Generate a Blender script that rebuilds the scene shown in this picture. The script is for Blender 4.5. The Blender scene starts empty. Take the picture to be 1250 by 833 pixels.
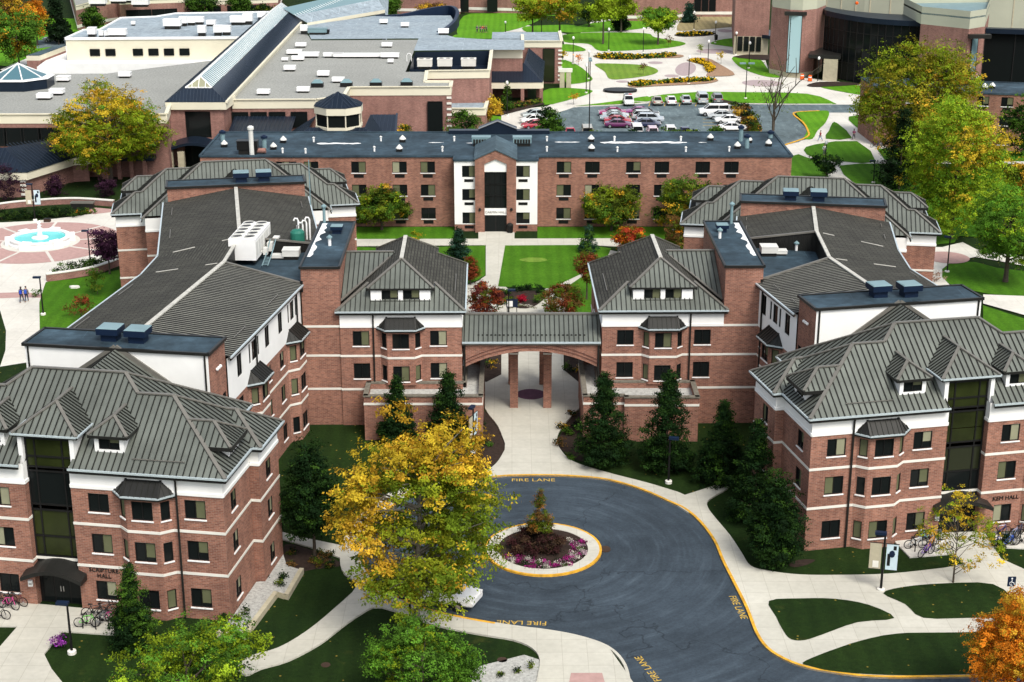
import bpy, bmesh, math, random
import numpy as np
from mathutils import Vector, Matrix
random.seed(7)
RNG = np.random.default_rng(11)
D = bpy.data
SC = bpy.context.scene
COL = SC.collection
R = math.radians

# ------------------------------------------------------------------ camera
FPX, PITCH, CAMH = 1912.653, 0.330045, 51.2263
cam = D.cameras.new('camera'); cam.sensor_width = 36; cam.lens = 36*FPX/1250
cam.clip_start = 1; cam.clip_end = 3000
camo = D.objects.new('camera', cam); COL.objects.link(camo)
camo.location = (0, 0, CAMH); camo.rotation_euler = (math.pi/2-PITCH, 0, 0)
SC.camera = camo

def ray(px, py):
    c, s = math.cos(PITCH), math.sin(PITCH)
    u, v = px-625, py-416.5
    return (u, c*FPX-s*v, -s*FPX-c*v)
def G(px, py, z=0.0):
    """point of the site at height z that the survey photo shows at px,py"""
    d = ray(px, py); k = (z-CAMH)/d[2]
    return Vector((d[0]*k, d[1]*k, z))
def V(px, py, Y):
    """same, on the upright plane y = Y"""
    d = ray(px, py); k = Y/d[1]
    return Vector((d[0]*k, Y, CAMH+d[2]*k))
def depth(Y, z=0):
    return Y*math.cos(PITCH)-(z-CAMH)*math.sin(PITCH)

# ------------------------------------------------------------------ world, sun
SC.view_settings.view_transform = 'Standard'; SC.view_settings.look = 'None'
SC.view_settings.exposure = 0.95; SC.view_settings.gamma = 1
SC.view_settings.use_curve_mapping = False
W = D.worlds.new('World'); SC.world = W; W.use_nodes = True
nt = W.node_tree; bg = nt.nodes['Background']
sky = nt.nodes.new('ShaderNodeTexSky'); sky.sky_type = 'NISHITA'; sky.sun_disc = False
SUN_EL, SUN_AZ = R(52), R(150)      # azimuth clockwise from +Y: behind the camera, to the right
sky.sun_elevation = SUN_EL; sky.sun_rotation = SUN_AZ
sky.air_density = 1.0; sky.dust_density = 3.0; sky.ozone_density = 1.0
hs = nt.nodes.new('ShaderNodeHueSaturation'); hs.inputs['Saturation'].default_value = 0.45
nt.links.new(sky.outputs[0], hs.inputs['Color']); nt.links.new(hs.outputs[0], bg.inputs[0])
bg.inputs[1].default_value = 0.115
sl = D.lights.new('sun', 'SUN'); sl.energy = 1.5; sl.angle = R(22); sl.color = (1, 0.95, 0.87)
so = D.objects.new('sun', sl); COL.objects.link(so)
so.rotation_euler = (math.pi/2-SUN_EL, 0, math.pi-SUN_AZ)
so.location = (60, -40, 120)

# ------------------------------------------------------------------ materials
MATS = {}
def newmat(name):
    m = D.materials.new(name); m.use_nodes = True
    MATS[name] = m
    return m, m.node_tree, m.node_tree.nodes['Principled BSDF']
def N(nt, t, **kw):
    n = nt.nodes.new(t)
    for k, v in kw.items():
        if hasattr(n, k): setattr(n, k, v)
        else: n.inputs[k].default_value = v
    return n
def ramp(nt, fac, stops):
    r = nt.nodes.new('ShaderNodeValToRGB'); e = r.color_ramp.elements
    while len(e) < len(stops): e.new(0.5)
    for el, (p, c) in zip(e, stops): el.position = p; el.color = (*c, 1)
    nt.links.new(fac, r.inputs[0]); return r.outputs[0]
def mix(nt, fac, a, b, mode='MIX'):
    m = nt.nodes.new('ShaderNodeMix'); m.data_type = 'RGBA'; m.blend_type = mode
    for i, v in ((0, fac), (6, a), (7, b)):
        if hasattr(v, 'is_linked'): nt.links.new(v, m.inputs[i])
        elif i == 0: m.inputs[0].default_value = v
        else: m.inputs[i].default_value = (*v, 1)
    return m.outputs[2]
def coords(nt, uv=False, scale=1.0):
    tc = nt.nodes.new('ShaderNodeTexCoord'); mp = nt.nodes.new('ShaderNodeMapping')
    if isinstance(scale, (int, float)): scale = (scale,)*3
    mp.inputs['Scale'].default_value = scale
    if uv:
        nt.links.new(tc.outputs['UV'], mp.inputs[0])
    else:
        g = nt.nodes.new('ShaderNodeNewGeometry'); nt.links.new(g.outputs['Position'], mp.inputs[0])
    return mp.outputs[0]
def noise(nt, vec, sc, det=4, rough=.6):
    n = nt.nodes.new('ShaderNodeTexNoise'); n.inputs['Scale'].default_value = sc
    n.inputs['Detail'].default_value = det; n.inputs['Roughness'].default_value = rough
    nt.links.new(vec, n.inputs['Vector']); return n.outputs[0]
def bump(nt, b, h, st=.3, dist=.02):
    n = nt.nodes.new('ShaderNodeBump'); n.inputs['Strength'].default_value = st
    n.inputs['Distance'].default_value = dist
    nt.links.new(h, n.inputs['Height']); nt.links.new(n.outputs[0], b.inputs['Normal'])

def plain(name, col, rough=.6, metal=0., var=.12, nsc=.7, spec=.22):
    m, nt, b = newmat(name)
    v = noise(nt, coords(nt), nsc, 5)
    lo = tuple(c*(1-var) for c in col); hi = tuple(min(1, c*(1+var)) for c in col)
    nt.links.new(ramp(nt, v, [(.3, lo), (.7, hi)]), b.inputs['Base Color'])
    b.inputs['Roughness'].default_value = rough; b.inputs['Metallic'].default_value = metal
    b.inputs['Specular IOR Level'].default_value = spec
    return m
def brickmat(name, c1, c2, mortar):
    m, nt, b = newmat(name)
    uv = coords(nt, True)
    br = N(nt, 'ShaderNodeTexBrick'); nt.links.new(uv, br.inputs['Vector'])
    br.inputs['Color1'].default_value = (*c1, 1); br.inputs['Color2'].default_value = (*c2, 1)
    br.inputs['Mortar'].default_value = (*mortar, 1)
    br.inputs['Scale'].default_value = 1; br.inputs['Brick Width'].default_value = .34
    br.inputs['Row Height'].default_value = .12; br.inputs['Mortar Size'].default_value = .010
    br.inputs['Bias'].default_value = -.1
    n1 = noise(nt, coords(nt), .25, 4); n2 = noise(nt, coords(nt, False, (3, 3, 9)), 1.2, 3)
    n3 = noise(nt, coords(nt, False, (1.6, 1.6, .12)), .9, 4)
    c = mix(nt, .7, br.outputs[0], ramp(nt, n1, [(.3, (.62, .6, .6)), (.7, (1.15, 1.12, 1.1))]), 'MULTIPLY')
    c = mix(nt, .45, c, ramp(nt, n3, [(.35, (.68, .66, .66)), (.65, (1.12, 1.12, 1.1))]), 'MULTIPLY')
    c = mix(nt, .5, c, ramp(nt, n2, [(.35, (.7, .7, .7)), (.68, (1.25, 1.2, 1.2))]), 'MULTIPLY')
    nt.links.new(c, b.inputs['Base Color']); b.inputs['Roughness'].default_value = .9; b.inputs['Specular IOR Level'].default_value = .15
    bump(nt, b, br.outputs[1], -.3, .01)
    return m
brickmat('brick', (.345, .160, .108), (.202, .089, .064), (.355, .27, .22))
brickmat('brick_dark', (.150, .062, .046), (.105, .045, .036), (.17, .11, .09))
brickmat('brick_pink', (.325, .165, .135), (.235, .115, .095), (.36, .27, .23))
plain('stucco', (.80, .80, .77), .8, var=.05, nsc=.5)
plain('stone', (.70, .68, .61), .8, var=.08)
plain('cream', (.66, .62, .48), .8, var=.05, nsc=.3)
plain('cream_panel', (.42, .43, .33), .8, var=.06, nsc=.2)
plain('limestone', (.42, .38, .27), .85, var=.12, nsc=2)
plain('white_paint', (.80, .80, .78), .45, var=.05)
plain('gutter', (.52, .60, .62), .35, .3, .06)
plain('dark_metal', (.022, .022, .020), .4, .3)
plain('black_metal', (.012, .012, .012), .4, .2)
plain('seam_metal', (.150, .164, .142), .42, .35, .24, .30)
plain('flashing', (.46, .45, .40), .6, var=.2, nsc=2)
plain('rib_metal', (.022, .023, .020), .45, .35)
plain('cap_metal', (.180, .172, .150), .45, .3, .1)
plain('blue_roof', (.013, .022, .038), .35, .4, .15, .4)
plain('blue_rib', (.035, .050, .072), .4, .4)
plain('hvac', (.62, .62, .58), .5, var=.08)
plain('hvac_blue', (.006, .015, .038), .45, var=.1)
plain('hvac_pale', (.17, .26, .28), .4, var=.1)
plain('green_tank', (.02, .14, .10), .5)
plain('steel', (.5, .5, .5), .35, .8)
plain('yellow_paint', (.60, .32, .03), .8, var=.35, nsc=2.5)
plain('road_paint', (.50, .33, .06), .8, var=.25, nsc=4)
plain('trunk', (.075, .06, .045), .9, var=.3, nsc=4)
plain('trunk_pale', (.16, .145, .115), .9, var=.3, nsc=4)
plain('rubber', (.01, .01, .01), .8)
plain('seat_black', (.015, .015, .015), .6)
plain('skin', (.42, .24, .16), .6)
plain('orange', (.85, .12, .01), .6)
plain('red', (.4, .015, .02), .6)
plain('mulch', (.030, .019, .014), .95, var=.4, nsc=3)
plain('mulch_tan', (.30, .19, .12), .95, var=.25, nsc=3)
plain('shade', (.105, .112, .058), .7, var=.15, nsc=.8)
plain('banner_pale', (.50, .62, .66), .7)
plain('shade_pale', (.26, .26, .17), .7, var=.12, nsc=.8)
plain('shade_green', (.020, .026, .007), .25, var=.35, nsc=.5)
plain('water_white', (.85, .9, .9), .3)
plain('leather', (.05, .03, .02), .6)
plain('letter', (.012, .011, .010), .5)
plain('letter_grey', (.28, .27, .24), .6)
plain('plum_brick', (.11, .045, .075), .85, var=.2, nsc=2)
plain('rose_paver', (.40, .255, .23), .85, var=.12, nsc=2)
plain('grey_paver', (.36, .29, .29), .85, var=.12, nsc=2)

def glass(name, col, rough=.06):
    m, nt, b = newmat(name)
    b.inputs['Base Color'].default_value = (*col, 1); b.inputs['Roughness'].default_value = rough
    b.inputs['Specular IOR Level'].default_value = .12
    n = noise(nt, coords(nt), .6, 2); bump(nt, b, n, .04, .05)
    return m
glass('glass', (.008, .010, .010)); glass('glass_green', (.020, .024, .012)); glass('car_glass', (.01, .012, .014))
glass('glass_bright', (.34, .50, .52), .2); glass('glass_sky', (.07, .15, .18), .12); glass('glass_pale', (.15, .24, .26), .2)

def shingle(name, c1, c2, row, gap, bw=.9):
    m, nt, b = newmat(name)
    br = N(nt, 'ShaderNodeTexBrick'); nt.links.new(coords(nt, True), br.inputs['Vector'])
    br.inputs['Scale'].default_value = 1; br.inputs['Brick Width'].default_value = bw
    br.inputs['Row Height'].default_value = row; br.inputs['Mortar Size'].default_value = gap
    br.inputs['Color1'].default_value = (*c1, 1); br.inputs['Color2'].default_value = (*c2, 1)
    br.inputs['Mortar'].default_value = (.012, .012, .011, 1)
    n1 = noise(nt, coords(nt), .3, 5); n2 = noise(nt, coords(nt), 5, 3)
    c = mix(nt, .6, br.outputs[0], ramp(nt, n1, [(.3, (.7, .7, .7)), (.7, (1.2, 1.2, 1.15))]), 'MULTIPLY')
    c = mix(nt, .5, c, ramp(nt, n2, [(.3, (.6, .6, .6)), (.7, (1.3, 1.3, 1.3))]), 'MULTIPLY')
    nt.links.new(c, b.inputs['Base Color']); b.inputs['Roughness'].default_value = .9
    b.inputs['Specular IOR Level'].default_value = .2
    bump(nt, b, br.outputs[1], -.5, .03)
shingle('shingle', (.070, .069, .058), (.046, .045, .038), .30, .035)
shingle('shingle_lit', (.235, .235, .205), (.205, .205, .18), .40, .15, 4000)  # brighter copy of shingle: light on the inner slopes put into the colour

def membrane(name, col, stain=.25):
    m, nt, b = newmat(name)
    n1 = noise(nt, coords(nt), .22, 6, .65); n2 = noise(nt, coords(nt), 1.1, 5, .75)
    c = ramp(nt, n1, [(.25, tuple(x*(1-stain) for x in col)), (.55, col), (.8, tuple(min(1, x*(1+1.6*stain)) for x in col))])
    c = mix(nt, .8, c, ramp(nt, n2, [(.3, (.6, .6, .6)), (.72, (1.45, 1.45, 1.45))]), 'MULTIPLY')
    br = N(nt, 'ShaderNodeTexBrick'); nt.links.new(coords(nt), br.inputs['Vector'])
    br.inputs['Scale'].default_value = 1; br.inputs['Brick Width'].default_value = 9; br.inputs['Row Height'].default_value = 3.2
    br.inputs['Mortar Size'].default_value = .03; br.inputs['Mortar'].default_value = (1.5, 1.5, 1.5, 1)
    br.inputs['Color1'].default_value = (1, 1, 1, 1); br.inputs['Color2'].default_value = (.93, .95, .97, 1)
    c = mix(nt, 1, c, br.outputs[0], 'MULTIPLY')
    nt.links.new(c, b.inputs['Base Color']); b.inputs['Roughness'].default_value = .7; b.inputs['Specular IOR Level'].default_value = .15
    return m
membrane('membrane', (.036, .060, .078), .7); membrane('membrane_mid', (.060, .092, .110), .3)
membrane('membrane_pale', (.27, .32, .35), .15)
def gravel(name, col, sc=3.):
    m, nt, b = newmat(name)
    n1 = noise(nt, coords(nt), .08, 5, .6); n2 = noise(nt, coords(nt), sc, 4, .8)
    c = ramp(nt, n1, [(.3, tuple(x*.86 for x in col)), (.7, tuple(x*1.1 for x in col))])
    c = mix(nt, .8, c, ramp(nt, n2, [(.35, (.55, .55, .55)), (.65, (1.3, 1.3, 1.3))]), 'MULTIPLY')
    nt.links.new(c, b.inputs['Base Color']); b.inputs['Roughness'].default_value = .95
gravel('gravel_roof', (.275, .280, .255)); gravel('gravel', (.40, .40, .37), 4.5)
def concrete(name, col, joint=1.6):
    m, nt, b = newmat(name)
    n1 = noise(nt, coords(nt), .15, 6, .65); n2 = noise(nt, coords(nt), 2.2, 5, .7)
    c = ramp(nt, n1, [(.3, tuple(x*.86 for x in col)), (.7, tuple(min(1, x*1.1) for x in col))])
    c = mix(nt, .4, c, ramp(nt, n2, [(.3, (.78, .77, .75)), (.7, (1.12, 1.12, 1.12))]), 'MULTIPLY')
    br = N(nt, 'ShaderNodeTexBrick'); br.offset = 0
    nt.links.new(coords(nt), br.inputs['Vector'])
    br.inputs['Scale'].default_value = 1; br.inputs['Brick Width'].default_value = joint; br.inputs['Row Height'].default_value = joint
    br.inputs['Mortar Size'].default_value = .014; br.inputs['Mortar'].default_value = (.70, .68, .65, 1)
    br.inputs['Color1'].default_value = (1, 1, 1, 1); br.inputs['Color2'].default_value = (.95, .95, .94, 1)
    c = mix(nt, 1, c, br.outputs[0], 'MULTIPLY')
    nt.links.new(c, b.inputs['Base Color']); b.inputs['Roughness'].default_value = .9
concrete('concrete', (.50, .485, .415)); concrete('concrete_pale', (.61, .59, .53), 2.5)
def asphalt(name, col, ring=None):
    m, nt, b = newmat(name)
    n1 = noise(nt, coords(nt), .12, 6, .65); n2 = noise(nt, coords(nt), 5, 3, .8); n7 = noise(nt, coords(nt), .5, 7, .75)
    vec = coords(nt, False, (1.3, .3, 1))
    if ring:
        s = nt.nodes.new('ShaderNodeVectorMath'); s.operation = 'SUBTRACT'; s.inputs[1].default_value = (*ring, 0); nt.links.new(coords(nt), s.inputs[0])
        ln = nt.nodes.new('ShaderNodeVectorMath'); ln.operation = 'LENGTH'; nt.links.new(s.outputs[0], ln.inputs[0])
        xy = nt.nodes.new('ShaderNodeSeparateXYZ'); nt.links.new(s.outputs[0], xy.inputs[0])
        at = nt.nodes.new('ShaderNodeMath'); at.operation = 'ARCTAN2'; nt.links.new(xy.outputs[1], at.inputs[0]); nt.links.new(xy.outputs[0], at.inputs[1])
        cb = nt.nodes.new('ShaderNodeCombineXYZ'); nt.links.new(ln.outputs['Value'], cb.inputs[0]); nt.links.new(at.outputs[0], cb.inputs[1])
        sc = nt.nodes.new('ShaderNodeVectorMath'); sc.operation = 'MULTIPLY'; sc.inputs[1].default_value = (1.5, 1.5, 1); nt.links.new(cb.outputs[0], sc.inputs[0]); vec = sc.outputs[0]
    n3 = noise(nt, vec, .9, 7, .7)
    c = ramp(nt, n1, [(.3, tuple(x*.72 for x in col)), (.7, tuple(x*1.25 for x in col))])
    c = mix(nt, .8, c, ramp(nt, n3, [(.36, (.72, .72, .72)), (.55, (1.0, 1.0, 1.0)), (.72, (1.75, 1.72, 1.65))]), 'MULTIPLY')
    c = mix(nt, .7, c, ramp(nt, n7, [(.35, (.72, .73, .75)), (.6, (1.05, 1.05, 1.05)), (.76, (1.8, 1.75, 1.65))]), 'MULTIPLY')
    c = mix(nt, .5, c, ramp(nt, n2, [(.3, (.65, .65, .65)), (.7, (1.3, 1.3, 1.3))]), 'MULTIPLY')
    vo = N(nt, 'ShaderNodeTexVoronoi', feature='DISTANCE_TO_EDGE'); vo.inputs['Scale'].default_value = .085
    nz = nt.nodes.new('ShaderNodeTexNoise'); nz.inputs['Scale'].default_value = .35; nz.inputs['Detail'].default_value = 6; nt.links.new(coords(nt), nz.inputs['Vector'])
    vm = nt.nodes.new('ShaderNodeVectorMath'); vm.operation = 'MULTIPLY_ADD'; vm.inputs[1].default_value = (6, 6, 0); nt.links.new(nz.outputs['Color'], vm.inputs[0]); nt.links.new(coords(nt), vm.inputs[2])
    nt.links.new(vm.outputs[0], vo.inputs['Vector'])
    c = mix(nt, .75, c, ramp(nt, vo.outputs[0], [(.0015, (.35, .35, .35)), (.005, (1, 1, 1))]), 'MULTIPLY')
    nt.links.new(c, b.inputs['Base Color']); b.inputs['Roughness'].default_value = .85; b.inputs['Specular IOR Level'].default_value = .15
asphalt('asphalt', (.047, .064, .081), (2.247, 102.737)); asphalt('asphalt_lot', (.125, .165, .175))
def grass(name, c1, c2, leaf=True):
    m, nt, b = newmat(name)
    n1 = noise(nt, coords(nt), .10, 6, .7); n2 = noise(nt, coords(nt), 3.5, 5, .8)
    c = ramp(nt, n1, [(.3, c1), (.7, c2)])
    c = mix(nt, .7, c, ramp(nt, n2, [(.3, (.5, .5, .5)), (.7, (1.4, 1.4, 1.3))]), 'MULTIPLY')
    wv = N(nt, 'ShaderNodeTexWave'); wv.inputs['Scale'].default_value = .22; wv.inputs['Distortion'].default_value = 1.5
    nt.links.new(coords(nt), wv.inputs['Vector'])
    c = mix(nt, .4, c, ramp(nt, wv.outputs[1], [(.2, (.8, .8, .8)), (.8, (1.15, 1.15, 1.1))]), 'MULTIPLY')
    n5 = noise(nt, coords(nt), .35, 5, .7)
    c = mix(nt, ramp(nt, n5, [(.60, (0, 0, 0)), (.74, (.55, .55, .55))]), c, tuple(x*1.1+y for x, y in zip(c2, (.035, .022, .006))))
    if leaf:
        vo = N(nt, 'ShaderNodeTexVoronoi'); vo.inputs['Scale'].default_value = 1.1; nt.links.new(coords(nt), vo.inputs['Vector'])
        lf = ramp(nt, vo.outputs[0], [(.07, (1, 1, 1)), (.09, (0, 0, 0))])
        c = mix(nt, lf, c, (.22, .16, .03))
    nt.links.new(c, b.inputs['Base Color']); b.inputs['Roughness'].default_value = .95
    b.inputs['Specular IOR Level'].default_value = .1
    bump(nt, b, n2, .6, .08)
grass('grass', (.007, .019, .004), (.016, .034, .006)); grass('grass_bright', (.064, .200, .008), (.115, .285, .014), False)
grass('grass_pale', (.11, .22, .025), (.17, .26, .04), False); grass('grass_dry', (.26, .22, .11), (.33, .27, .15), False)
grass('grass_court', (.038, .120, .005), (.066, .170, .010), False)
m, nt, b = newmat('water'); b.inputs['Base Color'].default_value = (.08, .55, .55, 1); b.inputs['Roughness'].default_value = .12
bump(nt, b, noise(nt, coords(nt), 3, 3), .3, .05)
def leafmat():
    m, nt, b = newmat('leaf')
    at = N(nt, 'ShaderNodeAttribute'); at.attribute_name = 'Col'
    nt.links.new(at.outputs['Color'], b.inputs['Base Color']); b.inputs['Roughness'].default_value = .8
    b.inputs['Specular IOR Level'].default_value = .08
    tr = nt.nodes.new('ShaderNodeBsdfTranslucent'); nt.links.new(at.outputs['Color'], tr.inputs[0])
    mx = nt.nodes.new('ShaderNodeMixShader'); mx.inputs[0].default_value = .2
    out = nt.nodes['Material Output']
    nt.links.new(b.outputs[0], mx.inputs[1]); nt.links.new(tr.outputs[0], mx.inputs[2]); nt.links.new(mx.outputs[0], out.inputs[0])
leafmat()
_paint = {}
def paint(col):
    if col not in _paint:
        m, nt, b = newmat('paint%d' % len(_paint)); b.inputs['Base Color'].default_value = (*col, 1)
        b.inputs['Roughness'].default_value = .28; b.inputs['Coat Weight'].default_value = .5
        _paint[col] = m
    return _paint[col]
def M(x): return MATS[x] if isinstance(x, str) else x

# ------------------------------------------------------------------ mesh builder
class MB:
    def __init__(s): s.v = []; s.f = []; s.m = []; s.cur = 0
    def mat(s, i): s.cur = i; return s
    def face(s, pts):
        n = len(s.v); s.v.extend([tuple(p) for p in pts]); s.f.append(tuple(range(n, n+len(pts)))); s.m.append(s.cur)
    def hexa(s, a, b):
        """8 corners: a = bottom ring (4), b = top ring (4)"""
        s.face(a[::-1]); s.face(b)
        for i in range(4):
            j = (i+1) % 4; s.face([a[i], a[j], b[j], b[i]])
    def box(s, c, size, rz=0., top=True):
        hx, hy = size[0]/2, size[1]/2; cs, sn = math.cos(rz), math.sin(rz)
        q = [(c[0]+cs*x-sn*y, c[1]+sn*x+cs*y) for x, y in ((-hx, -hy), (hx, -hy), (hx, hy), (-hx, hy))]
        s.hexa([(x, y, c[2]) for x, y in q], [(x, y, c[2]+size[2]) for x, y in q])
    def prism(s, poly, z0, z1, bottom=False, cap=True):
        ar = sum(poly[i][0]*poly[(i+1) % len(poly)][1]-poly[(i+1) % len(poly)][0]*poly[i][1] for i in range(len(poly)))
        if ar < 0: poly = poly[::-1]
        n = len(poly)
        for i in range(n):
            a, b = poly[i], poly[(i+1) % n]
            s.face([(a[0], a[1], z0), (b[0], b[1], z0), (b[0], b[1], z1), (a[0], a[1], z1)])
        if cap: s.face([(x, y, z1) for x, y, *_ in poly])
        if bottom: s.face([(x, y, z0) for x, y, *_ in poly[::-1]])
    def beam(s, p, q, w, h, off=(0, 0, 0)):
        p, q, off = Vector(p), Vector(q), Vector(off); d = q-p
        if d.length < 1e-6: return
        up = Vector((0, 0, 1)); sd = d.cross(up)
        if sd.length < 1e-6: sd = Vector((1, 0, 0))
        sd.normalize(); up = sd.cross(d).normalized()
        a = [p+off+sd*w/2*i+up*h/2*j for i, j in ((-1, -1), (1, -1), (1, 1), (-1, 1))]
        b = [q+off+sd*w/2*i+up*h/2*j for i, j in ((-1, -1), (1, -1), (1, 1), (-1, 1))]
        s.hexa(a, b)
    def tube(s, pts, r, n=6, cap=True):
        pts = [Vector(p) for p in pts]; rr = r if isinstance(r, (list, tuple)) else [r]*len(pts)
        rings = []
        for i, p in enumerate(pts):
            d = (pts[min(i+1, len(pts)-1)]-pts[max(i-1, 0)])
            d = d.normalized() if d.length > 1e-9 else Vector((0, 0, 1))
            a = d.orthogonal().normalized() if i == 0 else (rings[-1][1]-d*rings[-1][1].dot(d))
            a = a.normalized() if a.length > 1e-6 else d.orthogonal().normalized()
            b = d.cross(a)
            rings.append(([p+(a*math.cos(2*math.pi*k/n)+b*math.sin(2*math.pi*k/n))*rr[i] for k in range(n)], a))
        base = len(s.v)
        for rg, _ in rings: s.v.extend([tuple(x) for x in rg])
        for i in range(len(rings)-1):
            for k in range(n):
                k2 = (k+1) % n; o = base+i*n
                s.f.append((o+k, o+k2, o+n+k2, o+n+k)); s.m.append(s.cur)
        if cap:
            s.f.append(tuple(base+k for k in range(n))[::-1]); s.m.append(s.cur)
            o = base+(len(rings)-1)*n; s.f.append(tuple(o+k for k in range(n))); s.m.append(s.cur)
    def lathe(s, prof, c, n=16):
        base = len(s.v)
        for r, z in prof:
            for k in range(n):
                a = 2*math.pi*k/n; s.v.append((c[0]+r*math.cos(a), c[1]+r*math.sin(a), c[2]+z))
        for i in range(len(prof)-1):
            for k in range(n):
                k2 = (k+1) % n; o = base+i*n
                s.f.append((o+k, o+k2, o+n+k2, o+n+k)); s.m.append(s.cur)
        s.f.append(tuple(base+k for k in range(n))[::-1]); s.m.append(s.cur)
        o = base+(len(prof)-1)*n; s.f.append(tuple(o+k for k in range(n))); s.m.append(s.cur)
    def ball(s, c, r, n=10):
        if not isinstance(r, (tuple, list)): r = (r, r, r)
        k = max(4, n//2); base = len(s.v)
        for i in range(1, k):
            t = math.pi*i/k
            for j in range(n):
                a = 2*math.pi*j/n; s.v.append((c[0]+r[0]*math.sin(t)*math.cos(a), c[1]+r[1]*math.sin(t)*math.sin(a), c[2]-r[2]*math.cos(t)))
        for i in range(k-2):
            for j in range(n):
                j2 = (j+1) % n; o = base+i*n; s.f.append((o+j, o+j2, o+n+j2, o+n+j)); s.m.append(s.cur)
        s.v.append((c[0], c[1], c[2]-r[2])); s.v.append((c[0], c[1], c[2]+r[2])); nb = len(s.v)-2
        for j in range(n):
            j2 = (j+1) % n; s.f.append((nb, base+j2, base+j)); s.m.append(s.cur)
            o = base+(k-2)*n; s.f.append((o+j, o+j2, nb+1)); s.m.append(s.cur)
    def mesh(s, name, mats, uv=True, smooth=False):
        me = D.meshes.new(name); me.from_pydata(s.v, [], s.f)
        for x in ([mats] if isinstance(mats, (str, bpy.types.Material)) else mats): me.materials.append(M(x))
        me.polygons.foreach_set('material_index', s.m)
        if smooth: me.polygons.foreach_set('use_smooth', [True]*len(s.f))
        if uv and s.f:
            ul = me.uv_layers.new(name='UVMap'); dat = [0.0]*(2*len(me.loops))
            for p in me.polygons:
                n = p.normal
                if abs(n.z) > .985: u, w = Vector((1, 0, 0)), Vector((0, 1, 0))
                else:
                    u = Vector((-n.y, n.x, 0)).normalized(); w = n.cross(u)
                for li in p.loop_indices:
                    c = me.vertices[me.loops[li].vertex_index].co
                    dat[2*li] = c.dot(u); dat[2*li+1] = c.dot(w)
            ul.data.foreach_set('uv', dat)
        me.update(); return me
    def build(s, name, mats, parent=None, uv=True, smooth=False):
        return link(name, s.mesh(name, mats, uv, smooth), parent)

def link(name, data, parent=None, loc=None, rz=0., local=False):
    """local=False: geometry given in site coordinates, parent keeps its own origin"""
    o = D.objects.new(name, data); COL.objects.link(o)
    if loc is not None: o.location = loc; o.rotation_euler = (0, 0, rz)
    if parent is not None:
        o.parent = parent
        if not local: o.matrix_parent_inverse = parent_inv(parent)
    return o
def parent_inv(p):
    m = Matrix.Identity(4); q = p
    while q is not None:
        b = Matrix.Translation(q.location) @ q.rotation_euler.to_matrix().to_4x4() @ Matrix.Diagonal((*q.scale, 1))
        m = (q.matrix_parent_inverse @ b if q.parent else b) @ m
        q = q.parent
    return m.inverted()
def tag(o, label=None, cat=None, group=None, kind=None):
    if label: o['label'] = label
    if cat: o['category'] = cat
    if group: o['group'] = group
    if kind: o['kind'] = kind
    return o
def thing(name, label, cat, loc=(0, 0, 0), rz=0., group=None):
    o = D.objects.new(name, None); COL.objects.link(o); o.empty_display_size = .3
    o.location = loc; o.rotation_euler = (0, 0, rz)
    return tag(o, label, cat, group)
KIDS = {}
def clone(root, loc, rz=0., label=None, group=None, scale=None):
    r = root.copy(); COL.objects.link(r); r.location = loc; r.rotation_euler = (0, 0, rz)
    if scale: r.scale = (scale,)*3
    if label: r['label'] = label
    if group: r['group'] = group
    def rec(src, dst):
        for ch in [o for o in src.children]:
            c = ch.copy(); COL.objects.link(c); c.parent = dst; rec(ch, c)
    rec(root, r)
    return r

def text(body, size, loc, rz, mat, parent=None, name='lettering', flat=False, align='CENTER', ext=.02, tilt=None):
    cu = D.curves.new(name, 'FONT'); cu.body = body; cu.size = size; cu.extrude = ext; cu.align_x = align
    cu.resolution_u = 2
    cu.space_line = .85
    o = D.objects.new(name, cu); COL.objects.link(o); bpy.context.view_layer.update()
    me = D.meshes.new_from_object(o); D.objects.remove(o); D.curves.remove(cu)
    me.materials.clear(); me.materials.append(M(mat))
    o = D.objects.new(name, me); COL.objects.link(o)
    o.location = loc; o.rotation_euler = (0 if flat else math.pi/2, 0, rz)
    if parent is not None: o.parent = parent; o.matrix_parent_inverse = parent_inv(parent)
    return o
def spline(pts, n=6, closed=False):
    """Catmull-Rom through points"""
    P = [Vector(p) for p in pts]; out = []; m = len(P)
    for i in range(m if closed else m-1):
        p0 = P[i-1] if (closed or i > 0) else P[0]; p1 = P[i]; p2 = P[(i+1) % m]
        p3 = P[(i+2) % m] if (closed or i+2 < m) else P[-1]
        for k in range(n):
            t = k/n
            out.append(.5*((2*p1)+(p2-p0)*t+(2*p0-5*p1+4*p2-p3)*t*t+(3*p1-p0-3*p2+p3)*t**3))
    if not closed: out.append(P[-1])
    return out
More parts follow.
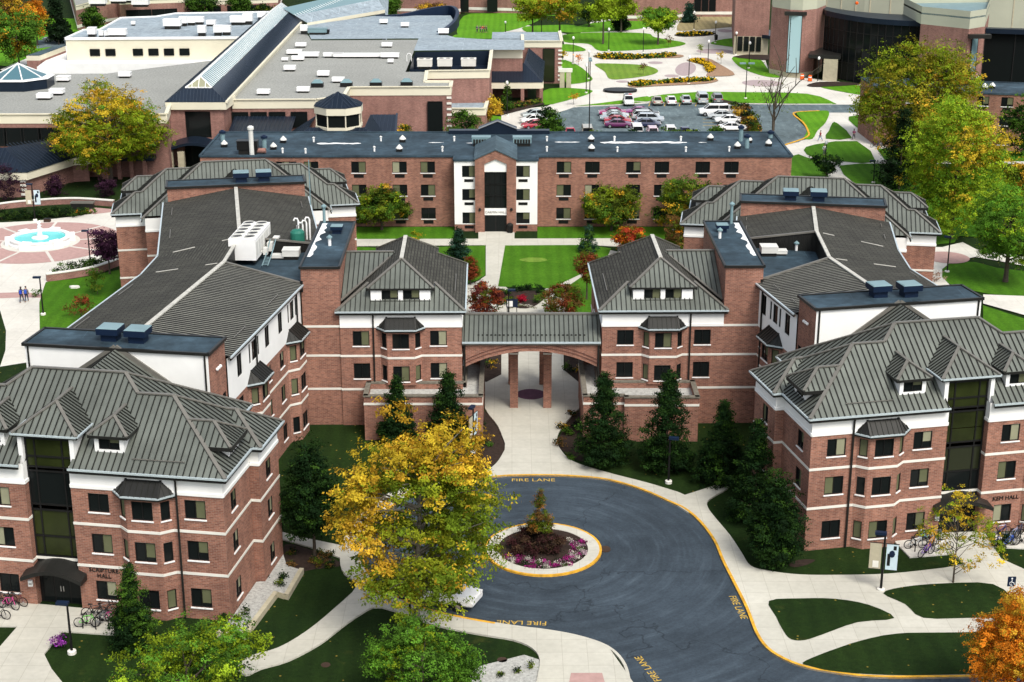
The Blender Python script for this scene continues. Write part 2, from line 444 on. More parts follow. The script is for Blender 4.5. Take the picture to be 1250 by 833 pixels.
# ------------------------------------------------------------------ windows, walls, roofs
_wm = {}
def win_meshes(w, h, kind):
    k = (round(w, 2), round(h, 2), kind, random.randrange(5))
    if k in _wm: return _wm[k]
    y = .10; f = .055
    fr = MB()
    for x in (-w/2+f/2, w/2-f/2): fr.box((x, y-.01, 0), (f, .09, h))
    for z in (0, h-f): fr.box((0, y-.01, z), (w-2*f, .09, f))
    if kind != 'slim': fr.box((0, y-.01, f), (f, .08, h-2*f))
    pn = MB(); pn.face([(-w/2+f, y+.01, f), (w/2-f, y+.01, f), (w/2-f, y+.01, h-f), (-w/2+f, y+.01, h-f)])
    sh = None
    if kind in ('half', 'left', 'slimshade', 'top'):
        x0, x1, z0 = (f/2+.01, w/2-f, f) if kind in ('half', 'top') else ((-w/2+f, -f/2-.01, f) if kind == 'left' else (-w/2+f, w/2-f, f))
        if kind == 'top': z0 = h*(.3+.4*random.random())
        if kind == 'half': z0 = f+h*random.choice([0, 0, 0, .18, .35])
        sh = MB(); sh.face([(x0, y+.004, z0), (x1, y+.004, z0), (x1, y+.004, h-f), (x0, y+.004, h-f)])
    si = MB(); si.box((0, -.02, -.09), (w+.1, .12, .085))
    _wm[k] = (fr.mesh('window', 'black_metal'), pn.mesh('pane', 'glass'), sh.mesh('shade', random.choice(['shade', 'shade', 'shade_pale'])) if sh else None, si.mesh('sill', 'white_paint'))
    return _wm[k]
_fw = {}
def flat_window(w, h, kind, sill):
    k = (round(w, 2), round(h, 2), kind, sill, random.randrange(5))
    if k in _fw: return _fw[k]
    y = .10; f = .055; mb = MB()
    for x in (-w/2+f/2, w/2-f/2): mb.box((x, y-.01, 0), (f, .09, h))
    for z in (0, h-f): mb.box((0, y-.01, z), (w-2*f, .09, f))
    if 'slim' not in kind: mb.box((0, y-.01, f), (f, .08, h-2*f))
    mb.cur = 1; mb.face([(-w/2+f, y+.01, f), (w/2-f, y+.01, f), (w/2-f, y+.01, h-f), (-w/2+f, y+.01, h-f)])
    if kind in ('half', 'left', 'slimshade', 'top'):
        x0, x1, z0 = (f/2+.01, w/2-f, f) if kind in ('half', 'top') else ((-w/2+f, -f/2-.01, f) if kind == 'left' else (-w/2+f, w/2-f, f))
        if kind == 'top': z0 = h*(.3+.4*random.random())
        if kind == 'half': z0 = f+h*random.choice([0, 0, 0, .18, .35])
        mb.cur = 2; mb.face([(x0, y+.004, z0), (x1, y+.004, z0), (x1, y+.004, h-f), (x0, y+.004, h-f)])
    if sill: mb.cur = 3; mb.box((0, -.02, -.09), (w+.1, .12, .085))
    _fw[k] = mb.mesh('window', ['black_metal', 'glass', 'shade', 'white_paint']); return _fw[k]
def window(root, p, n, w, h, kind='half', sill=True, flat=False):
    """p: bottom middle on the wall face, n: outward 2D normal"""
    y = (-n[0], -n[1]); rz = math.atan2(-y[0], y[1])
    if flat: return link('window', flat_window(w, h, kind, sill), root, p, rz)
    fr, pn, sh, si = win_meshes(w, h, kind)
    o = link('window', fr, root, p, rz)
    link('pane', pn, o, local=True)
    if sh: link('shade', sh, o, local=True)
    if sill: link('sill', si, o, local=True)
    return o
def rk(): return random.choices(['half', 'dark', 'top', 'left'], [.56, .30, .07, .07])[0]
def wall(mb, a, b, z0, z1, n, ops=(), dep=.16):
    """vertical wall a->b with openings (s0,s1,za,zb); reveals go inward"""
    a, b = Vector(a[:2]), Vector(b[:2]); L = (b-a).length; d = (b-a)/L; n = Vector(n)
    flip = d.cross(n) > 0 if hasattr(d, 'cross') else False
    flip = (d.x*n.y-d.y*n.x) > 0
    def q(s, z, k=0): p = a+d*s-n*k; return (p.x, p.y, z)
    def quad(pts): mb.face(pts[::-1] if flip else pts)
    ops = [o for o in ops if o[1] > 0 and o[0] < L and o[3] > z0 and o[2] < z1]
    us = sorted({0, L, *[x for o in ops for x in o[:2]]}); zs = sorted({z0, z1, *[x for o in ops for x in o[2:4]]})
    us = [x for x in us if -1e-6 <= x <= L+1e-6]; zs = [z for z in zs if z0-1e-6 <= z <= z1+1e-6]
    for i in range(len(us)-1):
        for j in range(len(zs)-1):
            cu, cz = (us[i]+us[i+1])/2, (zs[j]+zs[j+1])/2
            if any(o[0] < cu < o[1] and o[2] < cz < o[3] for o in ops): continue
            quad([q(us[i], zs[j]), q(us[i+1], zs[j]), q(us[i+1], zs[j+1]), q(us[i], zs[j+1])])
    for s0, s1, za, zb in [o[:4] for o in ops]:
        za2, zb2 = max(za, z0), min(zb, z1)
        quad([q(s0, za2), q(s0, za2, dep), q(s0, zb2, dep), q(s0, zb2)])
        quad([q(s1, za2, dep), q(s1, za2), q(s1, zb2), q(s1, zb2, dep)])
        if zb <= z1: quad([q(s0, zb, dep), q(s1, zb, dep), q(s1, zb), q(s0, zb)])
        if za >= z0: quad([q(s0, za), q(s1, za), q(s1, za, dep), q(s0, za, dep)])
def newell(pts):
    n = Vector((0, 0, 0))
    for i in range(len(pts)):
        a, b = pts[i], pts[(i+1) % len(pts)]
        n += Vector(((a.y-b.y)*(a.z+b.z), (a.z-b.z)*(a.x+b.x), (a.x-b.x)*(a.y+b.y)))
    return n.normalized()
def roof(mb, rib, pts, sp=.44, rw=.06, rh=.08):
    """a plane of roof with standing seams running up the slope"""
    pts = [Vector(p) for p in pts]; n = newell(pts)
    if n.z < 0: pts = pts[::-1]; n = -n
    mb.face(pts)
    if rib is None: return
    u = Vector((-n.y, n.x, 0))
    if u.length < 1e-4: u = Vector((1, 0, 0))
    u.normalize(); w = n.cross(u)
    U = [p.dot(u) for p in pts]; Wd = [p.dot(w) for p in pts]; c = pts[0].dot(n)
    k = math.floor(min(U)/sp)+1
    while k*sp < max(U):
        x = k*sp; xs = []
        for i in range(len(pts)):
            j = (i+1) % len(pts)
            if (U[i]-x)*(U[j]-x) < 0: xs.append(Wd[i]+(x-U[i])/(U[j]-U[i])*(Wd[j]-Wd[i]))
        xs.sort()
        for i in range(0, len(xs)-1, 2):
            a, b = xs[i]+.02, xs[i+1]-.02
            if b-a < .12: continue
            p0 = u*(x-rw/2)+n*c; p1 = u*(x+rw/2)+n*c
            A = [p0+w*a, p1+w*a, p1+w*a+n*rh, p0+w*a+n*rh]; B = [q+w*(b-a) for q in A]
            rib.face([A[0], A[1], A[2], A[3]]); rib.face([B[3], B[2], B[1], B[0]])
            rib.face([A[3], A[2], B[2], B[3]]); rib.face([A[1], B[1], B[2], A[2]]); rib.face([A[0], A[3], B[3], B[0]])
        k += 1

class Fr:
    def __init__(s, O, f, e): s.O, s.f, s.e = Vector(O), Vector(f).normalized(), Vector(e).normalized()
    def __call__(s, f, e, z=0): p = s.O+s.f*f+s.e*e; return Vector((p.x, p.y, z))
    def n(s, df, de): v = s.f*df+s.e*de; return (v.x, v.y)

SL = .677; ZE = 10.65                     # roof pitch 8:12, height where the roof planes meet the wall faces
WIN = ((.87, 1.38), (4.32, 1.39), (7.30, 1.33))
BANDS = (3.25, 6.30)
ALIAS = dict(roof_seam=('seamed_roof', 1), ridge_cap=('seamed_roof', 2), fascia=('gutter', 1), parapet_edge=('flat_roof', 1), roof_coating=('flat_roof', 2),
             well_siding=('well_roof', 1), ridge_flashing=('shingle_roof', 1), verge_flashing=('shingle_roof', 2), seam_flashing=('shingle_roof', 1))
PARTS = dict(brick_wall=['brick'], stucco_wall=['stucco'], stone_band=['stone'], gutter=['gutter', 'dark_metal'], seamed_roof=['seam_metal', 'rib_metal', 'cap_metal'],
             flat_roof=['membrane', 'dark_metal', 'white_paint'], shingle_roof=['shingle', 'flashing', 'cap_metal'], lit_roof=['shingle_lit'], well_roof=['membrane', 'dark_metal'])
class View:
    """writes into a mesh builder with a fixed material slot"""
    def __init__(s, mb, i): s.mb, s.i = mb, i
    def face(s, p): s.mb.cur = s.i; s.mb.face(p)
    def beam(s, *a): s.mb.cur = s.i; s.mb.beam(*a)
class Bld:
    """collects the parts of one building; flush() links them"""
    def __init__(s, root): s.root = root; s.p = {}
    def __getitem__(s, k):
        k, i = ALIAS.get(k, (k, 0))
        if k not in s.p: s.p[k] = MB()
        return View(s.p[k], i)
    def flush(s):
        for k, mb in s.p.items():
            if mb.f: mb.build(k, PARTS[k], s.root)
        s.p = {}
    def one(s, name, mat, fn):
        mb = MB(); fn(mb); return mb.build(name, mat, s.root)
    def spout(s, pts): return s.one('downspout', 'dark_metal', lambda m: m.tube(pts, .075))
    def rail(s, p, q): return s.one('snow_rail', 'cap_metal', lambda m: m.beam(p, q, .055, .055))
def poly_walls(B, pts, ops, band=True, z3=8.94, top=10.42, zmax=None, white=True, skip=()):
    """closed plan outline (world xy); ops: {edge index: [(s0,s1,za,zb)]}"""
    ar = sum(pts[i].x*pts[(i+1) % len(pts)].y-pts[(i+1) % len(pts)].x*pts[i].y for i in range(len(pts)))
    for i in range(len(pts)):
        if i in skip: continue
        a, b = pts[i], pts[(i+1) % len(pts)]; d = Vector((b.x-a.x, b.y-a.y)).normalized()
        n = (d.y, -d.x) if ar > 0 else (-d.y, d.x)
        wall(B['brick_wall'], a, b, 0, z3, n, ops.get(i, ()))
        if white:
            wall(B['stucco_wall'], a, b, z3, top, n, ops.get(i, ()))
            nv = Vector((*n, 0)); B['stucco_wall'].beam(a+nv*.03+Vector((0, 0, z3+.12)), b+nv*.03+Vector((0, 0, z3+.12)), .07, .22)
        if band:
            for z in BANDS:
                nv = Vector((*n, 0))
                e = d*.035
                B['stone_band'].beam(Vector((a.x-e.x, a.y-e.y, z+.09))+nv*.012, Vector((b.x+e.x, b.y+e.y, z+.09))+nv*.012, .05, .19)
def edge(B, p, q, n, fascia=True):
    """gutter and fascia along an eave"""
    nv = Vector((n[0], n[1], 0)); p, q = Vector(p), Vector(q); d = (q-p).normalized()*.06
    B['gutter'].beam(p-d+nv*.05, q+d+nv*.05, .13, .12, (0, 0, -.03))
    B['fascia'].beam(p+nv*-.02, q+nv*-.02, .10, .22, (0, 0, -.19))
def cap(B, p, q, w=.26, h=.09): B['ridge_cap'].beam(p, q, w, h, (0, 0, .07))

def dormer(B, F, fc, hw, ze, eo, kind, face_in=.22):
    """hipped dormer on the front plane of frame F (plane z = ZE+SL*e); eo = eave front"""
    rm, wm = MB(), MB(); ms, rb, cp_, fa_ = View(rm, 0), View(rm, 1), View(rm, 2), View(rm, 3)
    zr = ze+SL*hw; er = (zr-ZE)/SL; es = (ze-ZE)/SL; ea = eo+hw
    A, Bp = F(fc-hw, eo, ze), F(fc+hw, eo, ze); ap = F(fc, ea, zr); bk = F(fc, er, zr)
    As, Bs = F(fc-hw, es, ze), F(fc+hw, es, ze)
    roof(ms, rb, [A, Bp, ap], .42); roof(ms, rb, [A, ap, bk, As], .34); roof(ms, rb, [Bp, ap, bk, Bs], .34)
    for p, q in ((A, ap), (Bp, ap), (ap, bk)): cp_.beam(p, q, .22, .09, (0, 0, .07))
    for p, q, n in ((A, Bp, F.n(0, -1)), (A, As, F.n(-1, 0)), (Bp, Bs, F.n(1, 0))):
        nv = Vector((*n, 0)); fa_.beam(p-nv*.03, q-nv*.03, .1, .2, (0, 0, -.1))
        if kind == 'glass': rm.cur = 4; rm.beam(p+nv*.06, q+nv*.06, .12, .11, (0, 0, -.02))
    fa_.face([F(fc-hw, eo, ze-.2), F(fc+hw, eo, ze-.2), F(fc+hw, es, ze-.2), F(fc-hw, es, ze-.2)])
    ef = eo+face_in; fw = hw-face_in-.12; zs = ZE+SL*ef
    if kind == 'small':
        wall(wm, F(fc-fw, ef), F(fc+fw, ef), zs-.1, ze-.15, F.n(0, -1), [(fw-.72, fw+.72, zs+.18, zs+1.33)])
        for sg in (-1, 1): wm.face([F(fc+sg*fw, ef, zs-.1), F(fc+sg*fw, es, ze-.15), F(fc+sg*fw, ef, ze-.15)])
    else:
        for sg in (-1, 1):
            f0, f1 = fc+sg*1.64, fc+sg*1.94
            a = [F(f0, .3, 10.3), F(f0, 2.6, 12.3), F(f0, .3, 12.3)]; b2 = [F(f1, .3, 10.3), F(f1, 2.6, 12.3), F(f1, .3, 12.3)]
            wm.face(a); wm.face(b2); wm.face([a[0], a[2], b2[2], b2[0]])
    o = wm.build('dormer', 'white_paint', B.root)
    rm.build('roof', ['seam_metal', 'rib_metal', 'cap_metal', 'dark_metal', 'gutter'], o)
    if kind == 'small': window(o, F(fc, ef, zs+.18), F.n(0, -1), 1.44, 1.15, rk(), False, True)

def bay(B, F, fa, fb, dep, cant, zt=8.85, face=-1, shadekinds=None, slim=.62, zb=0., wins=WIN):
    """canted bay on front wall of F (e=0, projecting to e=-dep) with a metal hood"""
    hm, wm = MB(), MB(); wins_ = []
    P = [F(fa, 0), F(fa+cant, -dep), F(fb-cant, -dep), F(fb, 0)]
    for i in range(3):
        a, b = P[i], P[i+1]; d = (b-a).normalized(); n = Vector((d.y, -d.x, 0))
        if n.x*F.e.x+n.y*F.e.y > 0: n = -n
        L = (b-a).length; ops = []; ww = 1.42 if i == 1 else slim
        for z, h in wins:
            ops.append((L/2-ww/2, L/2+ww/2, z-.08, z+h-.08))
            wins_.append(((a+b)/2+Vector((0, 0, z-.08)), (n.x, n.y), ww, h, (rk() if i == 1 else random.choice(['slimshade', 'slimshade', 'slim']))))
        wall(View(wm, 0), a, b, zb, zt, (n.x, n.y), ops)
        for z in BANDS:
            if z > zb: View(wm, 1).beam(Vector((a.x, a.y, z+.09))+n*.012, Vector((b.x, b.y, z+.09))+n*.012, .05, .19)
    ov = .32; ze = zt+.12
    E = [F(fa-ov, -.02, ze), F(fa+cant-ov*.5, -dep-ov, ze), F(fb-cant+ov*.5, -dep-ov, ze), F(fb+ov, -.02, ze)]
    T = [F(fa+cant*.9, -.02, zt+1.0), F(fb-cant*.9, -.02, zt+1.0)]
    ms, rb, gt = View(hm, 0), View(hm, 1), View(hm, 2)
    roof(ms, rb, [E[0], E[1], T[0]], .4, .05, .05); roof(ms, rb, [E[1], E[2], T[1], T[0]], .4, .05, .05); roof(ms, rb, [E[2], E[3], T[1]], .4, .05, .05)
    for p, q in ((E[1], T[0]), (E[2], T[1])): ms.beam(p, q, .14, .06, (0, 0, .04))
    for i in range(3):
        d = (E[i+1]-E[i]).normalized(); gt.beam(E[i]-d*.04, E[i+1]+d*.04, .11, .11, (0, 0, -.02))
        ms.beam(E[i], E[i+1], .09, .12, (0, 0, -.13))
    ms.face([E[0]-Vector((0, 0, .1)), E[1]-Vector((0, 0, .1)), E[2]-Vector((0, 0, .1)), E[3]-Vector((0, 0, .1))])
    o = wm.build('bay_window', ['brick', 'stone'], B.root); hm.build('hood', ['dark_metal', 'rib_metal', 'gutter'], o)
    for w_ in wins_: window(o, *w_, True, True)

def end_block(B, F, front=True, lit=None, pz=14.2, pe=(12.4, 15.9)):
    C = -12.0
    mf = lambda f, s: f if s == 0 else 2*C-f
    # ---- walls
    half = [(0, 0), (0, 5.33), (.66, 5.33), (.66, 9.6), (-2.5, 9.6), (-2.5, 12.3)]
    pts = [F(-10.4, .66), F(-10.4, 0)]+[F(*p) for p in half]+[F(2*C-f, e) for f, e in half[::-1]]+[F(-13.6, 0), F(-13.6, .66)]
    nn = len(pts)
    ops = {i: [] for i in range(nn)}
    wx = [-8.55, -1.94]
    if front:
        for s in (0, 1):
            i = 1 if s == 0 else nn-4+1
            # front wall edge: pts[1]->pts[2] (s=0) ; pts[nn-3]->pts[nn-2] mirrored
            i = 1 if s == 0 else nn-3
            for f in wx:
                for z, h in WIN:
                    c = mf(f, s); d0 = abs((pts[i]-F(c, 0)).length)
                    ops[i].append((d0-.71, d0+.71, z, z+h)); window(B.root, F(c, 0, z), F.n(0, -1), 1.42, h, rk())
    # end walls
    for s in (0, 1):
        for (fo, ec, lo) in ((0, 1.95, 0), (.66, 7.35, 5.33)):
            i = (2 if lo == 0 else 4) if s == 0 else (nn-4 if lo == 0 else nn-6)
            for z, h in WIN:
                d0 = (ec-lo) if s == 0 else ((5.33 if lo == 0 else 9.6)-ec)
                ops[i].append((d0-.55, d0+.55, z, z+h)); window(B.root, F(mf(fo, s), ec, z), F.n(1 if s == 0 else -1, 0), 1.10, h, rk())
    poly_walls(B, pts, ops, skip=(nn-1,))
    # ---- roof
    ms, rb = B['seamed_roof'], B['roof_seam']
    def z_f(e): return ZE+SL*e
    for s in (0, 1):
        X = lambda f, e, z: F(mf(f, s), e, z)
        ze = ZE-SL*.35
        fp = [X(.35, -.35, ze), X(-4.8, 4.8, 13.9), X(-7.3, 4.8, 13.9), X(-8.65, 6.15, 14.81), X(C, 6.15, 14.81)]
        fp += [X(C, 1.0, z_f(1.0)), X(-10.25, 1.0, z_f(1.0)), X(-10.25, -.35, ze)] if front else [X(C, -.35, ze)]
        roof(ms, rb, fp)
        roof(ms, rb, [X(.35, -.35, ze), X(.35, 4.98, ze), X(-2.13, 7.46, 12.09), X(-4.8, 4.8, 13.9)])
        roof(ms, rb, [X(1.01, 4.98, ze), X(1.01, 9.95, ze), X(-1.47, 7.46, 12.09)])
        roof(ms, rb, [X(1.01, 4.98, ze), X(-1.47, 7.46, 12.09), X(-2.13, 7.46, 12.09), X(.35, 4.98, ze)])
        roof(ms, rb, [X(1.01, 9.95, ze), X(-1.47, 7.46, 12.09), X(-2.13, 7.46, 12.09), X(-4.8, 4.8, 13.9), X(-7.3, 4.8, 13.9), X(-2.15, 9.95, ze)])
        roof(ms, rb, [X(-7.3, 4.8, 13.9), X(-8.65, 6.15, 14.81), X(-2.15, 12.65, ze), X(-2.15, 9.95, ze)])
        roof(ms, rb, [X(-8.65, 6.15, 14.81), X(C, 6.15, 14.81), X(C, 12.3, ZE), X(-2.5, 12.3, ZE)])
        for p, q in (((.35, -.35, ze), (-4.8, 4.8, 13.9)), ((-4.8, 4.8, 13.9), (-7.3, 4.8, 13.9)), ((-7.3, 4.8, 13.9), (-8.65, 6.15, 14.81)),
                     ((-8.65, 6.15, 14.81), (C, 6.15, 14.81)), ((-8.65, 6.15, 14.81), (-2.15, 12.65, ze)),
                     ((1.01, 4.98, ze), (-1.47, 7.46, 12.09)), ((1.01, 9.95, ze), (-1.47, 7.46, 12.09)), ((-1.47, 7.46, 12.09), (-2.13, 7.46, 12.09)),
                     ((-2.13, 7.46, 12.09), (-4.8, 4.8, 13.9))):
            cap(B, X(*p), X(*q))
        sg = 1 if s == 0 else -1
        for p, q, n in (((.35, -.35), (-10.25 if front else C, -.35), (0, -1)), ((.35, -.35), (.35, 4.98), (sg, 0)), ((.35, 4.98), (1.01, 4.98), (0, -1)),
                        ((1.01, 4.98), (1.01, 9.95), (sg, 0)), ((1.01, 9.95), (-2.15, 9.95), (0, 1)), ((-2.15, 9.95), (-2.15, 12.65), (sg, 0))):
            edge(B, X(*p, ze), X(*q, ze), F.n(*n))
        # cross gable to the roof house
        roof(ms, rb, [X(C, 7.06, 14.2), X(C, 12.38, 14.2), X(-6.76, 12.38, ZE), X(-6.76, 12.3, ZE)])
        B['ridge_cap'].beam(X(C, 12.32, 14.35), X(-6.9, 12.32, 10.9), .16, .42)
        # end dormer: its front slope is the main front slope carried past the hip
        fo, zo = .12, 11.75
        e0, e2 = (zo-ZE)/SL, (zo-ZE)/SL+3.3; em = (e0+e2)/2; zr = zo+SL*(em-e0)
        fi = -(zo-ZE)/SL; fr_ = -(zr-ZE)/SL; fm = fo-(em-e0)
        a, b2 = X(fo, e0, zo), X(fo, e2, zo); rg0, rg1 = X(fm, em, zr), X(fr_, em, zr)
        rm, wm = MB(), MB(); dm, dr, dc, df = (View(rm, k) for k in range(4))
        roof(dm, dr, [a, rg0, rg1, X(fi, e0, zo)], .42); roof(dm, dr, [b2, rg0, rg1, X(fi, e2, zo)], .42); roof(dm, dr, [a, b2, rg0], .34)
        for p, q in ((a, rg0), (b2, rg0), (rg0, rg1)): dc.beam(p, q, .22, .09, (0, 0, .07))
        for p, q in ((a, b2), (a, X(fi, e0, zo)), (b2, X(fi, e2, zo))): df.beam(p, q, .1, .26, (0, 0, -.13))
        df.face([a-Vector((0, 0, .2)), b2-Vector((0, 0, .2)), X(fi, e2, zo-.2), X(fi, e0, zo-.2)])
        ff = -.28; zs = ZE-SL*ff
        p, q = X(ff, em-1.05, 0), X(ff, em+1.05, 0)
        wall(wm, p, q, zs-.1, zo-.1, F.n(sg, 0), [(.4, 1.7, zs+.02, zs+.95)])
        for ee in (em-1.05, em+1.05): wm.face([X(ff, ee, zs-.1), X(-(zo-ZE)/SL, ee, zo-.1), X(ff, ee, zo-.1)])
        od = wm.build('dormer', 'white_paint', B.root); rm.build('roof', ['seam_metal', 'rib_metal', 'cap_metal', 'dark_metal'], od)
        window(od, X(ff, em, zs+.02), F.n(sg, 0), 1.3, .93, 'half', False, True)
        # snow guard rail
        if front:
            B.rail(X(-2.6, .45, z_f(.45)+.12), X(-6.2, .45, z_f(.45)+.12))
            B.spout([X(-3.12, -.12, .05), X(-3.12, -.12, 9.9), X(-3.12, -.3, 10.25)])
    # ---- dormers and entrance of the front
    if front:
        for s in (0, 1): dormer(B, F, mf(-7.86, s), 1.35, 12.44, .65, 'small')
        dormer(B, F, C, 2.25, 12.44, .15, 'glass')
        for s in (0, 1):
            bay(B, F, mf(-7.15, s) if s == 0 else mf(-3.5, s), mf(-3.5, s) if s == 0 else mf(-7.15, s), .6, .72)
        # glazed stair tower
        g = MB(); e0 = .62
        for f in (-13.55, -12.95, -11.05, -10.45): g.beam(F(f, e0, 3.5), F(f, e0, 12.3), .1, .1)
        for z in (3.5, 5.0, 6.9, 7.3, 9.7, 10.0, 10.75, 12.0): g.beam(F(-13.6, e0, z), F(-10.4, e0, z), .1, .12)
        go = g.build('stair_glazing', 'black_metal', B.root)
        for (z0, z1, mt) in lit:
            for fa, fb in ((-13.5, -13.0), (-12.9, -11.1), (-11.0, -10.5)):
                p = MB(); p.face([F(fa, e0+.02, z0), F(fb, e0+.02, z0), F(fb, e0+.02, z1), F(fa, e0+.02, z1)]); p.build('pane', mt, go)
        # doorway
        dr = MB(); wall(dr, F(-13.6, .64), F(-10.4, .64), 0, 3.5, F.n(0, -1)); do = dr.build('door', 'black_metal', B.root)
        p = MB()
        for fa, fb in ((-13.4, -12.6), (-12.5, -12.02), (-11.98, -11.5), (-11.4, -10.6)):
            p.face([F(fa, .62, .1), F(fb, .62, .1), F(fb, .62, 2.3), F(fa, .62, 2.3)])
        p.build('pane', 'glass', do)
        h = MB(); h.beam(F(-12.1, .58, .9), F(-12.1, .58, 1.3), .04, .04); h.beam(F(-11.9, .58, .9), F(-11.9, .58, 1.3), .04, .04); h.build('handle', 'steel', do)
        B['stone_band'].beam(F(-13.6, .6, 3.36), F(-10.4, .6, 3.36), .1, .2)
        cn = MB(); K = 10
        for i in range(K):
            t0, t1 = i/K, (i+1)/K
            def arc(t): return -14.15+4.3*t, 2.55+.62*math.sin(math.pi*t)
            (fa, za), (fb, zb) = arc(t0), arc(t1)
            cn.hexa([F(fa, -1.0, za-.28), F(fb, -1.0, zb-.28), F(fb, .6, zb-.28), F(fa, .6, za-.28)],
                    [F(fa, -1.0, za), F(fb, -1.0, zb), F(fb, .6, zb+.25), F(fa, .6, za+.25)])
        cn.build('entrance_canopy', 'dark_metal', B.root)
    B.flush()
    # ---- roof house behind the front range
    e0, e1 = pe
    rp = [F(-5.1, e0), F(-5.1, e1), F(-19.0, e1), F(-19.0, e0)]
    if front:
        op = {0: [(2.55, 3.3, 8.2, 10.2)]}
        window(B.root, F(-5.1, e0+2.92, 8.2), F.n(1, 0), .75, 2.0, 'dark', False)
    else: op = {}
    for i in range(4):
        a, b = rp[i], rp[(i+1) % 4]; d = (b-a).normalized(); n = Vector((d.y, -d.x, 0)); cpt = F(-12, (e0+e1)/2)
        if n.dot(Vector((a.x-cpt.x, a.y-cpt.y, 0))) < 0: n = -n
        wall(B['stucco_wall' if (i == 3) else 'brick_wall'], a, b, 0, pz-.1, (n.x, n.y), op.get(i, ()))
        B['parapet_edge'].beam(a-d*.14+n*.07+Vector((0, 0, pz-.02)), b+d*.14+n*.07+Vector((0, 0, pz-.02)), .2, .22)
    for f in (-5.35, -18.75): B.spout([F(f, e0-.05, 10.3), F(f, e0-.05, pz)])
    B['flat_roof'].face([F(-5.1, e0, pz), F(-19, e0, pz), F(-19, e1, pz), F(-5.1, e1, pz)]); B.flush()

def line_x(p, d, q, e):
    """2D intersection of p+t*d and q+s*e"""
    den = d.x*e.y-d.y*e.x; t = ((q.x-p.x)*e.y-(q.y-p.y)*e.x)/den; return p+d*t

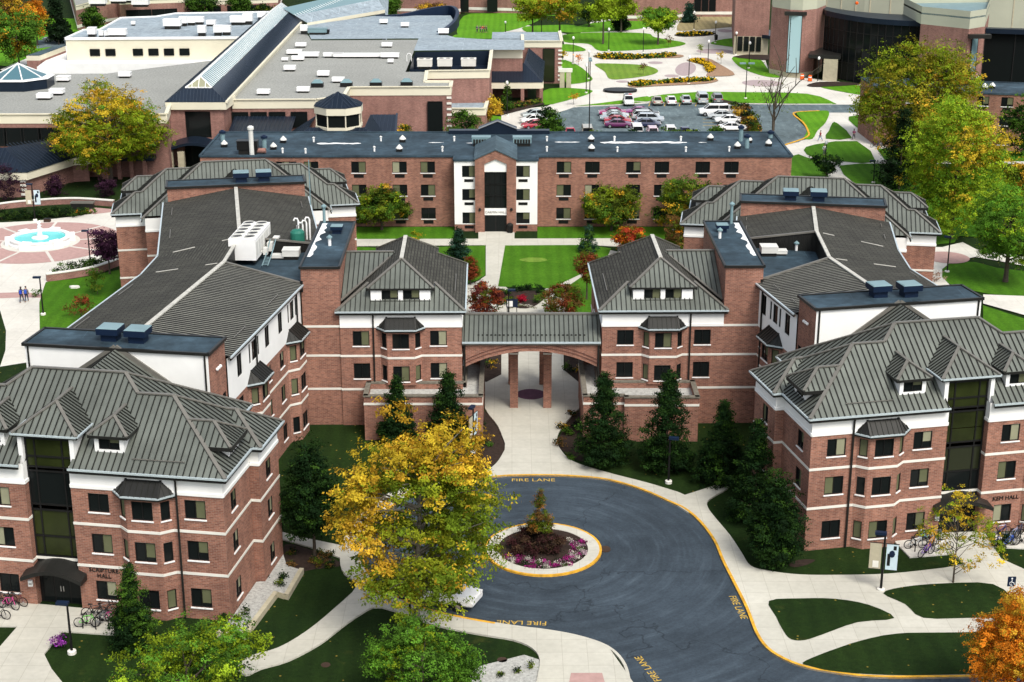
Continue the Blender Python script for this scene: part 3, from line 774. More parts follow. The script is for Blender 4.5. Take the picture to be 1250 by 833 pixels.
HALLS = {}
def hall(name, label, A, fA, eA, Rr, fR, eR, bend, cross, tower, gate, lit, words, wwin, fe):
    """name: front frame (A,fA,eA), rear frame (Rr,fR,eR); bend = e of the ridge bend in each frame"""
    F, Q = Fr(A, fA, eA), Fr(Rr, fR, eR)
    c = F(-12, 14); root = thing(name, label, 'building', (c.x, c.y, 0)); HALLS[name] = root
    B = Bld(root)
    end_block(B, F, True, lit)
    end_block(B, Q, False, pz=14.3, pe=(12.4, 15.4))
    # ---- long wing between the two blocks, bent twice
    ZR, ZV = 14.0, 12.75
    b1, b2 = bend; P1, P2 = F(-12, b1, ZR), Q(-12, b2, ZR)
    o1, o2 = F(-19.35, b1+cross, ZV), Q(-4.65, b2-cross, ZV)          # outer eave at the bends
    i1, i2 = F(-4.7, b1-fe, ZV), Q(-19.3, b2-.6, ZV)                   # inner eave where the roof is cut
    s1, s2 = F(-12, 15.9, ZR), Q(-12, 15.4, ZR)
    sh = B['shingle_roof']
    roof(B['lit_roof'], None, [s1, P1, i1, F(-4.7, 15.9, ZV)])  # inner front slope gets the lighter shingle, its brightness painted in
    roof(sh, None, [s1, P1, o1, F(-19.35, 15.9, ZV)])
    roof(sh, None, [P1, P2, o2]); roof(sh, None, [P1, o2, o1])
    roof(sh, None, [s2, P2, o2, Q(-4.65, 15.4, ZV)])
    roof(sh, None, [s2, P2, i2, Q(-19.3, 15.4, ZV)])
    for p, q in ((s1, P1), (P2, s2)): B['ridge_flashing'].beam(p, q, .36, .1, (0, 0, .07))
    B['ridge_flashing'].beam(P1, P2, .3, .12, (0, 0, .07))
    for p, q in ((P1, i1), (P2, i2)): B['verge_flashing'].beam(p, q, .22, .16, (0, 0, .05))
    for p, q in ((P1, o1), (P2, o2)):
        d = q-p
        for a0, a1 in ((.08, .22), (.55, .82)): B['seam_flashing'].beam(p+d*a0, p+d*a1, .09, .05, (0, 0, .03))
    eo = lambda p, q: edge(B, p, q, tuple(((Vector((q.x-p.x, q.y-p.y)).normalized()).yx*Vector((1, -1))))) if False else None
    def edg(p, q, cen):
        d = (q-p).normalized(); n = Vector((d.y, -d.x)); 
        if n.dot(Vector((p.x-cen.x, p.y-cen.y))) < 0: n = -n
        edge(B, p, q, (n.x, n.y))
    for p, q in ((F(-4.7, 15.9, ZV), i1), (F(-19.35, 15.9, ZV), o1), (o1, o2), (o2, Q(-4.65, 15.4, ZV)), (i2, Q(-19.3, 15.4, ZV))): (edg(p, q, (P1+P2)/2), B.flush() if (q is i1 or (p is o2)) else None)
    # snow rails
    for k0, k1 in ((.18, .33), (.62, .78)):
        for (p, q, inn) in ((F(-5.6, 15.9, 0), F(-5.6, b1-fe, 0), 1), (F(-18.5, 15.9, 0), F(-18.5, b1, 0), 0)):
            B.rail(p.lerp(q, k0)+Vector((0, 0, 13.06)), p.lerp(q, k1)+Vector((0, 0, 13.06)))
        p, q = Q(-5.6, 15.4, 0), Q(-5.6, b2, 0); B.rail(p.lerp(q, k0)+Vector((0, 0, 13.06)), p.lerp(q, k1)+Vector((0, 0, 13.06)))
        p, q = Q(-18.4, 15.4, 0), Q(-18.4, b2-2, 0); B.rail(p.lerp(q, k0)+Vector((0, 0, 13.06)), p.lerp(q, k1)+Vector((0, 0, 13.06)))
    # inner facade of the front wing
    tf = b1-fe
    a, b = F(-5.0, 15.9), F(-5.0, tf); L = (b-a).length; ops = []
    for kind, e in wwin:
        d0 = e-15.9
        if kind == 'b':                                    # bay with the triple window above
            for dx, w in ((-1.05, .42), (0, 1.05), (1.05, .42)):
                ops.append((d0+dx-w/2, d0+dx+w/2, 10.4, 12.0)); window(root, F(-5, e+dx, 10.4), F.n(1, 0), w, 1.6, 'slim', False)
            F2 = Fr(F(-5.0, e).xy, F.e, -F.f); bay(B, F2, -1.75, 1.75, .75, .72)
        else:
            ops.append((d0-.55, d0+.55, 10.3, 12.05)); window(root, F(-5, e, 10.3), F.n(1, 0), 1.1, 1.75, 'dark', False)
            for z, h in WIN: ops.append((d0-.55, d0+.55, z, z+h)); window(root, F(-5, e, z), F.n(1, 0), 1.1, h, rk())
    B.flush()
    n = F.n(1, 0); wall(B['brick_wall'], a, b, 0, 8.94, n, ops); wall(B['stucco_wall'], a, b, 8.94, 12.6, n, ops)
    for z in BANDS: B['stone_band'].beam(Vector((a.x, a.y, z+.09))+Vector((*n, 0))*.012, Vector((b.x, b.y, z+.09))+Vector((*n, 0))*.012, .05, .19)
    for e in (tf-1.4, tf-12.3):
        if e > 17: B.spout([F(-4.9, e, .05), F(-4.9, e, 12.4)])
    # outer facades and cut ends
    B.flush()
    for p, q, inw in ((F(-19, 15.9), F(-19, b1+cross), F(-12, 20)), (F(-19, b1+cross), Q(-5, b2-cross), (P1+P2)/2), (Q(-5, b2-cross), Q(-5, 15.4), Q(-12, 20)), (Q(-19, 15.4), Q(-19, b2-.6), Q(-12, 20))):
        if inw == Q(-12, 20) and p == Q(-19, 15.4): B.flush()
        d = (q-p).normalized(); nv = Vector((d.y, -d.x, 0))
        if nv.dot(Vector((p.x-inw.x, p.y-inw.y, 0))) < 0: nv = -nv
        ops = []; Ln = (q-p).length; k = 2.0
        while k < Ln-1.5:
            for z, h in WIN+((10.3, 1.75),):
                ops.append((k-.6, k+.6, z, z+h)); 
            k += 4.2
        ops = [] if Ln < 3 else ops
        wall(B['brick_wall'], p, q, 0, 8.94, (nv.x, nv.y), ops); wall(B['stucco_wall'], p, q, 8.94, 12.6, (nv.x, nv.y), ops)
        for o_ in ops:
            window(root, p+d*((o_[0]+o_[1])/2)+Vector((0, 0, o_[2])), (nv.x, nv.y), 1.2, o_[3]-o_[2], 'half', o_[2] < 10)
        for z in BANDS: B['stone_band'].beam(Vector((p.x, p.y, z+.09))+nv*.012, Vector((q.x, q.y, z+.09))+nv*.012, .05, .19)
    # mechanical well: floor, metal sides
    t0, t1, t2, t3 = [Vector((*t, 0)) for t in tower]                  # front outer-left, front right, back right, back left
    ti_f, ti_b = (t0, t3) if (t0-P1.xy.to_3d()).length < (t1-P1.xy.to_3d()).length else (t1, t2)
    zf = 12.1
    B['well_roof'].face([(P1.x, P1.y, zf), (i1.x, i1.y, zf), (ti_f.x, ti_f.y, zf), (ti_b.x, ti_b.y, zf), (i2.x, i2.y, zf), (P2.x, P2.y, zf)])
    for p, q in ((P1, P2), (P2, i2), (P1, i1)): 
        B['well_siding'].face([(p.x, p.y, zf), (q.x, q.y, zf), q-Vector((0, 0, .02)), p-Vector((0, 0, .02))])
        k = int((q-p).length/.4)
        for i in range(1, k):
            w = p.lerp(q, i/k); B['well_siding'].beam((w.x, w.y, zf), (w.x, w.y, w.z-.1), .05, .05)
    B['parapet_edge'].beam((i1.x, i1.y, 12.6), (ti_f.x, ti_f.y, 12.6), .25, 1.0)
    B['parapet_edge'].beam((i2.x, i2.y, 12.6), (ti_b.x, ti_b.y, 12.6), .2, .3)
    wall(B['brick_wall'], i2, ti_b, 0, 12.5, (0, 1))
    wall(B['brick_wall'], i1, ti_f, 0, 12.5, (0, -1))
    B.flush()
    # ---- stair tower
    zt = 14.25; T = [t0, t1, t2, t3]
    for i in range(4):
        p, q = T[i], T[(i+1) % 4]; d = (q-p).normalized(); nv = Vector((d.y, -d.x, 0))
        wall(B['brick_wall'], p, q, 0, zt-.1, (nv.x, nv.y))
        B['parapet_edge'].beam(p-d*.13+nv*.06+Vector((0, 0, zt)), q+d*.13+nv*.06+Vector((0, 0, zt)), .18, .2)
        for z in BANDS+(8.94,): B['stone_band'].beam(Vector((p.x, p.y, z+.09))+nv*.012-d*.035, Vector((q.x, q.y, z+.09))+nv*.012+d*.035, .05, .19)
    B['flat_roof'].face([(p.x, p.y, zt) for p in T])
    # pale wear of the coating along the inner edge
    a0, a1 = ti_f.lerp(ti_b, .22), ti_f.lerp(ti_b, .97); dv = (t1-t0).normalized()*(.55 if ti_f is t0 else -.55)
    rngw = random.Random(3); prev = None; nst = 14
    L0 = [a0.lerp(a1, i/nst)+dv*.25 for i in range(nst+1)]; L1 = [a0.lerp(a1, i/nst)+dv*(.5+rngw.random()*1.0) for i in range(nst+1)]
    for i in range(nst): B['roof_coating'].face([(*x.xy, zt+.012) for x in (L0[i], L0[i+1], L1[i+1], L1[i])])
    B.flush()
    # ---- gate range beside the arch
    gate_block(B, *gate)
    B.flush()
    for body, f, z, s in words: text(body, s, F(f, -.03, z), math.atan2(F.f.y, F.f.x)+(0 if F.f.x > 0 else math.pi), 'letter', root)
    return F, Q

def gate_block(B, cx, y0, th, inner):
    """cx,y0: middle of its front wall; inner: +1 when the arch lies on its right"""
    F = Fr((cx, y0), (math.cos(th)*inner, math.sin(th)*inner), (-math.sin(th), math.cos(th)))
    hw, dp = 5.2, 14.1
    pts = [F(-hw, 0), F(hw, 0), F(hw, dp), F(-hw, dp)]
    ops = {0: [], 1: [], 2: []}
    for f in (-3.42, 3.2):
        for z, h in WIN[1:]: ops[0].append((f+hw-.71, f+hw+.71, z, z+h)); window(B.root, F(f, 0, z), F.n(0, -1), 1.42, h, rk())
    for e in (4, 9.5):
        for z, h in WIN[1:]: ops[1].append((e-.6, e+.6, z, z+h)); window(B.root, F(hw, e, z), F.n(1, 0), 1.2, h, rk())
    poly_walls(B, pts, ops, skip=(3,))
    bay(B, F, -1.75, 1.75, .62, .6, zb=3.9, wins=WIN[1:])
    B.spout([F(-2.35*1, -.12, 4), F(-2.35, -.12, 10.1)])
    Z0 = ZE; s = .66; W = hw+.3; zr = Z0+s*hw
    X = lambda f, e: F(f, e, 0)
    ze = Z0-s*.3; zd = 12.2; fd = (zr-zd)/s; ed = (zd-Z0)/s
    ms, rb, sg = B['seamed_roof'], B['roof_seam'], B['shingle_roof']
    def P(f, e, z): return F(f, e, z)
    # front lower hip, rear lower hip
    for e0, d in ((-.3, 1), (dp+.3, -1)):
        roof(ms, rb, [P(-W, e0, ze), P(W, e0, ze), P(fd, e0+d*(ed+.3), zd), P(-fd, e0+d*(ed+.3), zd)], .42)
        ef = e0+d*.95
        rm, wm = MB(), MB(); dc, df = View(rm, 2), View(rm, 3)
        roof(View(rm, 0), View(rm, 1), [P(-fd-.0, ef, zd), P(fd, ef, zd), P(0, ef+d*(fd-.1), zr)], .42)
        for sx in (-1, 1):
            roof(sg, None, [P(sx*W, e0, ze), P(sx*W, dp/2, ze), P(sx*fd, dp/2, zd), P(sx*fd, e0+d*(ed+.3), zd)])
            roof(sg, None, [P(sx*fd, ef, zd), P(sx*fd, dp/2, zd), P(0, dp/2, zr), P(0, ef+d*(fd-.1), zr)])
            cap(B, P(sx*W, e0, ze), P(sx*fd, e0+d*(ed+.3), zd)); dc.beam(P(sx*fd, ef, zd), P(0, ef+d*(fd-.1), zr), .24, .09, (0, 0, .07))
            df.beam(P(sx*fd, ef, zd), P(sx*fd, e0+d*(ed+.3), zd), .12, .24, (0, 0, -.1))
            f2 = fd-.3
            wm.face([P(sx*f2, ef+d*.25, Z0+.3), P(sx*f2, e0+d*(ed+.3), zd), P(sx*f2, ef+d*.25, zd)])
        df.beam(P(-fd, ef, zd), P(fd, ef, zd), .12, .15, (0, 0, -.06))
        if d == 1:
            eg = ef+.1; zs = Z0+s*eg+.12; f2 = fd-.3
            wall(wm, P(-f2, eg, 0), P(f2, eg, 0), zs-.3, zd-.05, F.n(0, -1), [(f2-1.62, f2-.2, zs-.14, zs+.84), (f2+.2, f2+1.62, zs-.14, zs+.84)])
            wq = [(P(q, eg, zs-.14), F.n(0, -1), 1.42, .98, 'half', False, True) for q in (-.91, .91)]
            df.beam(P(-f2, eg-.06, zs-.2), P(f2, eg-.06, zs-.2), .1, .1)
            edge(B, P(-W, e0, ze), P(W, e0, ze), F.n(0, -1))
        else: edge(B, P(-W, e0, ze), P(W, e0, ze), F.n(0, 1)); wq = []; wall(wm, P(-fd+.3, ef+d*.25, 0), P(fd-.3, ef+d*.25, 0), Z0+.3, zd-.05, F.n(0, 1))
        o = wm.build('dormer', 'white_paint', B.root); rm.build('roof', ['seam_metal', 'rib_metal', 'cap_metal', 'dark_metal'], o)
        for w_ in wq: window(o, *w_)
    edge(B, P(W, -.3, ze), P(W, dp+.3, ze), F.n(1, 0))
    B['ridge_flashing'].beam(P(0, 3.3, zr), P(0, dp-3.3, zr), .34, .1, (0, 0, .07))
    B.rail(P(W-.9, 3.2, ze+.75), P(W-.9, 8.4, ze+.75))
    # saddle roof from the stair tower
    roof(ms, rb, [P(-hw+.02, .9, ze+.55), P(-.75, 7.2, 13.62), P(-hw+.02, 7.2, 13.62)], .42)
    roof(ms, None, [P(-hw+.02, 7.2, 13.62), P(-.75, 7.2, 13.62), P(-hw+.02, dp-1, ze+.5)])
    cap(B, P(-hw, 7.2, 13.62), P(-.9, 7.2, 13.62)); cap(B, P(-hw+.05, .9, ze+.55), P(-1.2, 6.6, 13.3), .22)

LITL = [(10.05, 10.7, 'shade_green'), (10.8, 11.95, 'shade_green'), (7.35, 9.65, 'glass'), (5.05, 6.85, 'shade_green'), (3.6, 4.95, 'shade_green')]
LITR = [(10.05, 10.7, 'shade_green'), (10.8, 11.95, 'shade_green'), (7.35, 8.35, 'shade_green'), (8.4, 9.65, 'shade_green'), (5.05, 6.85, 'glass_green'), (3.6, 4.95, 'glass')]
FS, QS = hall('residence_hall', 'brick residence hall on the left with SCRIPTURE HALL lettering by its dark entrance', (-18.6186, 92.2072), (.98711, -.16005), (.16005, .98711),
     (-42.9327, 170.1128), (-.98325, -.18224), (.18224, -.98325), (35.8, 35.0), -.6,
     ((-17.85, 127.0), (-14.65, 127.06), (-14.75, 142.2), (-17.8, 142.2)), (-9.5, 127.0, R(.9), 1), LITL,
     [('SCRIPTURE', -8.62, 2.92, .42), ('HALL', -8.62, 2.50, .42)],
     (('s', 18.6), ('b', 22.1), ('s', 25.4), ('s', 28.9), ('b', 32.2)), 1.1)
FK, QK = hall('residence_hall', 'brick residence hall on the right with KEM HALL lettering by its arched canopy', (21.1744, 102.5459), (-.97881, -.20475), (-.20475, .97881),
     (43.5838, 162.5222), (.98902, -.14781), (-.14781, -.98902), (26.4, 24.9), -.6,
     ((18.1, 127.4), (21.3, 127.45), (21.3, 142.4), (18.0, 142.4)), (12.92, 127.3, R(.9), -1), LITR,
     [('KEM HALL', -15.6, 2.62, .46)],
     (('s', 17.9), ('b', 20.6), ('s', 23.3)), 1.5)
# ------------------------------------------------------------------ ground and paving
g = MB(); g.face([(-1600, -300, 0), (1600, -300, 0), (1600, 2600, 0), (-1600, 2600, 0)])
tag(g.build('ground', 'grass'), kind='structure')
def P2(px, z=0): return [G(x, y, z) for x, y in px]
def sheet(name, px, z, mat, smooth=0, closed=True, world=False):
    pts = [Vector((x, y, 0)) for x, y in px] if world else P2(px)
    if smooth: pts = spline(pts, smooth, True)
    ar = sum(pts[i].x*pts[(i+1) % len(pts)].y-pts[(i+1) % len(pts)].x*pts[i].y for i in range(len(pts)))
    if ar < 0: pts = pts[::-1]
    mb = MB(); mb.face([(p.x, p.y, z) for p in pts])
    return tag(mb.build(name, mat), kind='structure')
def strip(name, pts, w, z0, z1, mat, side=0):
    """raised strip (kerb, low wall) following ground points"""
    mb = MB(); n = len(pts); L = []
    for i in range(n):
        d = (pts[min(i+1, n-1)]-pts[max(i-1, 0)]).normalized(); nn = Vector((-d.y, d.x, 0))
        L.append((pts[i]+nn*w*(.5+side*.5), pts[i]-nn*w*(.5-side*.5)))
    for i in range(n-1):
        (a, b), (c, d) = L[i], L[i+1]
        A = [(b.x, b.y, z0), (d.x, d.y, z0), (c.x, c.y, z0), (a.x, a.y, z0)]
        mb.face([(x, y, z1) for x, y, _ in A])
        mb.face([(b.x, b.y, z0), (d.x, d.y, z0), (d.x, d.y, z1), (b.x, b.y, z1)]); mb.face([(c.x, c.y, z0), (a.x, a.y, z0), (a.x, a.y, z1), (c.x, c.y, z1)])
    for k in (0, -1):
        a, b = L[k]; mb.face([(a.x, a.y, z0), (b.x, b.y, z0), (b.x, b.y, z1), (a.x, a.y, z1)])
    return tag(mb.build(name, mat), kind='structure')

# near drive: kerb line seen in the photo, clockwise from the right bottom corner
KERB_R = [(1500, 824), (1170, 828.6), (1068, 828.6), (1020, 823.5), (983, 816.7), (955.7, 806.5), (935, 793), (921.7, 774), (909.8, 743.7), (894.6, 713), (881, 686), (870.8, 662),
          (853.8, 639), (835, 623), (816, 614), (782, 599), (741, 587.4), (697, 583), (655, 582), (618.9, 582.6)]
KERB_L = [(618.9, 582.6), (570, 588), (520, 600), (484, 617), (462, 634), (448, 652), (443.5, 675), (449, 697), (466, 717), (496.5, 735), (530.5, 747), (568, 755.5), (605, 762), (640, 767),
          (664.7, 770), (703.8, 777), (741, 789.5), (761.6, 808), (770, 833), (776, 880)]
drive = KERB_R+KERB_L[1:]+[(1500, 880)]
sheet('road', drive, .012, 'asphalt', 4)
K1 = spline(P2(KERB_R), 4); K2 = spline(P2(KERB_L), 4)
strip('kerb', K1, .20, 0, .14, 'yellow_paint', -1)
strip('kerb', K2[:4*12+1], .20, 0, .14, 'yellow_paint', -1)
strip('kerb', K2[4*12:], .20, 0, .13, 'concrete', -1)
# pavement round the drive (raised to kerb height)
def slab(name, px, z, mat, sm=4):
    pts = spline(P2(px), sm, True) if sm else P2(px)
    mb = MB(); mb.prism([(p.x, p.y) for p in pts], -.2, z)
    return tag(mb.build(name, mat), kind='structure')
# outer edges of the walk
WALK_N = [(442, 628), (470, 606), (520, 588), (560, 581), (585, 580), (605, 568), (616, 551), (617, 538), (608, 522), (597, 508), (592, 500), (592, 465), (612, 458), (612, 430), (688, 430), (688, 452), (707, 466), (707, 498), (700, 508), (686, 522), (679, 535), (684, 550), (700, 565), (740, 578), (790, 591), (828, 602)]
NORTH = WALK_N+[(835, 623), (816, 614), (782, 599), (741, 587.4), (697, 583), (655, 582), (618.9, 582.6), (570, 588), (520, 600), (484, 617), (462, 634)]
def slab2(name, pts, z, mat):
    mb = MB(); mb.prism([(p.x, p.y) for p in pts], -.2, z); return tag(mb.build(name, mat), kind='structure')
ring = lambda k, i0, i1: [k[i] for i in range(i0, i1+1)]
nk = spline(P2(KERB_R), 4)
i_br = 4*13; 
wn = spline(P2([(442, 628), (470, 606), (520, 588), (560, 581), (585, 580), (605, 568), (616, 551)]), 4)+spline(P2([(616.5, 543), (608, 522), (597, 508), (592, 500)]), 3)+P2([(592, 466), (612, 458), (612, 380), (688, 380), (688, 453), (707, 466)])+spline(P2([(707, 500), (697, 510), (684, 526), (680, 538), (684, 550), (700, 565), (740, 578), (790, 591), (828, 602.5)]), 4)
north = wn+P2([(841, 628)])+nk[i_br+2:]+K2[1:4*4+1]
slab2('pavement', north, .128, 'concrete')
west = K2[4*4:4*16+1]+spline(P2([(775, 838), (770, 880), (650, 880), (655, 833), (659, 808), (649.5, 793), (625.7, 782.8), (585, 776), (527, 764), (466, 743), (442, 750.5), (415, 769.5), (390.8, 788), (353, 808), (319, 818), (300, 826), (290, 815), (307.5, 802), (339.8, 792.5), (373.8, 772.6), (407.7, 745), (436, 716.5), (420, 702), (415, 686), (418, 668), (425, 646), (442, 628)]), 3)
slab2('pavement', west, .124, 'concrete')
slab('path', [(345, 651), (374, 658.5), (416, 667), (424, 672), (424, 686), (416, 682.5), (378, 669), (345, 660)], .10, 'concrete', 0)
east = nk[:i_br+3]+P2([(828, 602.5)])+spline(P2([(836, 606), (855, 600), (884, 591), (889, 597), (866, 611), (864, 621), (875, 636), (891, 655), (905, 676), (916.6, 692.7), (940, 699), (976, 703.2), (1020, 703.8), (1085, 702.2), (1153, 695)]), 4)+P2([(1178, 690), (1161, 678), (1146, 652), (1201, 650.6), (1222, 684), (1275, 708), (1500, 735)])
slab2('pavement', east, .124, 'concrete')
lawnA = [(938.7, 736), (976, 733), (1020, 733.5), (1061, 741), (1091.6, 757), (1047, 762), (1006.7, 776), (983, 783.8), (966, 783), (957, 774), (947, 755)]
lawnB = [(979.5, 811.6), (1000, 802), (1020, 794.6), (1051, 784.5), (1095, 776), (1170, 774.5), (1500, 771), (1500, 815), (1170, 826), (1068, 826), (1013.5, 821.5), (990, 816)]
lawnC = [(1078, 726.7), (1102, 719), (1153, 714.5), (1212, 715.5), (1243, 738.6), (1262, 756), (1187, 756.6), (1127, 756.6), (1105, 740)]
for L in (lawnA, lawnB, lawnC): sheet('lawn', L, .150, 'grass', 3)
# bicycle pads
slab('path', [(1092, 662.4), (1110.6, 681.7), (1161, 677.5), (1147.5, 652)], .10, 'concrete_pale', 0)
slab('path', [(1215, 652), (1214, 669), (1252, 671), (1500, 670), (1500, 645)], .10, 'concrete_pale', 0)
slab('path', [(46, 738.7), (101, 744), (136, 748), (141, 776.5), (83, 772.6), (76.4, 772.6), (54, 800), (63, 818), (76.5, 835), (90, 880), (-140, 880), (-140, 800), (0, 791), (21.8, 766), (-140, 766), (-140, 730)], .10, 'concrete', 0)
# courtyard walks and lawns
slab('path', [(425, 292.5), (747, 291.5), (790, 296), (835, 306), (835, 311), (790, 303), (746, 301), (720, 299.6), (616.6, 300), (610, 345), (625, 357), (660, 357), (740, 305), (755, 308), (690, 352), (690, 382), (560, 382), (565, 350), (583, 344), (593, 337), (593, 299.6), (425, 301)], .05, 'concrete', 0)
slab('path', [(584, 278), (628, 278), (628, 293), (584, 293)], .055, 'concrete', 0)
sheet('lawn', [(616.6, 300.5), (717.4, 299.8), (746, 304), (740, 318), (710, 335), (672, 353), (608, 350.6)], .07, 'grass_court')
sheet('lawn', [(431, 277.5), (556, 277.5), (555, 292.3), (431, 292.6)], .03, 'grass_court')
sheet('lawn', [(656, 277.5), (850, 277.5), (850, 300), (790, 295.5), (746, 291.3), (656, 291.5)], .03, 'grass_court')
sheet('lawn', [(529, 302), (592.6, 300), (592.6, 336), (582, 343), (562, 350), (562, 384), (520, 384), (520, 305)], .03, 'grass_court')
sheet('lawn', [(735, 310), (790, 304), (850, 315), (850, 386), (692, 386), (692, 350)], .03, 'grass_court')
sheet('lawn', [(425, 301.2), (461, 303), (455, 312), (425, 312)], .03, 'grass_court')
# shrub bed at the foot of the centre lawn
sheet('mulch', [(607, 353), (625, 356), (665, 356), (668, 362), (650, 376), (628, 376), (612, 365)], .08, 'mulch', 3)
sheet('bare_patch', [(634, 318), (645, 315.5), (662, 316), (668, 319), (655, 321), (642, 320.5)], .09, 'grass_pale', 3)
sheet('bare_patch', [(963, 690), (975, 684), (995, 684), (985, 690), (970, 693)], .03, 'mulch', 3)
# purple paver disc under the arch and dark beds beside it
def disc(name, c, r, z, mat, n=48, sy=1.):
    mb = MB(); mb.face([(c[0]+r*math.cos(2*math.pi*k/n), c[1]+r*sy*math.sin(2*math.pi*k/n), z) for k in range(n)])
    return tag(mb.build(name, mat), kind='structure')
a, b = G(632, 483), G(664, 483); disc('paving', ((a.x+b.x)/2, a.y), 1.36, .134, 'plum_brick', 48, 1.0)
sheet('mulch', [(560, 505), (592, 503), (606, 520), (616, 540), (615, 552), (600, 570), (575, 578), (560, 560)], .02, 'mulch', 3)
sheet('mulch', [(740, 505), (705, 503), (690, 520), (681, 540), (686, 550), (705, 562), (740, 566), (745, 540)], .02, 'mulch', 3)
sheet('mulch', [(594, 468), (612, 459), (612, 425), (565, 425), (560, 468)], .14, 'mulch')
sheet('mulch', [(706, 468), (690, 455), (688, 425), (735, 425), (740, 468)], .14, 'mulch')
sheet('mulch', [(348, 665), (378, 671), (414, 686), (413, 692), (380, 696), (350, 702), (344, 690)], .02, 'mulch', 3)
# roundabout island
IC, IR = (2.247, 102.737), 4.27
mb = MB(); mb.lathe([(IR, 0), (IR, .15), (IR-.18, .15)], (*IC, 0), 64); mb.f.pop(); mb.m.pop(); mb.f.pop(); mb.m.pop()
tag(mb.build('kerb', 'yellow_paint', smooth=False), kind='structure')
mb = MB(); mb.lathe([(IR-.18, 0), (IR-.18, .15), (IR-1.0, .15), (IR-1.0, .05)], (*IC, 0), 64); mb.f.pop(); mb.m.pop(); mb.f.pop(); mb.m.pop()
tag(mb.build('pavement', 'concrete'), kind='structure')
disc('mulch', IC, IR-1.0, .12, 'mulch')
# gravel beds with a stone edge beside the left hall
gb = P2([(282.4, 759), (313, 714.5), (324, 713), (346, 680.4), (350, 694), (368, 699.7), (349.6, 731), (337, 728), (305, 770), (300, 781), (267, 775)])
mb = MB(); mb.face([(p.x, p.y, .25) for p in gb]); tag(mb.build('gravel', 'gravel'), kind='stuff')
tag(strip('edging_wall', P2([(266, 777), (301, 783), (306, 770), (337, 728.5), (349.6, 732.5), (368.5, 700)]), .32, 0, .42, 'limestone'), 'low stone edging wall around the gravel strip beside the left hall', 'wall')
gb = P2([(640, 800), (659, 806), (659, 850), (560, 850), (580, 815)])
mb = MB(); mb.face([(p.x, p.y, .03) for p in gb]); tag(mb.build('gravel', 'gravel'), kind='stuff')
sheet('paving', [(697, 824), (735, 824), (745, 860), (690, 860)], .14, 'rose_paver')
# painted words on the drive
def road_text(s, px, rot, size): 
    p = G(*px); t = text(s, size, (p.x, p.y, .022), rot, 'road_paint', None, 'road_marking', True, 'CENTER', .002); tag(t, kind='structure')
road_text('FIRE LANE', (651, 588), 0, .78)
road_text('FIRE LANE', (637, 758.5), math.pi-.06, .74)
a, b = G(888, 724), G(905, 755); road_text('FIRE LANE', (897, 742), math.atan2(b.y-a.y, b.x-a.x), .72)
a, b = G(765, 800), G(790, 830); road_text('FIRE LANE', (795, 816), math.atan2(a.y-b.y, a.x-b.x), .7)
# drain grate at the island kerb, manholes
for nm, px, rx, ry in (('manhole', (613, 806), .33, .33), ('manhole', (397.5, 812), .3, .3), ('drain_grate', (739, 671), .38, .5)):
    p = G(*px); mb = MB(); mb.prism([(p.x+rx*math.cos(k*math.pi/8), p.y+ry*math.sin(k*math.pi/8)) for k in range(16)], 0, .03 if nm == 'manhole' else .06)
    lab = {613: 'round manhole cover in the dark lawn near the gravel', 397.5: 'round manhole cover in the lawn below the curving path', 739: 'dark drain grate at the yellow kerb of the island'}[px[0]]
    tag(mb.build(nm, 'leather'), lab, 'manhole' if nm == 'manhole' else 'drain')

# ---- west plaza with the fountain rings
sheet('plaza', [(-120, 275), (0, 272), (42, 270), (87, 265), (114, 261), (139.5, 257.7), (150, 262), (150, 300), (143, 318), (125, 330), (108, 334), (60, 343), (55.4, 346), (52, 356), (48.7, 370), (50, 395), (50, 440), (0, 448), (6.7, 428), (7.4, 404), (0, 379), (-120, 372)], .02, 'concrete_pale', 0)
FC = Vector((-58.28, 187.2, 0))
pc = G(111, 292); RP = 9.6
disc('paving', FC, 9.7, .034, 'rose_paver', 64)
for k in range(9):
    a = 2*math.pi*k/9+.25; d = Vector((math.cos(a), math.sin(a), 0)); n = Vector((-d.y, d.x, 0))*.18
    mb = MB(); mb.face([(*(FC+d*r_+n*s_).xy, .040) for r_, s_ in ((4.6, -1), (9.7, -1), (9.7, 1), (4.6, 1))]); tag(mb.build('paving', 'concrete_pale'), kind='structure')
disc('paving', FC, 4.75, .046, 'concrete_pale', 64)
sheet('paving', [(-30, 359), (30, 357), (51, 360), (50, 364), (30, 363.5), (-30, 366)], .034, 'rose_paver')
sheet('paving', [(114, 262), (139.5, 259), (140, 256), (96, 252)], .034, 'rose_paver')
fo = thing('fountain', 'round white fountain with turquoise water and a jet on the pink plaza', 'fountain', FC)
mb = MB(); mb.lathe([(3.85, 0), (3.85, .3), (3.6, .36), (3.6, .62), (3.72, .66), (3.72, .78), (3.1, .78), (3.1, .3)], FC, 40); mb.f.pop(); mb.m.pop(); mb.f.pop(); mb.m.pop(); mb.build('basin', 'white_paint', fo)
mb = MB(); mb.lathe([(3.12, .55), (3.12, .56)], FC, 40); mb.build('pool', 'water', fo)
for k in range(6):
    a = k*math.pi/3+.3; mb = MB(); mb.box((FC.x+3.6*math.cos(a), FC.y+3.6*math.sin(a), 0), (1.1, 1.2, .9), a); mb.build('pedestal', 'white_paint', fo)
mb = MB(); mb.lathe([(1.0, .4), (1.0, .66), (.5, .74)], FC, 20); mb.build('jet_plinth', 'white_paint', fo)
mb = MB(); mb.lathe([(.34, .7), (.26, 1.4), (.17, 2.0), (.06, 2.7)], FC, 10)
for k in range(60):
    a = random.random()*6.28; h = random.random(); r = .12+.42*(1-h)*random.random(); mb.ball((FC.x+r*math.cos(a), FC.y+r*math.sin(a), .8+1.9*h), .05+.05*random.random(), 5)
mb.build('water_jet', 'water_white', fo)
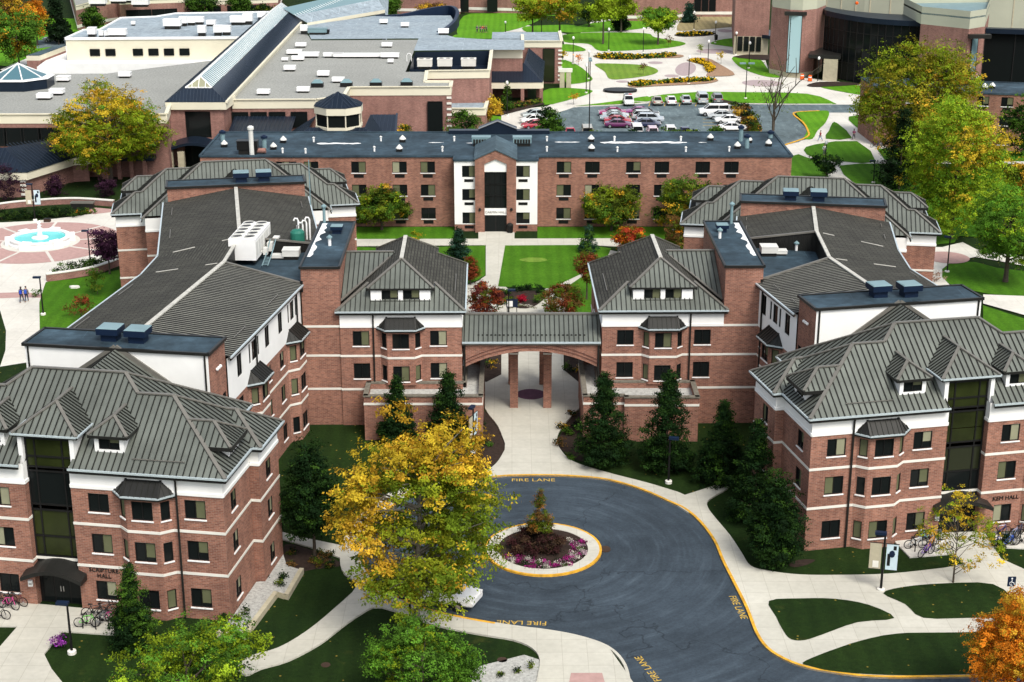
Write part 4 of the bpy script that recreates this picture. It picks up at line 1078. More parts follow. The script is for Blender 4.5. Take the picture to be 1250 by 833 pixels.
# curved retaining wall, lawn and hedge behind the fountain plaza
arcp = spline(P2([(-60, 268), (0, 256), (42, 251.5), (90, 249), (139, 252)]), 6)
tag(strip('retaining_wall', arcp, .5, 0, .75, 'brick_pink'), 'long curved brick retaining wall behind the fountain plaza', 'wall')
tag(strip('wall_coping', arcp, .62, .75, .86, 'stone'), 'pale stone coping along the curved wall behind the fountain', 'coping')
aw = spline(P2([(57, 343.5), (90, 339), (120, 333), (150, 322)]), 5)
tag(strip('retaining_wall', aw, .45, 0, .8, 'brick_pink'), 'short brick retaining wall at the lawn by the plum tree', 'wall')
tag(strip('wall_coping', aw, .56, .8, .9, 'stone'), 'pale stone coping on the short wall by the plum tree', 'coping')
sheet('lawn', [(56, 345), (90, 341), (120, 336), (160, 326), (160, 420), (49, 420), (48, 370)], .05, 'grass_court')
# ------------------------------------------------------------------ gateway between the halls
AY = 127.2
root = thing('gateway', 'brick gateway arch with a metal roof joining the two halls', 'archway', (1.6, 130, 0))
x0, x1 = -4.28, 7.62
mb = MB(); rib = View(mb, 1); cp = View(mb, 2); gt = View(mb, 3); ms = View(mb, 0)
ze, zr = 7.62, 9.1; ye, yr = AY-.25, AY+3.0; yb = AY+10.2
roof(ms, rib, [(x0, ye, ze), (x1, ye, ze), (x1, yr, zr), (x0, yr, zr)], .41)
roof(ms, rib, [(x0, yr, zr), (x1, yr, zr), (x1, yr+4, 7.4), (x0, yr+4, 7.4)], .41)
cp.beam((x0, yr, zr), (x1, yr, zr), .3, .14, (0, 0, .06))
gt.beam((x0, ye, ze), (x1, ye, ze), .14, .14, (0, -.06, -.03)); cp.beam((x0, ye+.08, ze), (x1, ye+.08, ze), .1, .2, (0, 0, -.18))
for k in range(26):
    xx = x0+1.4+k*(x1-x0-2.8)/25; mb.cur = 1; mb.box((xx, ye+.75, ze+.36), (.16, .05, .1))
mb.build('roof', ['seam_metal', 'rib_metal', 'cap_metal', 'gutter'], root)
# arched fascia
mb = MB(); K = 24; xa, xb = x0+.28, x1-.28; cx = (xa+xb)/2; hw = (xb-xa)/2; zs, zc = 5.3, 6.72
rad = (hw*hw+(zc-zs)**2)/(2*(zc-zs)); zc0 = zc-rad
za = lambda x: zc0+math.sqrt(max(0, rad*rad-(x-cx)**2))
for yy, fl in ((AY, 0), (AY+.45, 1)):
    for i in range(K):
        u, w = xa+(xb-xa)*i/K, xa+(xb-xa)*(i+1)/K
        q = [(u, yy, za(u)), (w, yy, za(w)), (w, yy, 7.5), (u, yy, 7.5)]; mb.face(q if not fl else q[::-1])
for i in range(K):
    u, w = xa+(xb-xa)*i/K, xa+(xb-xa)*(i+1)/K; mb.face([(u, AY, za(u)), (u, AY+.45, za(u)), (w, AY+.45, za(w)), (w, AY, za(w))])
mb.build('arch_wall', 'brick', root)
for i in range(2):
    mb = MB(); o_ = .35+.3*i
    for k in range(K):
        u, w = xa+(xb-xa)*k/K, xa+(xb-xa)*(k+1)/K; mb.beam((u, AY-.02, min(7.4, za(u)+o_)), (w, AY-.02, min(7.4, za(w)+o_)), .06, .06)
    mb.build('arch_course', 'brick_dark', root)
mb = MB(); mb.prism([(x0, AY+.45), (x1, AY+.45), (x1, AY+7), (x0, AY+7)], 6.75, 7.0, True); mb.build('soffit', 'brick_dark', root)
for (xx, yy) in ((.18, 131.05), (3.16, 131.05), (.02, 137), (2.9, 137)):
    mb = MB(); mb.box((xx, yy, 0), (.72, .72, 5.2)); c = mb.build('column', 'brick', root)
    mb = MB(); mb.box((xx, yy, 5.2), (.8, .8, .14)); mb.build('capital', 'stone', c)
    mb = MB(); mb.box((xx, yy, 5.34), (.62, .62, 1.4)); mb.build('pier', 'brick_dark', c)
for xx in (x0+.18, x1-.18): B0 = MB(); B0.tube([(xx, AY-.1, .1), (xx, AY-.1, 7.4)], .08); B0.build('downspout', 'dark_metal', root)
# one-storey ranges with gravel roofs at the foot of the gate blocks
def low_range(label, poly, cut, band_edges):
    r = thing('low_range', label, 'annex', (sum(p[0] for p in poly)/len(poly), sum(p[1] for p in poly)/len(poly), 0))
    mb = MB(); z = 3.95
    n = len(poly); ar = sum(poly[i][0]*poly[(i+1) % n][1]-poly[(i+1) % n][0]*poly[i][1] for i in range(n))
    if ar < 0: poly = poly[::-1]
    cp = MB(); bd = MB()
    for i in range(n):
        a, b = Vector((*poly[i], 0)), Vector((*poly[(i+1) % n], 0)); d = (b-a).normalized(); nn = Vector((d.y, -d.x, 0))
        wall(mb, a, b, 0, z, (nn.x, nn.y))
        mb.face([(*(b-nn*.3).xy, z), (*(a-nn*.3).xy, z), (*(a-nn*.3).xy, 3.3), (*(b-nn*.3).xy, 3.3)][::-1])
        cp.beam(a-nn*.13-d*.05+Vector((0, 0, z+.06)), b-nn*.13+d*.05+Vector((0, 0, z+.06)), .42, .13)
        bd.beam(a+nn*.012-d*.03+Vector((0, 0, 3.3)), b+nn*.012+d*.03+Vector((0, 0, 3.3)), .05, .2)
    mb.build('wall', 'brick', r); cp.build('coping', 'trunk_pale', r); bd.build('stone_band', 'stone', r)
    mb = MB(); mb.face([(*p, 3.45) for p in poly]); mb.build('gravel_roof', 'gravel', r)
low_range('low brick range with a gravel roof below the left gate block', [(-12.5, 123.5), (-2.5, 123.5), (-2.5, 133.5), (-4.24, 133.5), (-4.24, 126.95), (-12.5, 126.95)], None, None)
low_range('low brick range with a gravel roof below the right gate block', [(15.75, 123.2), (9.5, 123.2), (9.5, 123.6), (6.04, 123.6), (6.04, 133.5), (7.66, 133.5), (7.66, 127.2), (15.75, 127.2)], None, None)

# ------------------------------------------------------------------ long three-storey hall across the courtyard
root = thing('dormitory', 'long brick dormitory with a flat roof and a white gabled entrance bay', 'building', (-2, 200, 0)); B = Bld(root)
CY, CYB, ZT = 194.9, 210.0, 9.15
a, b = V(243.6, 192.6, CY-.3), V(967.4, 191.2, CY-.3); cx0, cx1 = a.x, b.x
CW = ((1.0, 1.45), (4.02, 1.45), (7.0, 1.45))
pl, pr = -7.25, 3.2; py = 192.5
Xs = [V(x, 200, CY).x for x in (437.5, 487.6, 522, 688.5, 723.2, 773.3, 808.1, 858, 893)]
dx = Xs[2]-Xs[1]
def facade(xa, xb, xs, y, name='brick_wall'):
    ops = []
    for x in xs:
        if not xa+.9 < x < xb-.9: continue
        for z, h in CW:
            ops.append((x-xa-.92, x-xa+.92, z+.0, z+h)); window(root, (x, y, z), (0, -1), 1.84, h, random.choices(['half', 'left', 'dark'], [.3, .35, .35])[0])
            m_ = MB(); m_.box((x, y+.02, z-.62), (1.25, .1, .42)); m_.build('air_conditioner', 'black_metal', root)
    wall(B['brick_wall'], (xa, y), (xb, y), 0, ZT-.05, (0, -1), ops)
facade(cx0, pl, [Xs[0]-(Xs[1]-Xs[0])-dx*1.0+dx*.5*0, Xs[0]-6.0, Xs[0], Xs[1], Xs[2], Xs[0]-9.5], CY)
facade(pr, cx1, Xs[3:], CY)
wall(B['brick_wall'], (cx0, CY), (cx0, CYB), 0, ZT-.05, (-1, 0)); wall(B['brick_wall'], (cx1, CY), (cx1, CYB), 0, ZT-.05, (1, 0)); wall(B['brick_wall'], (cx0, CYB), (cx1, CYB), 0, ZT-.05, (0, 1))
for p, q in (((cx0, CY), (pl, CY)), ((pr, CY), (cx1, CY)), ((cx1, CY), (cx1, CYB)), ((cx1, CYB), (cx0, CYB)), ((cx0, CYB), (cx0, CY)), ((pl, py), (pr, py)), ((pl, CY), (pl, py)), ((pr, py), (pr, CY))):
    B['flat_roof'].beam((*p, ZT), (*q, ZT), .3, .26)
B['flat_roof'].face([(cx0, CY, ZT), (pl, CY, ZT), (pl, py, ZT), (pr, py, ZT), (pr, CY, ZT), (cx1, CY, ZT), (cx1, CYB, ZT), (cx0, CYB, ZT)])
# white worn patches of the roof coating
rw = random.Random(5)
for xa, xb, w_, yc in ((-25.6, -19.8, .75, 202.7), (11.6, 23.0, 1.0, 203.4), (5.6, 8.9, .4, 203.6), (-11, -9, .3, 203.3), (24.5, 25.6, .3, 203.4), (-6, -4.6, .35, 203)):
    n_ = max(3, int((xb-xa)/.5)); up, dn = [], []
    for i in range(n_+1):
        x = xa+(xb-xa)*i/n_; up.append((x, yc+w_*(.25+rw.random()*.5)*(.3 if i in (0, n_) else 1), ZT+.012)); dn.append((x, yc-w_*(.25+rw.random()*.5)*(.3 if i in (0, n_) else 1), ZT+.012))
    for i in range(n_): B['roof_coating'].face([dn[i], dn[i+1], up[i+1], up[i]])
# entrance bay
sx0, sx1 = V(580, 250, py-.6).x, V(630, 250, py-.6).x; smx = (sx0+sx1)/2
for xa, xb, wx_ in ((pl, sx0, V(572.3, 210, py).x), (sx1, pr, V(638.5, 210, py).x)):
    ops = []
    for z, h in CW:
        ops.append((wx_-xa-.85, wx_-xa+.85, z, z+h)); window(root, (wx_, py, z), (0, -1), 1.7, h, 'half', False)
        m_ = MB(); m_.box((wx_, py+.02, z-.62), (1.15, .1, .36)); m_.build('air_conditioner', 'black_metal', root)
    wall(B['brick_wall'], (xa, py), (xb, py), 0, .9, (0, -1)); wall(B['stucco_wall'], (xa, py), (xb, py), .9, ZT-.05, (0, -1), ops)
wall(B['brick_wall'], (pl, py), (pl, CY), 0, ZT, (-1, 0)); wall(B['brick_wall'], (pr, py), (pr, CY), 0, ZT, (1, 0))
B.flush()
gy = py-.6; iw = (sx1-sx0)/2; ow = iw*.54; mb = MB()
zt, zp = 9.35, 10.55
for sg in (-1, 1):
    xa, xb = smx+sg*ow, smx+sg*iw
    mb.face([(xa, gy, 0), (xb, gy, 0), (xb, gy, zt), (xa, gy, zt-.55)])
    mb.face([(xb, gy, 0), (xb, py, 0), (xb, py, zt), (xb, gy, zt)]); mb.face([(xa, gy, 0), (xa, py, 0), (xa, py, zt-.5), (xa, gy, zt-.5)])
    mb.face([(xa, gy, zt-.55), (xb, gy, zt), (smx, gy, zp), (smx, gy, zt+.05)])
gp = mb.build('entrance_gable', 'brick', root)
mb = MB()
for sg in (-1, 1): mb.hexa([(smx+sg*(iw+.15), gy-.12, zt-.05), (smx, gy-.12, zp), (smx, py+8, zp), (smx+sg*(iw+.15), py+8, zt-.05)], [(smx+sg*(iw+.15), gy-.12, zt+.1), (smx, gy-.12, zp+.15), (smx, py+8, zp+.15), (smx+sg*(iw+.15), py+8, zt+.1)])
mb.build('roof', 'membrane_mid', gp)
mb = MB(); mb.face([(smx-ow, gy+.2, 7.75), (smx+ow, gy+.2, 7.75), (smx+ow, gy+.2, zt-.5), (smx, gy+.2, zt+.1), (smx-ow, gy+.2, zt-.5)]); mb.face([(smx-ow, gy+.2, 2.2), (smx+ow, gy+.2, 2.2), (smx+ow, gy+.2, 3.1), (smx-ow, gy+.2, 3.1)]); mb.build('panel', 'stucco', gp)
mb = MB(); mb.face([(smx-ow, gy+.35, 3.1), (smx+ow, gy+.35, 3.1), (smx+ow, gy+.35, 7.75), (smx-ow, gy+.35, 7.75)]); mb.build('glazing', 'glass', gp)
mb = MB()
for k in range(5): mb.box((smx-ow+2*ow*k/4, gy+.3, 3.1), (.08, .1, 4.65))
for z in (3.1, 4.6, 6.1, 7.65): mb.box((smx, gy+.3, z), (2*ow, .1, .1))
mb.build('glazing_bars', 'black_metal', gp)
mb = MB(); mb.box((smx, gy+.3, 0), (2*ow, .1, 2.2)); do = mb.build('door', 'black_metal', root)
for sg in (-1, 1):
    mb = MB(); mb.face([(smx+sg*.1, gy+.24, .15), (smx+sg*1.2, gy+.24, .15), (smx+sg*1.2, gy+.24, 2.05), (smx+sg*.1, gy+.24, 2.05)]); mb.build('pane', 'glass', do)
text('CARMIN HALL', .42, (smx, gy+.17, 2.45), 0, 'letter_grey', root)
for sg in (-1, 1):
    mb = MB(); mb.ball((smx+sg*(ow+iw)/2, gy-.12, 3.0), (.18, .14, .22), 8); mb.build('wall_lamp', 'black_metal', root)
# gabled rear house of the roof
p = V(605, 154, CYB-1); q0, q1 = V(575, 167, CYB-1), V(642, 167, CYB-1)
mb = MB(); w_ = (V(631, 162, CYB-1).x-V(584, 162, CYB-1).x)/2; hx = (V(631, 162, CYB-1).x+V(584, 162, CYB-1).x)/2
mb.cur = 0
A = [(hx-w_, CYB-1.2, ZT), (hx+w_, CYB-1.2, ZT), (hx+w_, CYB-1.2, ZT+.7), (hx, CYB-1.2, ZT+1.75), (hx-w_, CYB-1.2, ZT+.7)]
mb.face(A); Bk = [(x, CYB+.6, z) for x, y, z in A]; mb.face(Bk[::-1])
for i in range(5): mb.face([A[i], Bk[i], Bk[(i+1) % 5], A[(i+1) % 5]])
for i, j in ((2, 3), (3, 4)): mb.cur = 1; mb.beam(A[i], A[j], .3, .1, (0, 0, .05))
mb.build('roof_gable', ['blue_roof', 'steel'], root)
mb = MB(); mb.box((hx-w_-2, CYB-.6, ZT), (4, 1.2, .5)); mb.box((hx+w_+2.2, CYB-.6, ZT), (4.4, 1.2, .5)); mb.build('parapet', 'blue_roof', root)
# ------------------------------------------------------------------ buildings beyond the courtyard
def vbox(mb, pts, z0, z1, cap=True): mb.prism([(p[0], p[1]) for p in pts], z0, z1, False, cap)
def part(root, name, mat, fn):
    mb = MB(); fn(mb); return mb.build(name, mat, root)
def openings(root, a, b, z0, z1, xs, w, n, mat='glass'):
    for t in xs:
        p = Vector(a).lerp(Vector(b), t); d = (Vector(b)-Vector(a)).normalized(); nn = Vector((*n, 0))*.14
        mb = MB(); q0, q1 = p-d*w/2+nn, p+d*w/2+nn
        mb.face([(q0.x, q0.y, z0), (q1.x, q1.y, z0), (q1.x, q1.y, z1), (q0.x, q0.y, z1)])
        fr = MB()
        for s, e in ((q0, q0), (q1, q1)): fr.beam((s.x, s.y, z0), (s.x, s.y, z1), .1, .1)
        for z in (z0, z1): fr.beam((q0.x, q0.y, z), (q1.x, q1.y, z), .1, .1)
        o = fr.build('window', 'black_metal', root); mb.build('pane', mat, o)
ZS = 9.0
sc = thing('student_center', 'wide brick student center with gravel roofs and a long diagonal glass skylight', 'building', (-35, 250, 0))
# roofs
ga, gb_ = G(283, 123.5, ZS), G(372, 27.5, ZS)
gd = (gb_-ga).normalized(); gn = Vector((-gd.y, gd.x, 0))
GW = 9.2
la, lb = ga+gn*GW*1.02, gb_+gn*GW
la = Vector((-51.2, ga.y-.2, ZS))
eastroof = [ga, G(386, 123, ZS), G(420, 118, ZS), G(426, 108, ZS), G(550, 107.5, ZS), G(551, 101, ZS), G(519, 101, ZS), G(521, 88, ZS), G(495, 88, ZS), G(511, 48.7, ZS), G(380, 49.5, ZS), G(374, 40, ZS), gb_]
part(sc, 'gravel_roof', 'gravel_roof', lambda m: m.face(eastroof[::-1]))
west = [G(-60, 141, ZS), G(70, 141, ZS), G(203, 127, ZS), la, lb, G(330, 18, ZS), G(150, 88, ZS), G(0, 90, ZS), G(-60, 92, ZS)]
def f(m):
    m.face([G(-160, 141.5, ZS), G(203, 141, ZS), la, la+(lb-la)*.45, G(130, 90, ZS), G(-160, 92, ZS)][::-1])
part(sc, 'gravel_roof', 'gravel_roof', f)
north = [G(380, 49, ZS), G(511, 48, ZS), G(505, 63, ZS), G(597, 62, ZS), G(640, 62, ZS), G(640, 50, ZS), G(590, 49, ZS), G(556, 47, ZS), G(535, 41, ZS), G(556, 30, ZS), G(550, 20, ZS), G(460, 20, ZS), G(372, 32, ZS)]
part(sc, 'flat_roof', 'membrane_pale', lambda m: m.face([p+Vector((0, 0, .15)) for p in north]))
# parapets and walls below them
def run(pts, zb, zc, mat='brick_pink', cmat='cream', h=1.15, lip=.25):
    """brick wall with a cream parapet band along the points"""
    w, c = MB(), MB()
    for p, q in zip(pts, pts[1:]):
        p, q = Vector((p.x, p.y, 0)), Vector((q.x, q.y, 0)); d = (q-p).normalized(); n = Vector((d.y, -d.x, 0))
        wall(w, p, q, zb, zc-h, (n.x, n.y))
        c.hexa([(*(p+n*.1).xy, zc-h), (*(q+n*.1).xy, zc-h), (*(q-n*.3).xy, zc-h), (*(p-n*.3).xy, zc-h)], [(*(p+n*.1).xy, zc+lip), (*(q+n*.1).xy, zc+lip), (*(q-n*.3).xy, zc+lip), (*(p-n*.3).xy, zc+lip)])
        c.beam((*(p+n*.16).xy, zc+lip), (*(q+n*.16).xy, zc+lip), .3, .16)
    w.build('brick_wall', mat, sc); c.build('parapet', cmat, sc)
run([G(-160, 141.5, ZS), G(203, 141, ZS), Vector((la.x, la.y, 0))], 0, ZS)
run([ga, G(386, 123, ZS), G(420, 118, ZS), G(426, 108, ZS), G(550, 107.5, ZS), G(551, 101, ZS), G(519, 101, ZS), G(521, 88, ZS), G(597, 87, ZS), G(600, 63, ZS)], 0, ZS)
a, b = ga, G(386, 123, ZS)
openings(sc, (a.x, a.y, 0), (b.x, b.y, 0), 5.0, 7.3, (.09, .31, .53, .79), 2.4, (0, -1))
a = G(522, 107.5, ZS); b = G(541, 107.5, ZS); openings(sc, (a.x-.2, a.y-.25, 0), (b.x, b.y-.25, 0), .5, 6.9, (.5,), 2.3, (0, -1))
a, b = G(-160, 141.5, ZS), G(203, 141, ZS)
openings(sc, (a.x, a.y, 0), (b.x, b.y, 0), 4.6, 7.2, [(.13+k*.0585) for k in range(0, 14)], 2.9, (0, -1))
# quoins
for px, y0, y1 in ((546, 122, 172), (633, 106, 112)):
    pass
qb = G(546.5, 107.5, ZS)
for k in range(8): part(sc, 'quoin', 'stone', lambda m, k=k: m.box((qb.x+.2, qb.y-.05, 1.0+k*.9), (.75, .2, .32)))
# entrance block with the big window and curved canopy
ex0, ex1, ey = -50.75, -42.7, ga.y-4.2
wl, wr = -48.5, -44.7
mb = MB(); wall(mb, (ex0, ey), (ex1, ey), 0, 8.6, (0, -1), [(wl-ex0, wr-ex0, 4.2, 8.2), (1.9, 6.2, 0, 3.2)], .4)
wall(mb, (ex1, ey), (ga.x, ga.y+2), 0, 8.6, (1, -.1)); wall(mb, (ex0, ey), (ex0, ga.y+2), 0, 8.6, (-1, 0)); mb.build('brick_wall', 'brick_pink', sc)
part(sc, 'window', 'glass', lambda m: m.face([(wl, ey+.4, 4.2), (wr, ey+.4, 4.2), (wr, ey+.4, 8.2), (wl, ey+.4, 8.2)]))
part(sc, 'door', 'glass', lambda m: m.face([(ex0+1.9, ey+.4, 0), (ex0+6.2, ey+.4, 0), (ex0+6.2, ey+.4, 3.2), (ex0+1.9, ey+.4, 3.2)]))
part(sc, 'parapet', 'cream', lambda m: m.prism([(ex0-.4, ey-.5), (ex1+.5, ey-.5), (ga.x+.4, ga.y+1), (ex0-.4, ga.y+1)], 8.55, 9.65, True))
def f(m):
    K = 10
    for i in range(K):
        t0, t1 = i/K, (i+1)/K; x0_, x1_ = -51.2+8.2*t0, -51.2+8.2*t1; z0_, z1_ = 3.0+1.1*math.sin(math.pi*t0), 3.0+1.1*math.sin(math.pi*t1)
        m.hexa([(x0_, ey-3, z0_-.4), (x1_, ey-3, z1_-.4), (x1_, ey, z1_-.4), (x0_, ey, z0_-.4)], [(x0_, ey-3, z0_), (x1_, ey-3, z1_), (x1_, ey, z1_+.4), (x0_, ey, z0_+.4)])
part(sc, 'entrance_canopy', 'blue_roof', f)
for x in (-50.6, -48.9): part(sc, 'pillar', 'limestone', lambda m, x=x: m.box((x, ey-2.4, 0), (.9, .9, 2.7)))
# skylight gallery
e0, e1 = 9.7, 13.0
fl, fr_ = Vector((ex0-.5, ey-.55, e0)), Vector((ex1+.6, ey-.55, e0))
ap = Vector(((fl.x+fr_.x)/2+.5, ey+2.2, e1)); re, le = Vector((*gb_.xy, e0)), Vector((*lb.xy, e0)); bk = Vector((*((gb_+lb)/2).xy, e1))
def mid(p, q, t): return p.lerp(q, t)
def f(m):
    roof(View(m, 0), View(m, 1), [fl, fr_, mid(fr_, ap, .56), mid(fl, ap, .56)], .5)
    roof(View(m, 0), View(m, 1), [fr_, re, mid(re, bk, .56), mid(fr_, ap, .56)], .6)
    roof(View(m, 0), View(m, 1), [fl, le, mid(le, bk, .56), mid(fl, ap, .56)], .6)
    View(m, 2).beam(fr_, re, .35, .3)
part(sc, 'gallery_roof', ['blue_roof', 'blue_rib', 'cream'], f)
def f(m):
    for p, q in ((fr_, re), (fl, le)):
        roof(View(m, 0), View(m, 1), [mid(p, ap, .57), mid(q, bk, .57), bk, ap], 1.1, .1, .08)
    m.cur = 2; gl, gr = mid(fl, ap, .57), mid(fr_, ap, .57); m.face([gl, gr, ap])
    for t in (.25, .5, .75): 
        q = mid(gl, gr, t); h_ = (ap-q); top_ = q+Vector((h_.x*0, h_.y*(1-abs(t-.5)*2), h_.z*(1-abs(t-.5)*2))); View(m, 1).beam(q, top_, .09, .09)
    for p_, q_ in ((gl, ap), (gr, ap), (gl, gr)): View(m, 1).beam(p_, q_, .16, .16)
part(sc, 'skylight', ['glass_pale', 'white_paint', 'shade_pale'], f)
part(sc, 'gallery_wall', 'cream', lambda m: wall(m, (ga.x, ga.y), (gb_.x, gb_.y), ZS-.2, e0, (gd.y, -gd.x)))
# second gallery turning to the right
b0, b1 = G(352, 26, 11.8), G(486, -12, 11.8)
c0, c1 = G(375, 28, 9.7), G(470, 12, 9.7); tp0, tp1 = G(345, 10, 12.6), G(452, -14, 12.6)
part(sc, 'skylight', ['glass_pale', 'white_paint'], lambda m: roof(View(m, 0), View(m, 1), [mid(c0, tp0, .5), mid(c1, tp1, .5), tp1, tp0], 1.1, .1, .08))
part(sc, 'gallery_roof', ['membrane_pale', 'steel'], lambda m: roof(View(m, 0), View(m, 1), [c0, c1, mid(c1, tp1, .5), mid(c0, tp0, .5)], 1.4, .08, .05))
part(sc, 'gallery_wall', 'cream', lambda m: wall(m, (c0.x, c0.y), (c1.x, c1.y), ZS, 9.7, (0, -1)))
mb = MB(); mb.face([c1, tp1, Vector((tp1.x+3, tp1.y+14, 9.7)), Vector((c1.x, c1.y, 0))][::-1]); mb.build('gallery_roof', 'membrane_pale', sc)
# curved fin wall on the roof
cv = spline([G(459, 20.5, ZS), G(490, 21, ZS), G(520, 18.5, ZS), G(548, 17.5, ZS), G(558, 22, ZS), G(556, 29, ZS), G(545, 36, ZS), G(535, 40.5, ZS)], 6)
def f(m):
    n_ = len(cv)
    for i in range(n_-1):
        h0 = ZS+.3+1.5*math.sin(math.pi*min(1, i/n_*1.1))**2; h1 = ZS+.3+1.5*math.sin(math.pi*min(1, (i+1)/n_*1.1))**2
        d = (cv[i+1]-cv[i]).normalized(); n = Vector((-d.y, d.x, 0))*.35
        m.hexa([(*(cv[i]-n).xy, ZS-1), (*(cv[i+1]-n).xy, ZS-1), (*(cv[i+1]+n).xy, ZS-1), (*(cv[i]+n).xy, ZS-1)], [(*(cv[i]-n).xy, h0), (*(cv[i+1]-n).xy, h1), (*(cv[i+1]+n).xy, h1), (*(cv[i]+n).xy, h0)])
part(sc, 'fin_wall', 'hvac_blue', f)
# sunken plant yard with coolers
yd = [G(500, 86, ZS), G(507, 64.5, ZS), G(597, 63, ZS), G(597, 86, ZS)]
part(sc, 'plant_yard', 'blue_roof', lambda m: [m.face([(p.x, p.y, 6.6) for p in yd][::-1])]+[wall(m, p, q, 6.6, ZS+.15, (0, 1)) for p, q in zip(yd, yd[1:]+yd[:1])])
# east end: porch, brick block with tall window
run([G(597, 62.5, ZS-.3), G(638, 62.5, ZS-.3)], 2.5, ZS-.3, h=1.3)
bx0, bx1, by = V(638, 57, 303.7).x, V(685.5, 57, 303.7).x, 303.7
run([Vector((bx0, by+9, 0)), Vector((bx0, by, 0)), Vector((bx1, by, 0)), Vector((bx1, by+14, 0))], 0, 8.1, h=1.15, lip=.1)
part(sc, 'flat_roof', 'membrane_pale', lambda m: m.prism([(bx0, by), (bx1, by), (bx1, by+14), (bx0-6, by+14), (bx0-6, by+5), (bx0, by+5)], 7.5, 7.95))
gx0, gx1 = V(663, 61, by).x, V(677, 61, by).x
openings(sc, (gx0, by, 0), (gx1, by, 0), .4, 6.7, (.5,), gx1-gx0, (0, -1), 'glass_green')
for k in range(8): part(sc, 'quoin', 'stone', lambda m, k=k: m.box((bx1-.25, by-.06, .6+k*.8), (.8, .2, .3)))
pw0, pw1, pwf = -4.15, 5.4, 283.3
def f(m):
    roof(View(m, 0), View(m, 1), [(pw0, pwf-.4, 3.7), (pw1+.2, pwf-.4, 3.7), (pw1-3.2, pwf+7, 6.0), (pw0, pwf+7, 6.0)], .55)
    roof(View(m, 0), View(m, 1), [(pw1+.2, pwf-.4, 3.7), (pw1+.5, by, 3.7), (pw1-2.2, by, 6.8), (pw1-3.2, pwf+7, 6.0)], .55)
part(sc, 'porch_roof', ['blue_roof', 'blue_rib'], f)
part(sc, 'porch_beam', 'cream', lambda m: [m.box(((pw0+pw1)/2, pwf, 2.55), (pw1-pw0, .6, 1.1)), m.box((pw1, (pwf+by)/2, 2.55), (.6, by-pwf-.4, 1.1))])
for x in (pw0+.3, 1.9, pw1-.1): part(sc, 'column', 'brick_pink', lambda m, x=x: m.box((x, pwf, 0), (.62, .62, 2.55)))
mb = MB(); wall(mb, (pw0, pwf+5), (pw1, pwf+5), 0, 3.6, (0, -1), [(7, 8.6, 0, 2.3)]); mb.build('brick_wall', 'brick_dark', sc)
w0 = V(551, 124, 262); 
run([Vector((V(520, 124, 256).x, 256, 0)), Vector((V(592, 124, 256).x, 256, 0)), Vector((V(592, 124, 256).x+.5, 268, 0))], 0, 3.9, h=1.1, lip=.1)
part(sc, 'flat_roof', 'membrane_pale', lambda m: m.prism([(V(520, 124, 256).x, 256), (V(592, 124, 256).x, 256), (V(592, 124, 256).x, 268), (V(520, 124, 256).x, 268)], 3.2, 3.7))
# glazed octagonal lantern and blue roofs in front of it
lp = Vector((V(414, 150, 228).x, 228, 0))
def octo(r, z, ph=.39): return [(lp.x+r*math.cos(ph+k*math.pi/4), lp.y+r*math.sin(ph+k*math.pi/4), z) for k in range(8)]
LZ = V(412, 151, lp.y-3.2).z-.55
def f(m):
    m.cur = 0; m.prism([p[:2] for p in octo(3.4, 0)], LZ-.2, LZ+1.7)
    m.cur = 1; m.prism([p[:2] for p in octo(3.7, 0)], LZ+1.7, LZ+2.7); m.prism([p[:2] for p in octo(3.6, 0)], LZ-.5, LZ-.1)
    for k in range(8): 
        a_ = octo(3.42, LZ)[k]; m.cur = 1; m.beam((a_[0], a_[1], LZ-.2), (a_[0], a_[1], LZ+1.7), .16, .16)
    o8 = octo(3.75, LZ+2.75)
    for k in range(8): roof(View(m, 2), View(m, 3), [o8[k], o8[(k+1) % 8], (lp.x, lp.y, LZ+4.6)], .7, .1, .08)
part(sc, 'lantern', ['glass', 'cream', 'blue_roof', 'blue_rib'], f)
ZB = 4.7
def f(m):
    xl, xr = V(277, 167, 216).x, V(470, 167, 216).x; zt_ = LZ-.25; yt = ga.y-.15; w0, w1 = lp.x-4.2, lp.x+3.9
    xr2 = V(487, 150, 240).x
    for q in ([(xl-2, 215, 2.9), (w0-3, 215, 2.9), (w0-3, yt, zt_), (ga.x+.3, yt, zt_)], [(w0-6, 215, 2.9), (w1+6, 215, 2.9), (w1, 226, zt_), (w0, 226, zt_)],
              [(w0, 226, zt_), (w0-6, 215, 2.9), (w0-6, 236, 2.9), (w0, 236, zt_)], [(w1, 226, zt_), (w1+6, 215, 2.9), (w1+6, 236, 2.9), (w1, 236, zt_)],
              [(w1, 236, zt_), (xr2, 236, zt_), (xr2+.4, 219, 2.9), (w1+4, 219, 2.9)]): roof(View(m, 0), View(m, 1), q, .6)
    View(m, 1).beam((xr2+.6, 219, 3.0), (xr2, 236, zt_+.1), .3, .25)
part(sc, 'hip_roof', ['blue_roof', 'blue_rib'], f)
# west porch
qx = V(33, 241, 210.6).x
def f(m):
    yb = 210.6; z = 3.6
    roof(View(m, 0), View(m, 1), [(qx-14, yb-.5, z), (qx+.5, yb-.5, z), (qx-4, yb+5, 5.9), (qx-14, yb+5, 5.9)], .6)
    roof(View(m, 0), View(m, 1), [(qx+.5, yb-.5, z), (qx+4.5, yb+9, z), (qx+2, yb+11.5, 5.9), (qx-4, yb+5, 5.9)], .6)
    roof(View(m, 0), View(m, 1), [(qx+4.5, yb+9, z), (qx+9, yb+10.5, z), (qx+9, yb+12.4, 5.2), (qx+2, yb+11.5, 5.9)], .6)
part(sc, 'hip_roof', ['blue_roof', 'blue_rib'], f)
def f(m):
    m.prism([(qx-14, 210.2), (qx+.4, 210.2), (qx+4.4, 219.6), (qx+9, 221), (qx+9, 222.5), (qx-14, 222.5)], 2.5, 3.55, True)
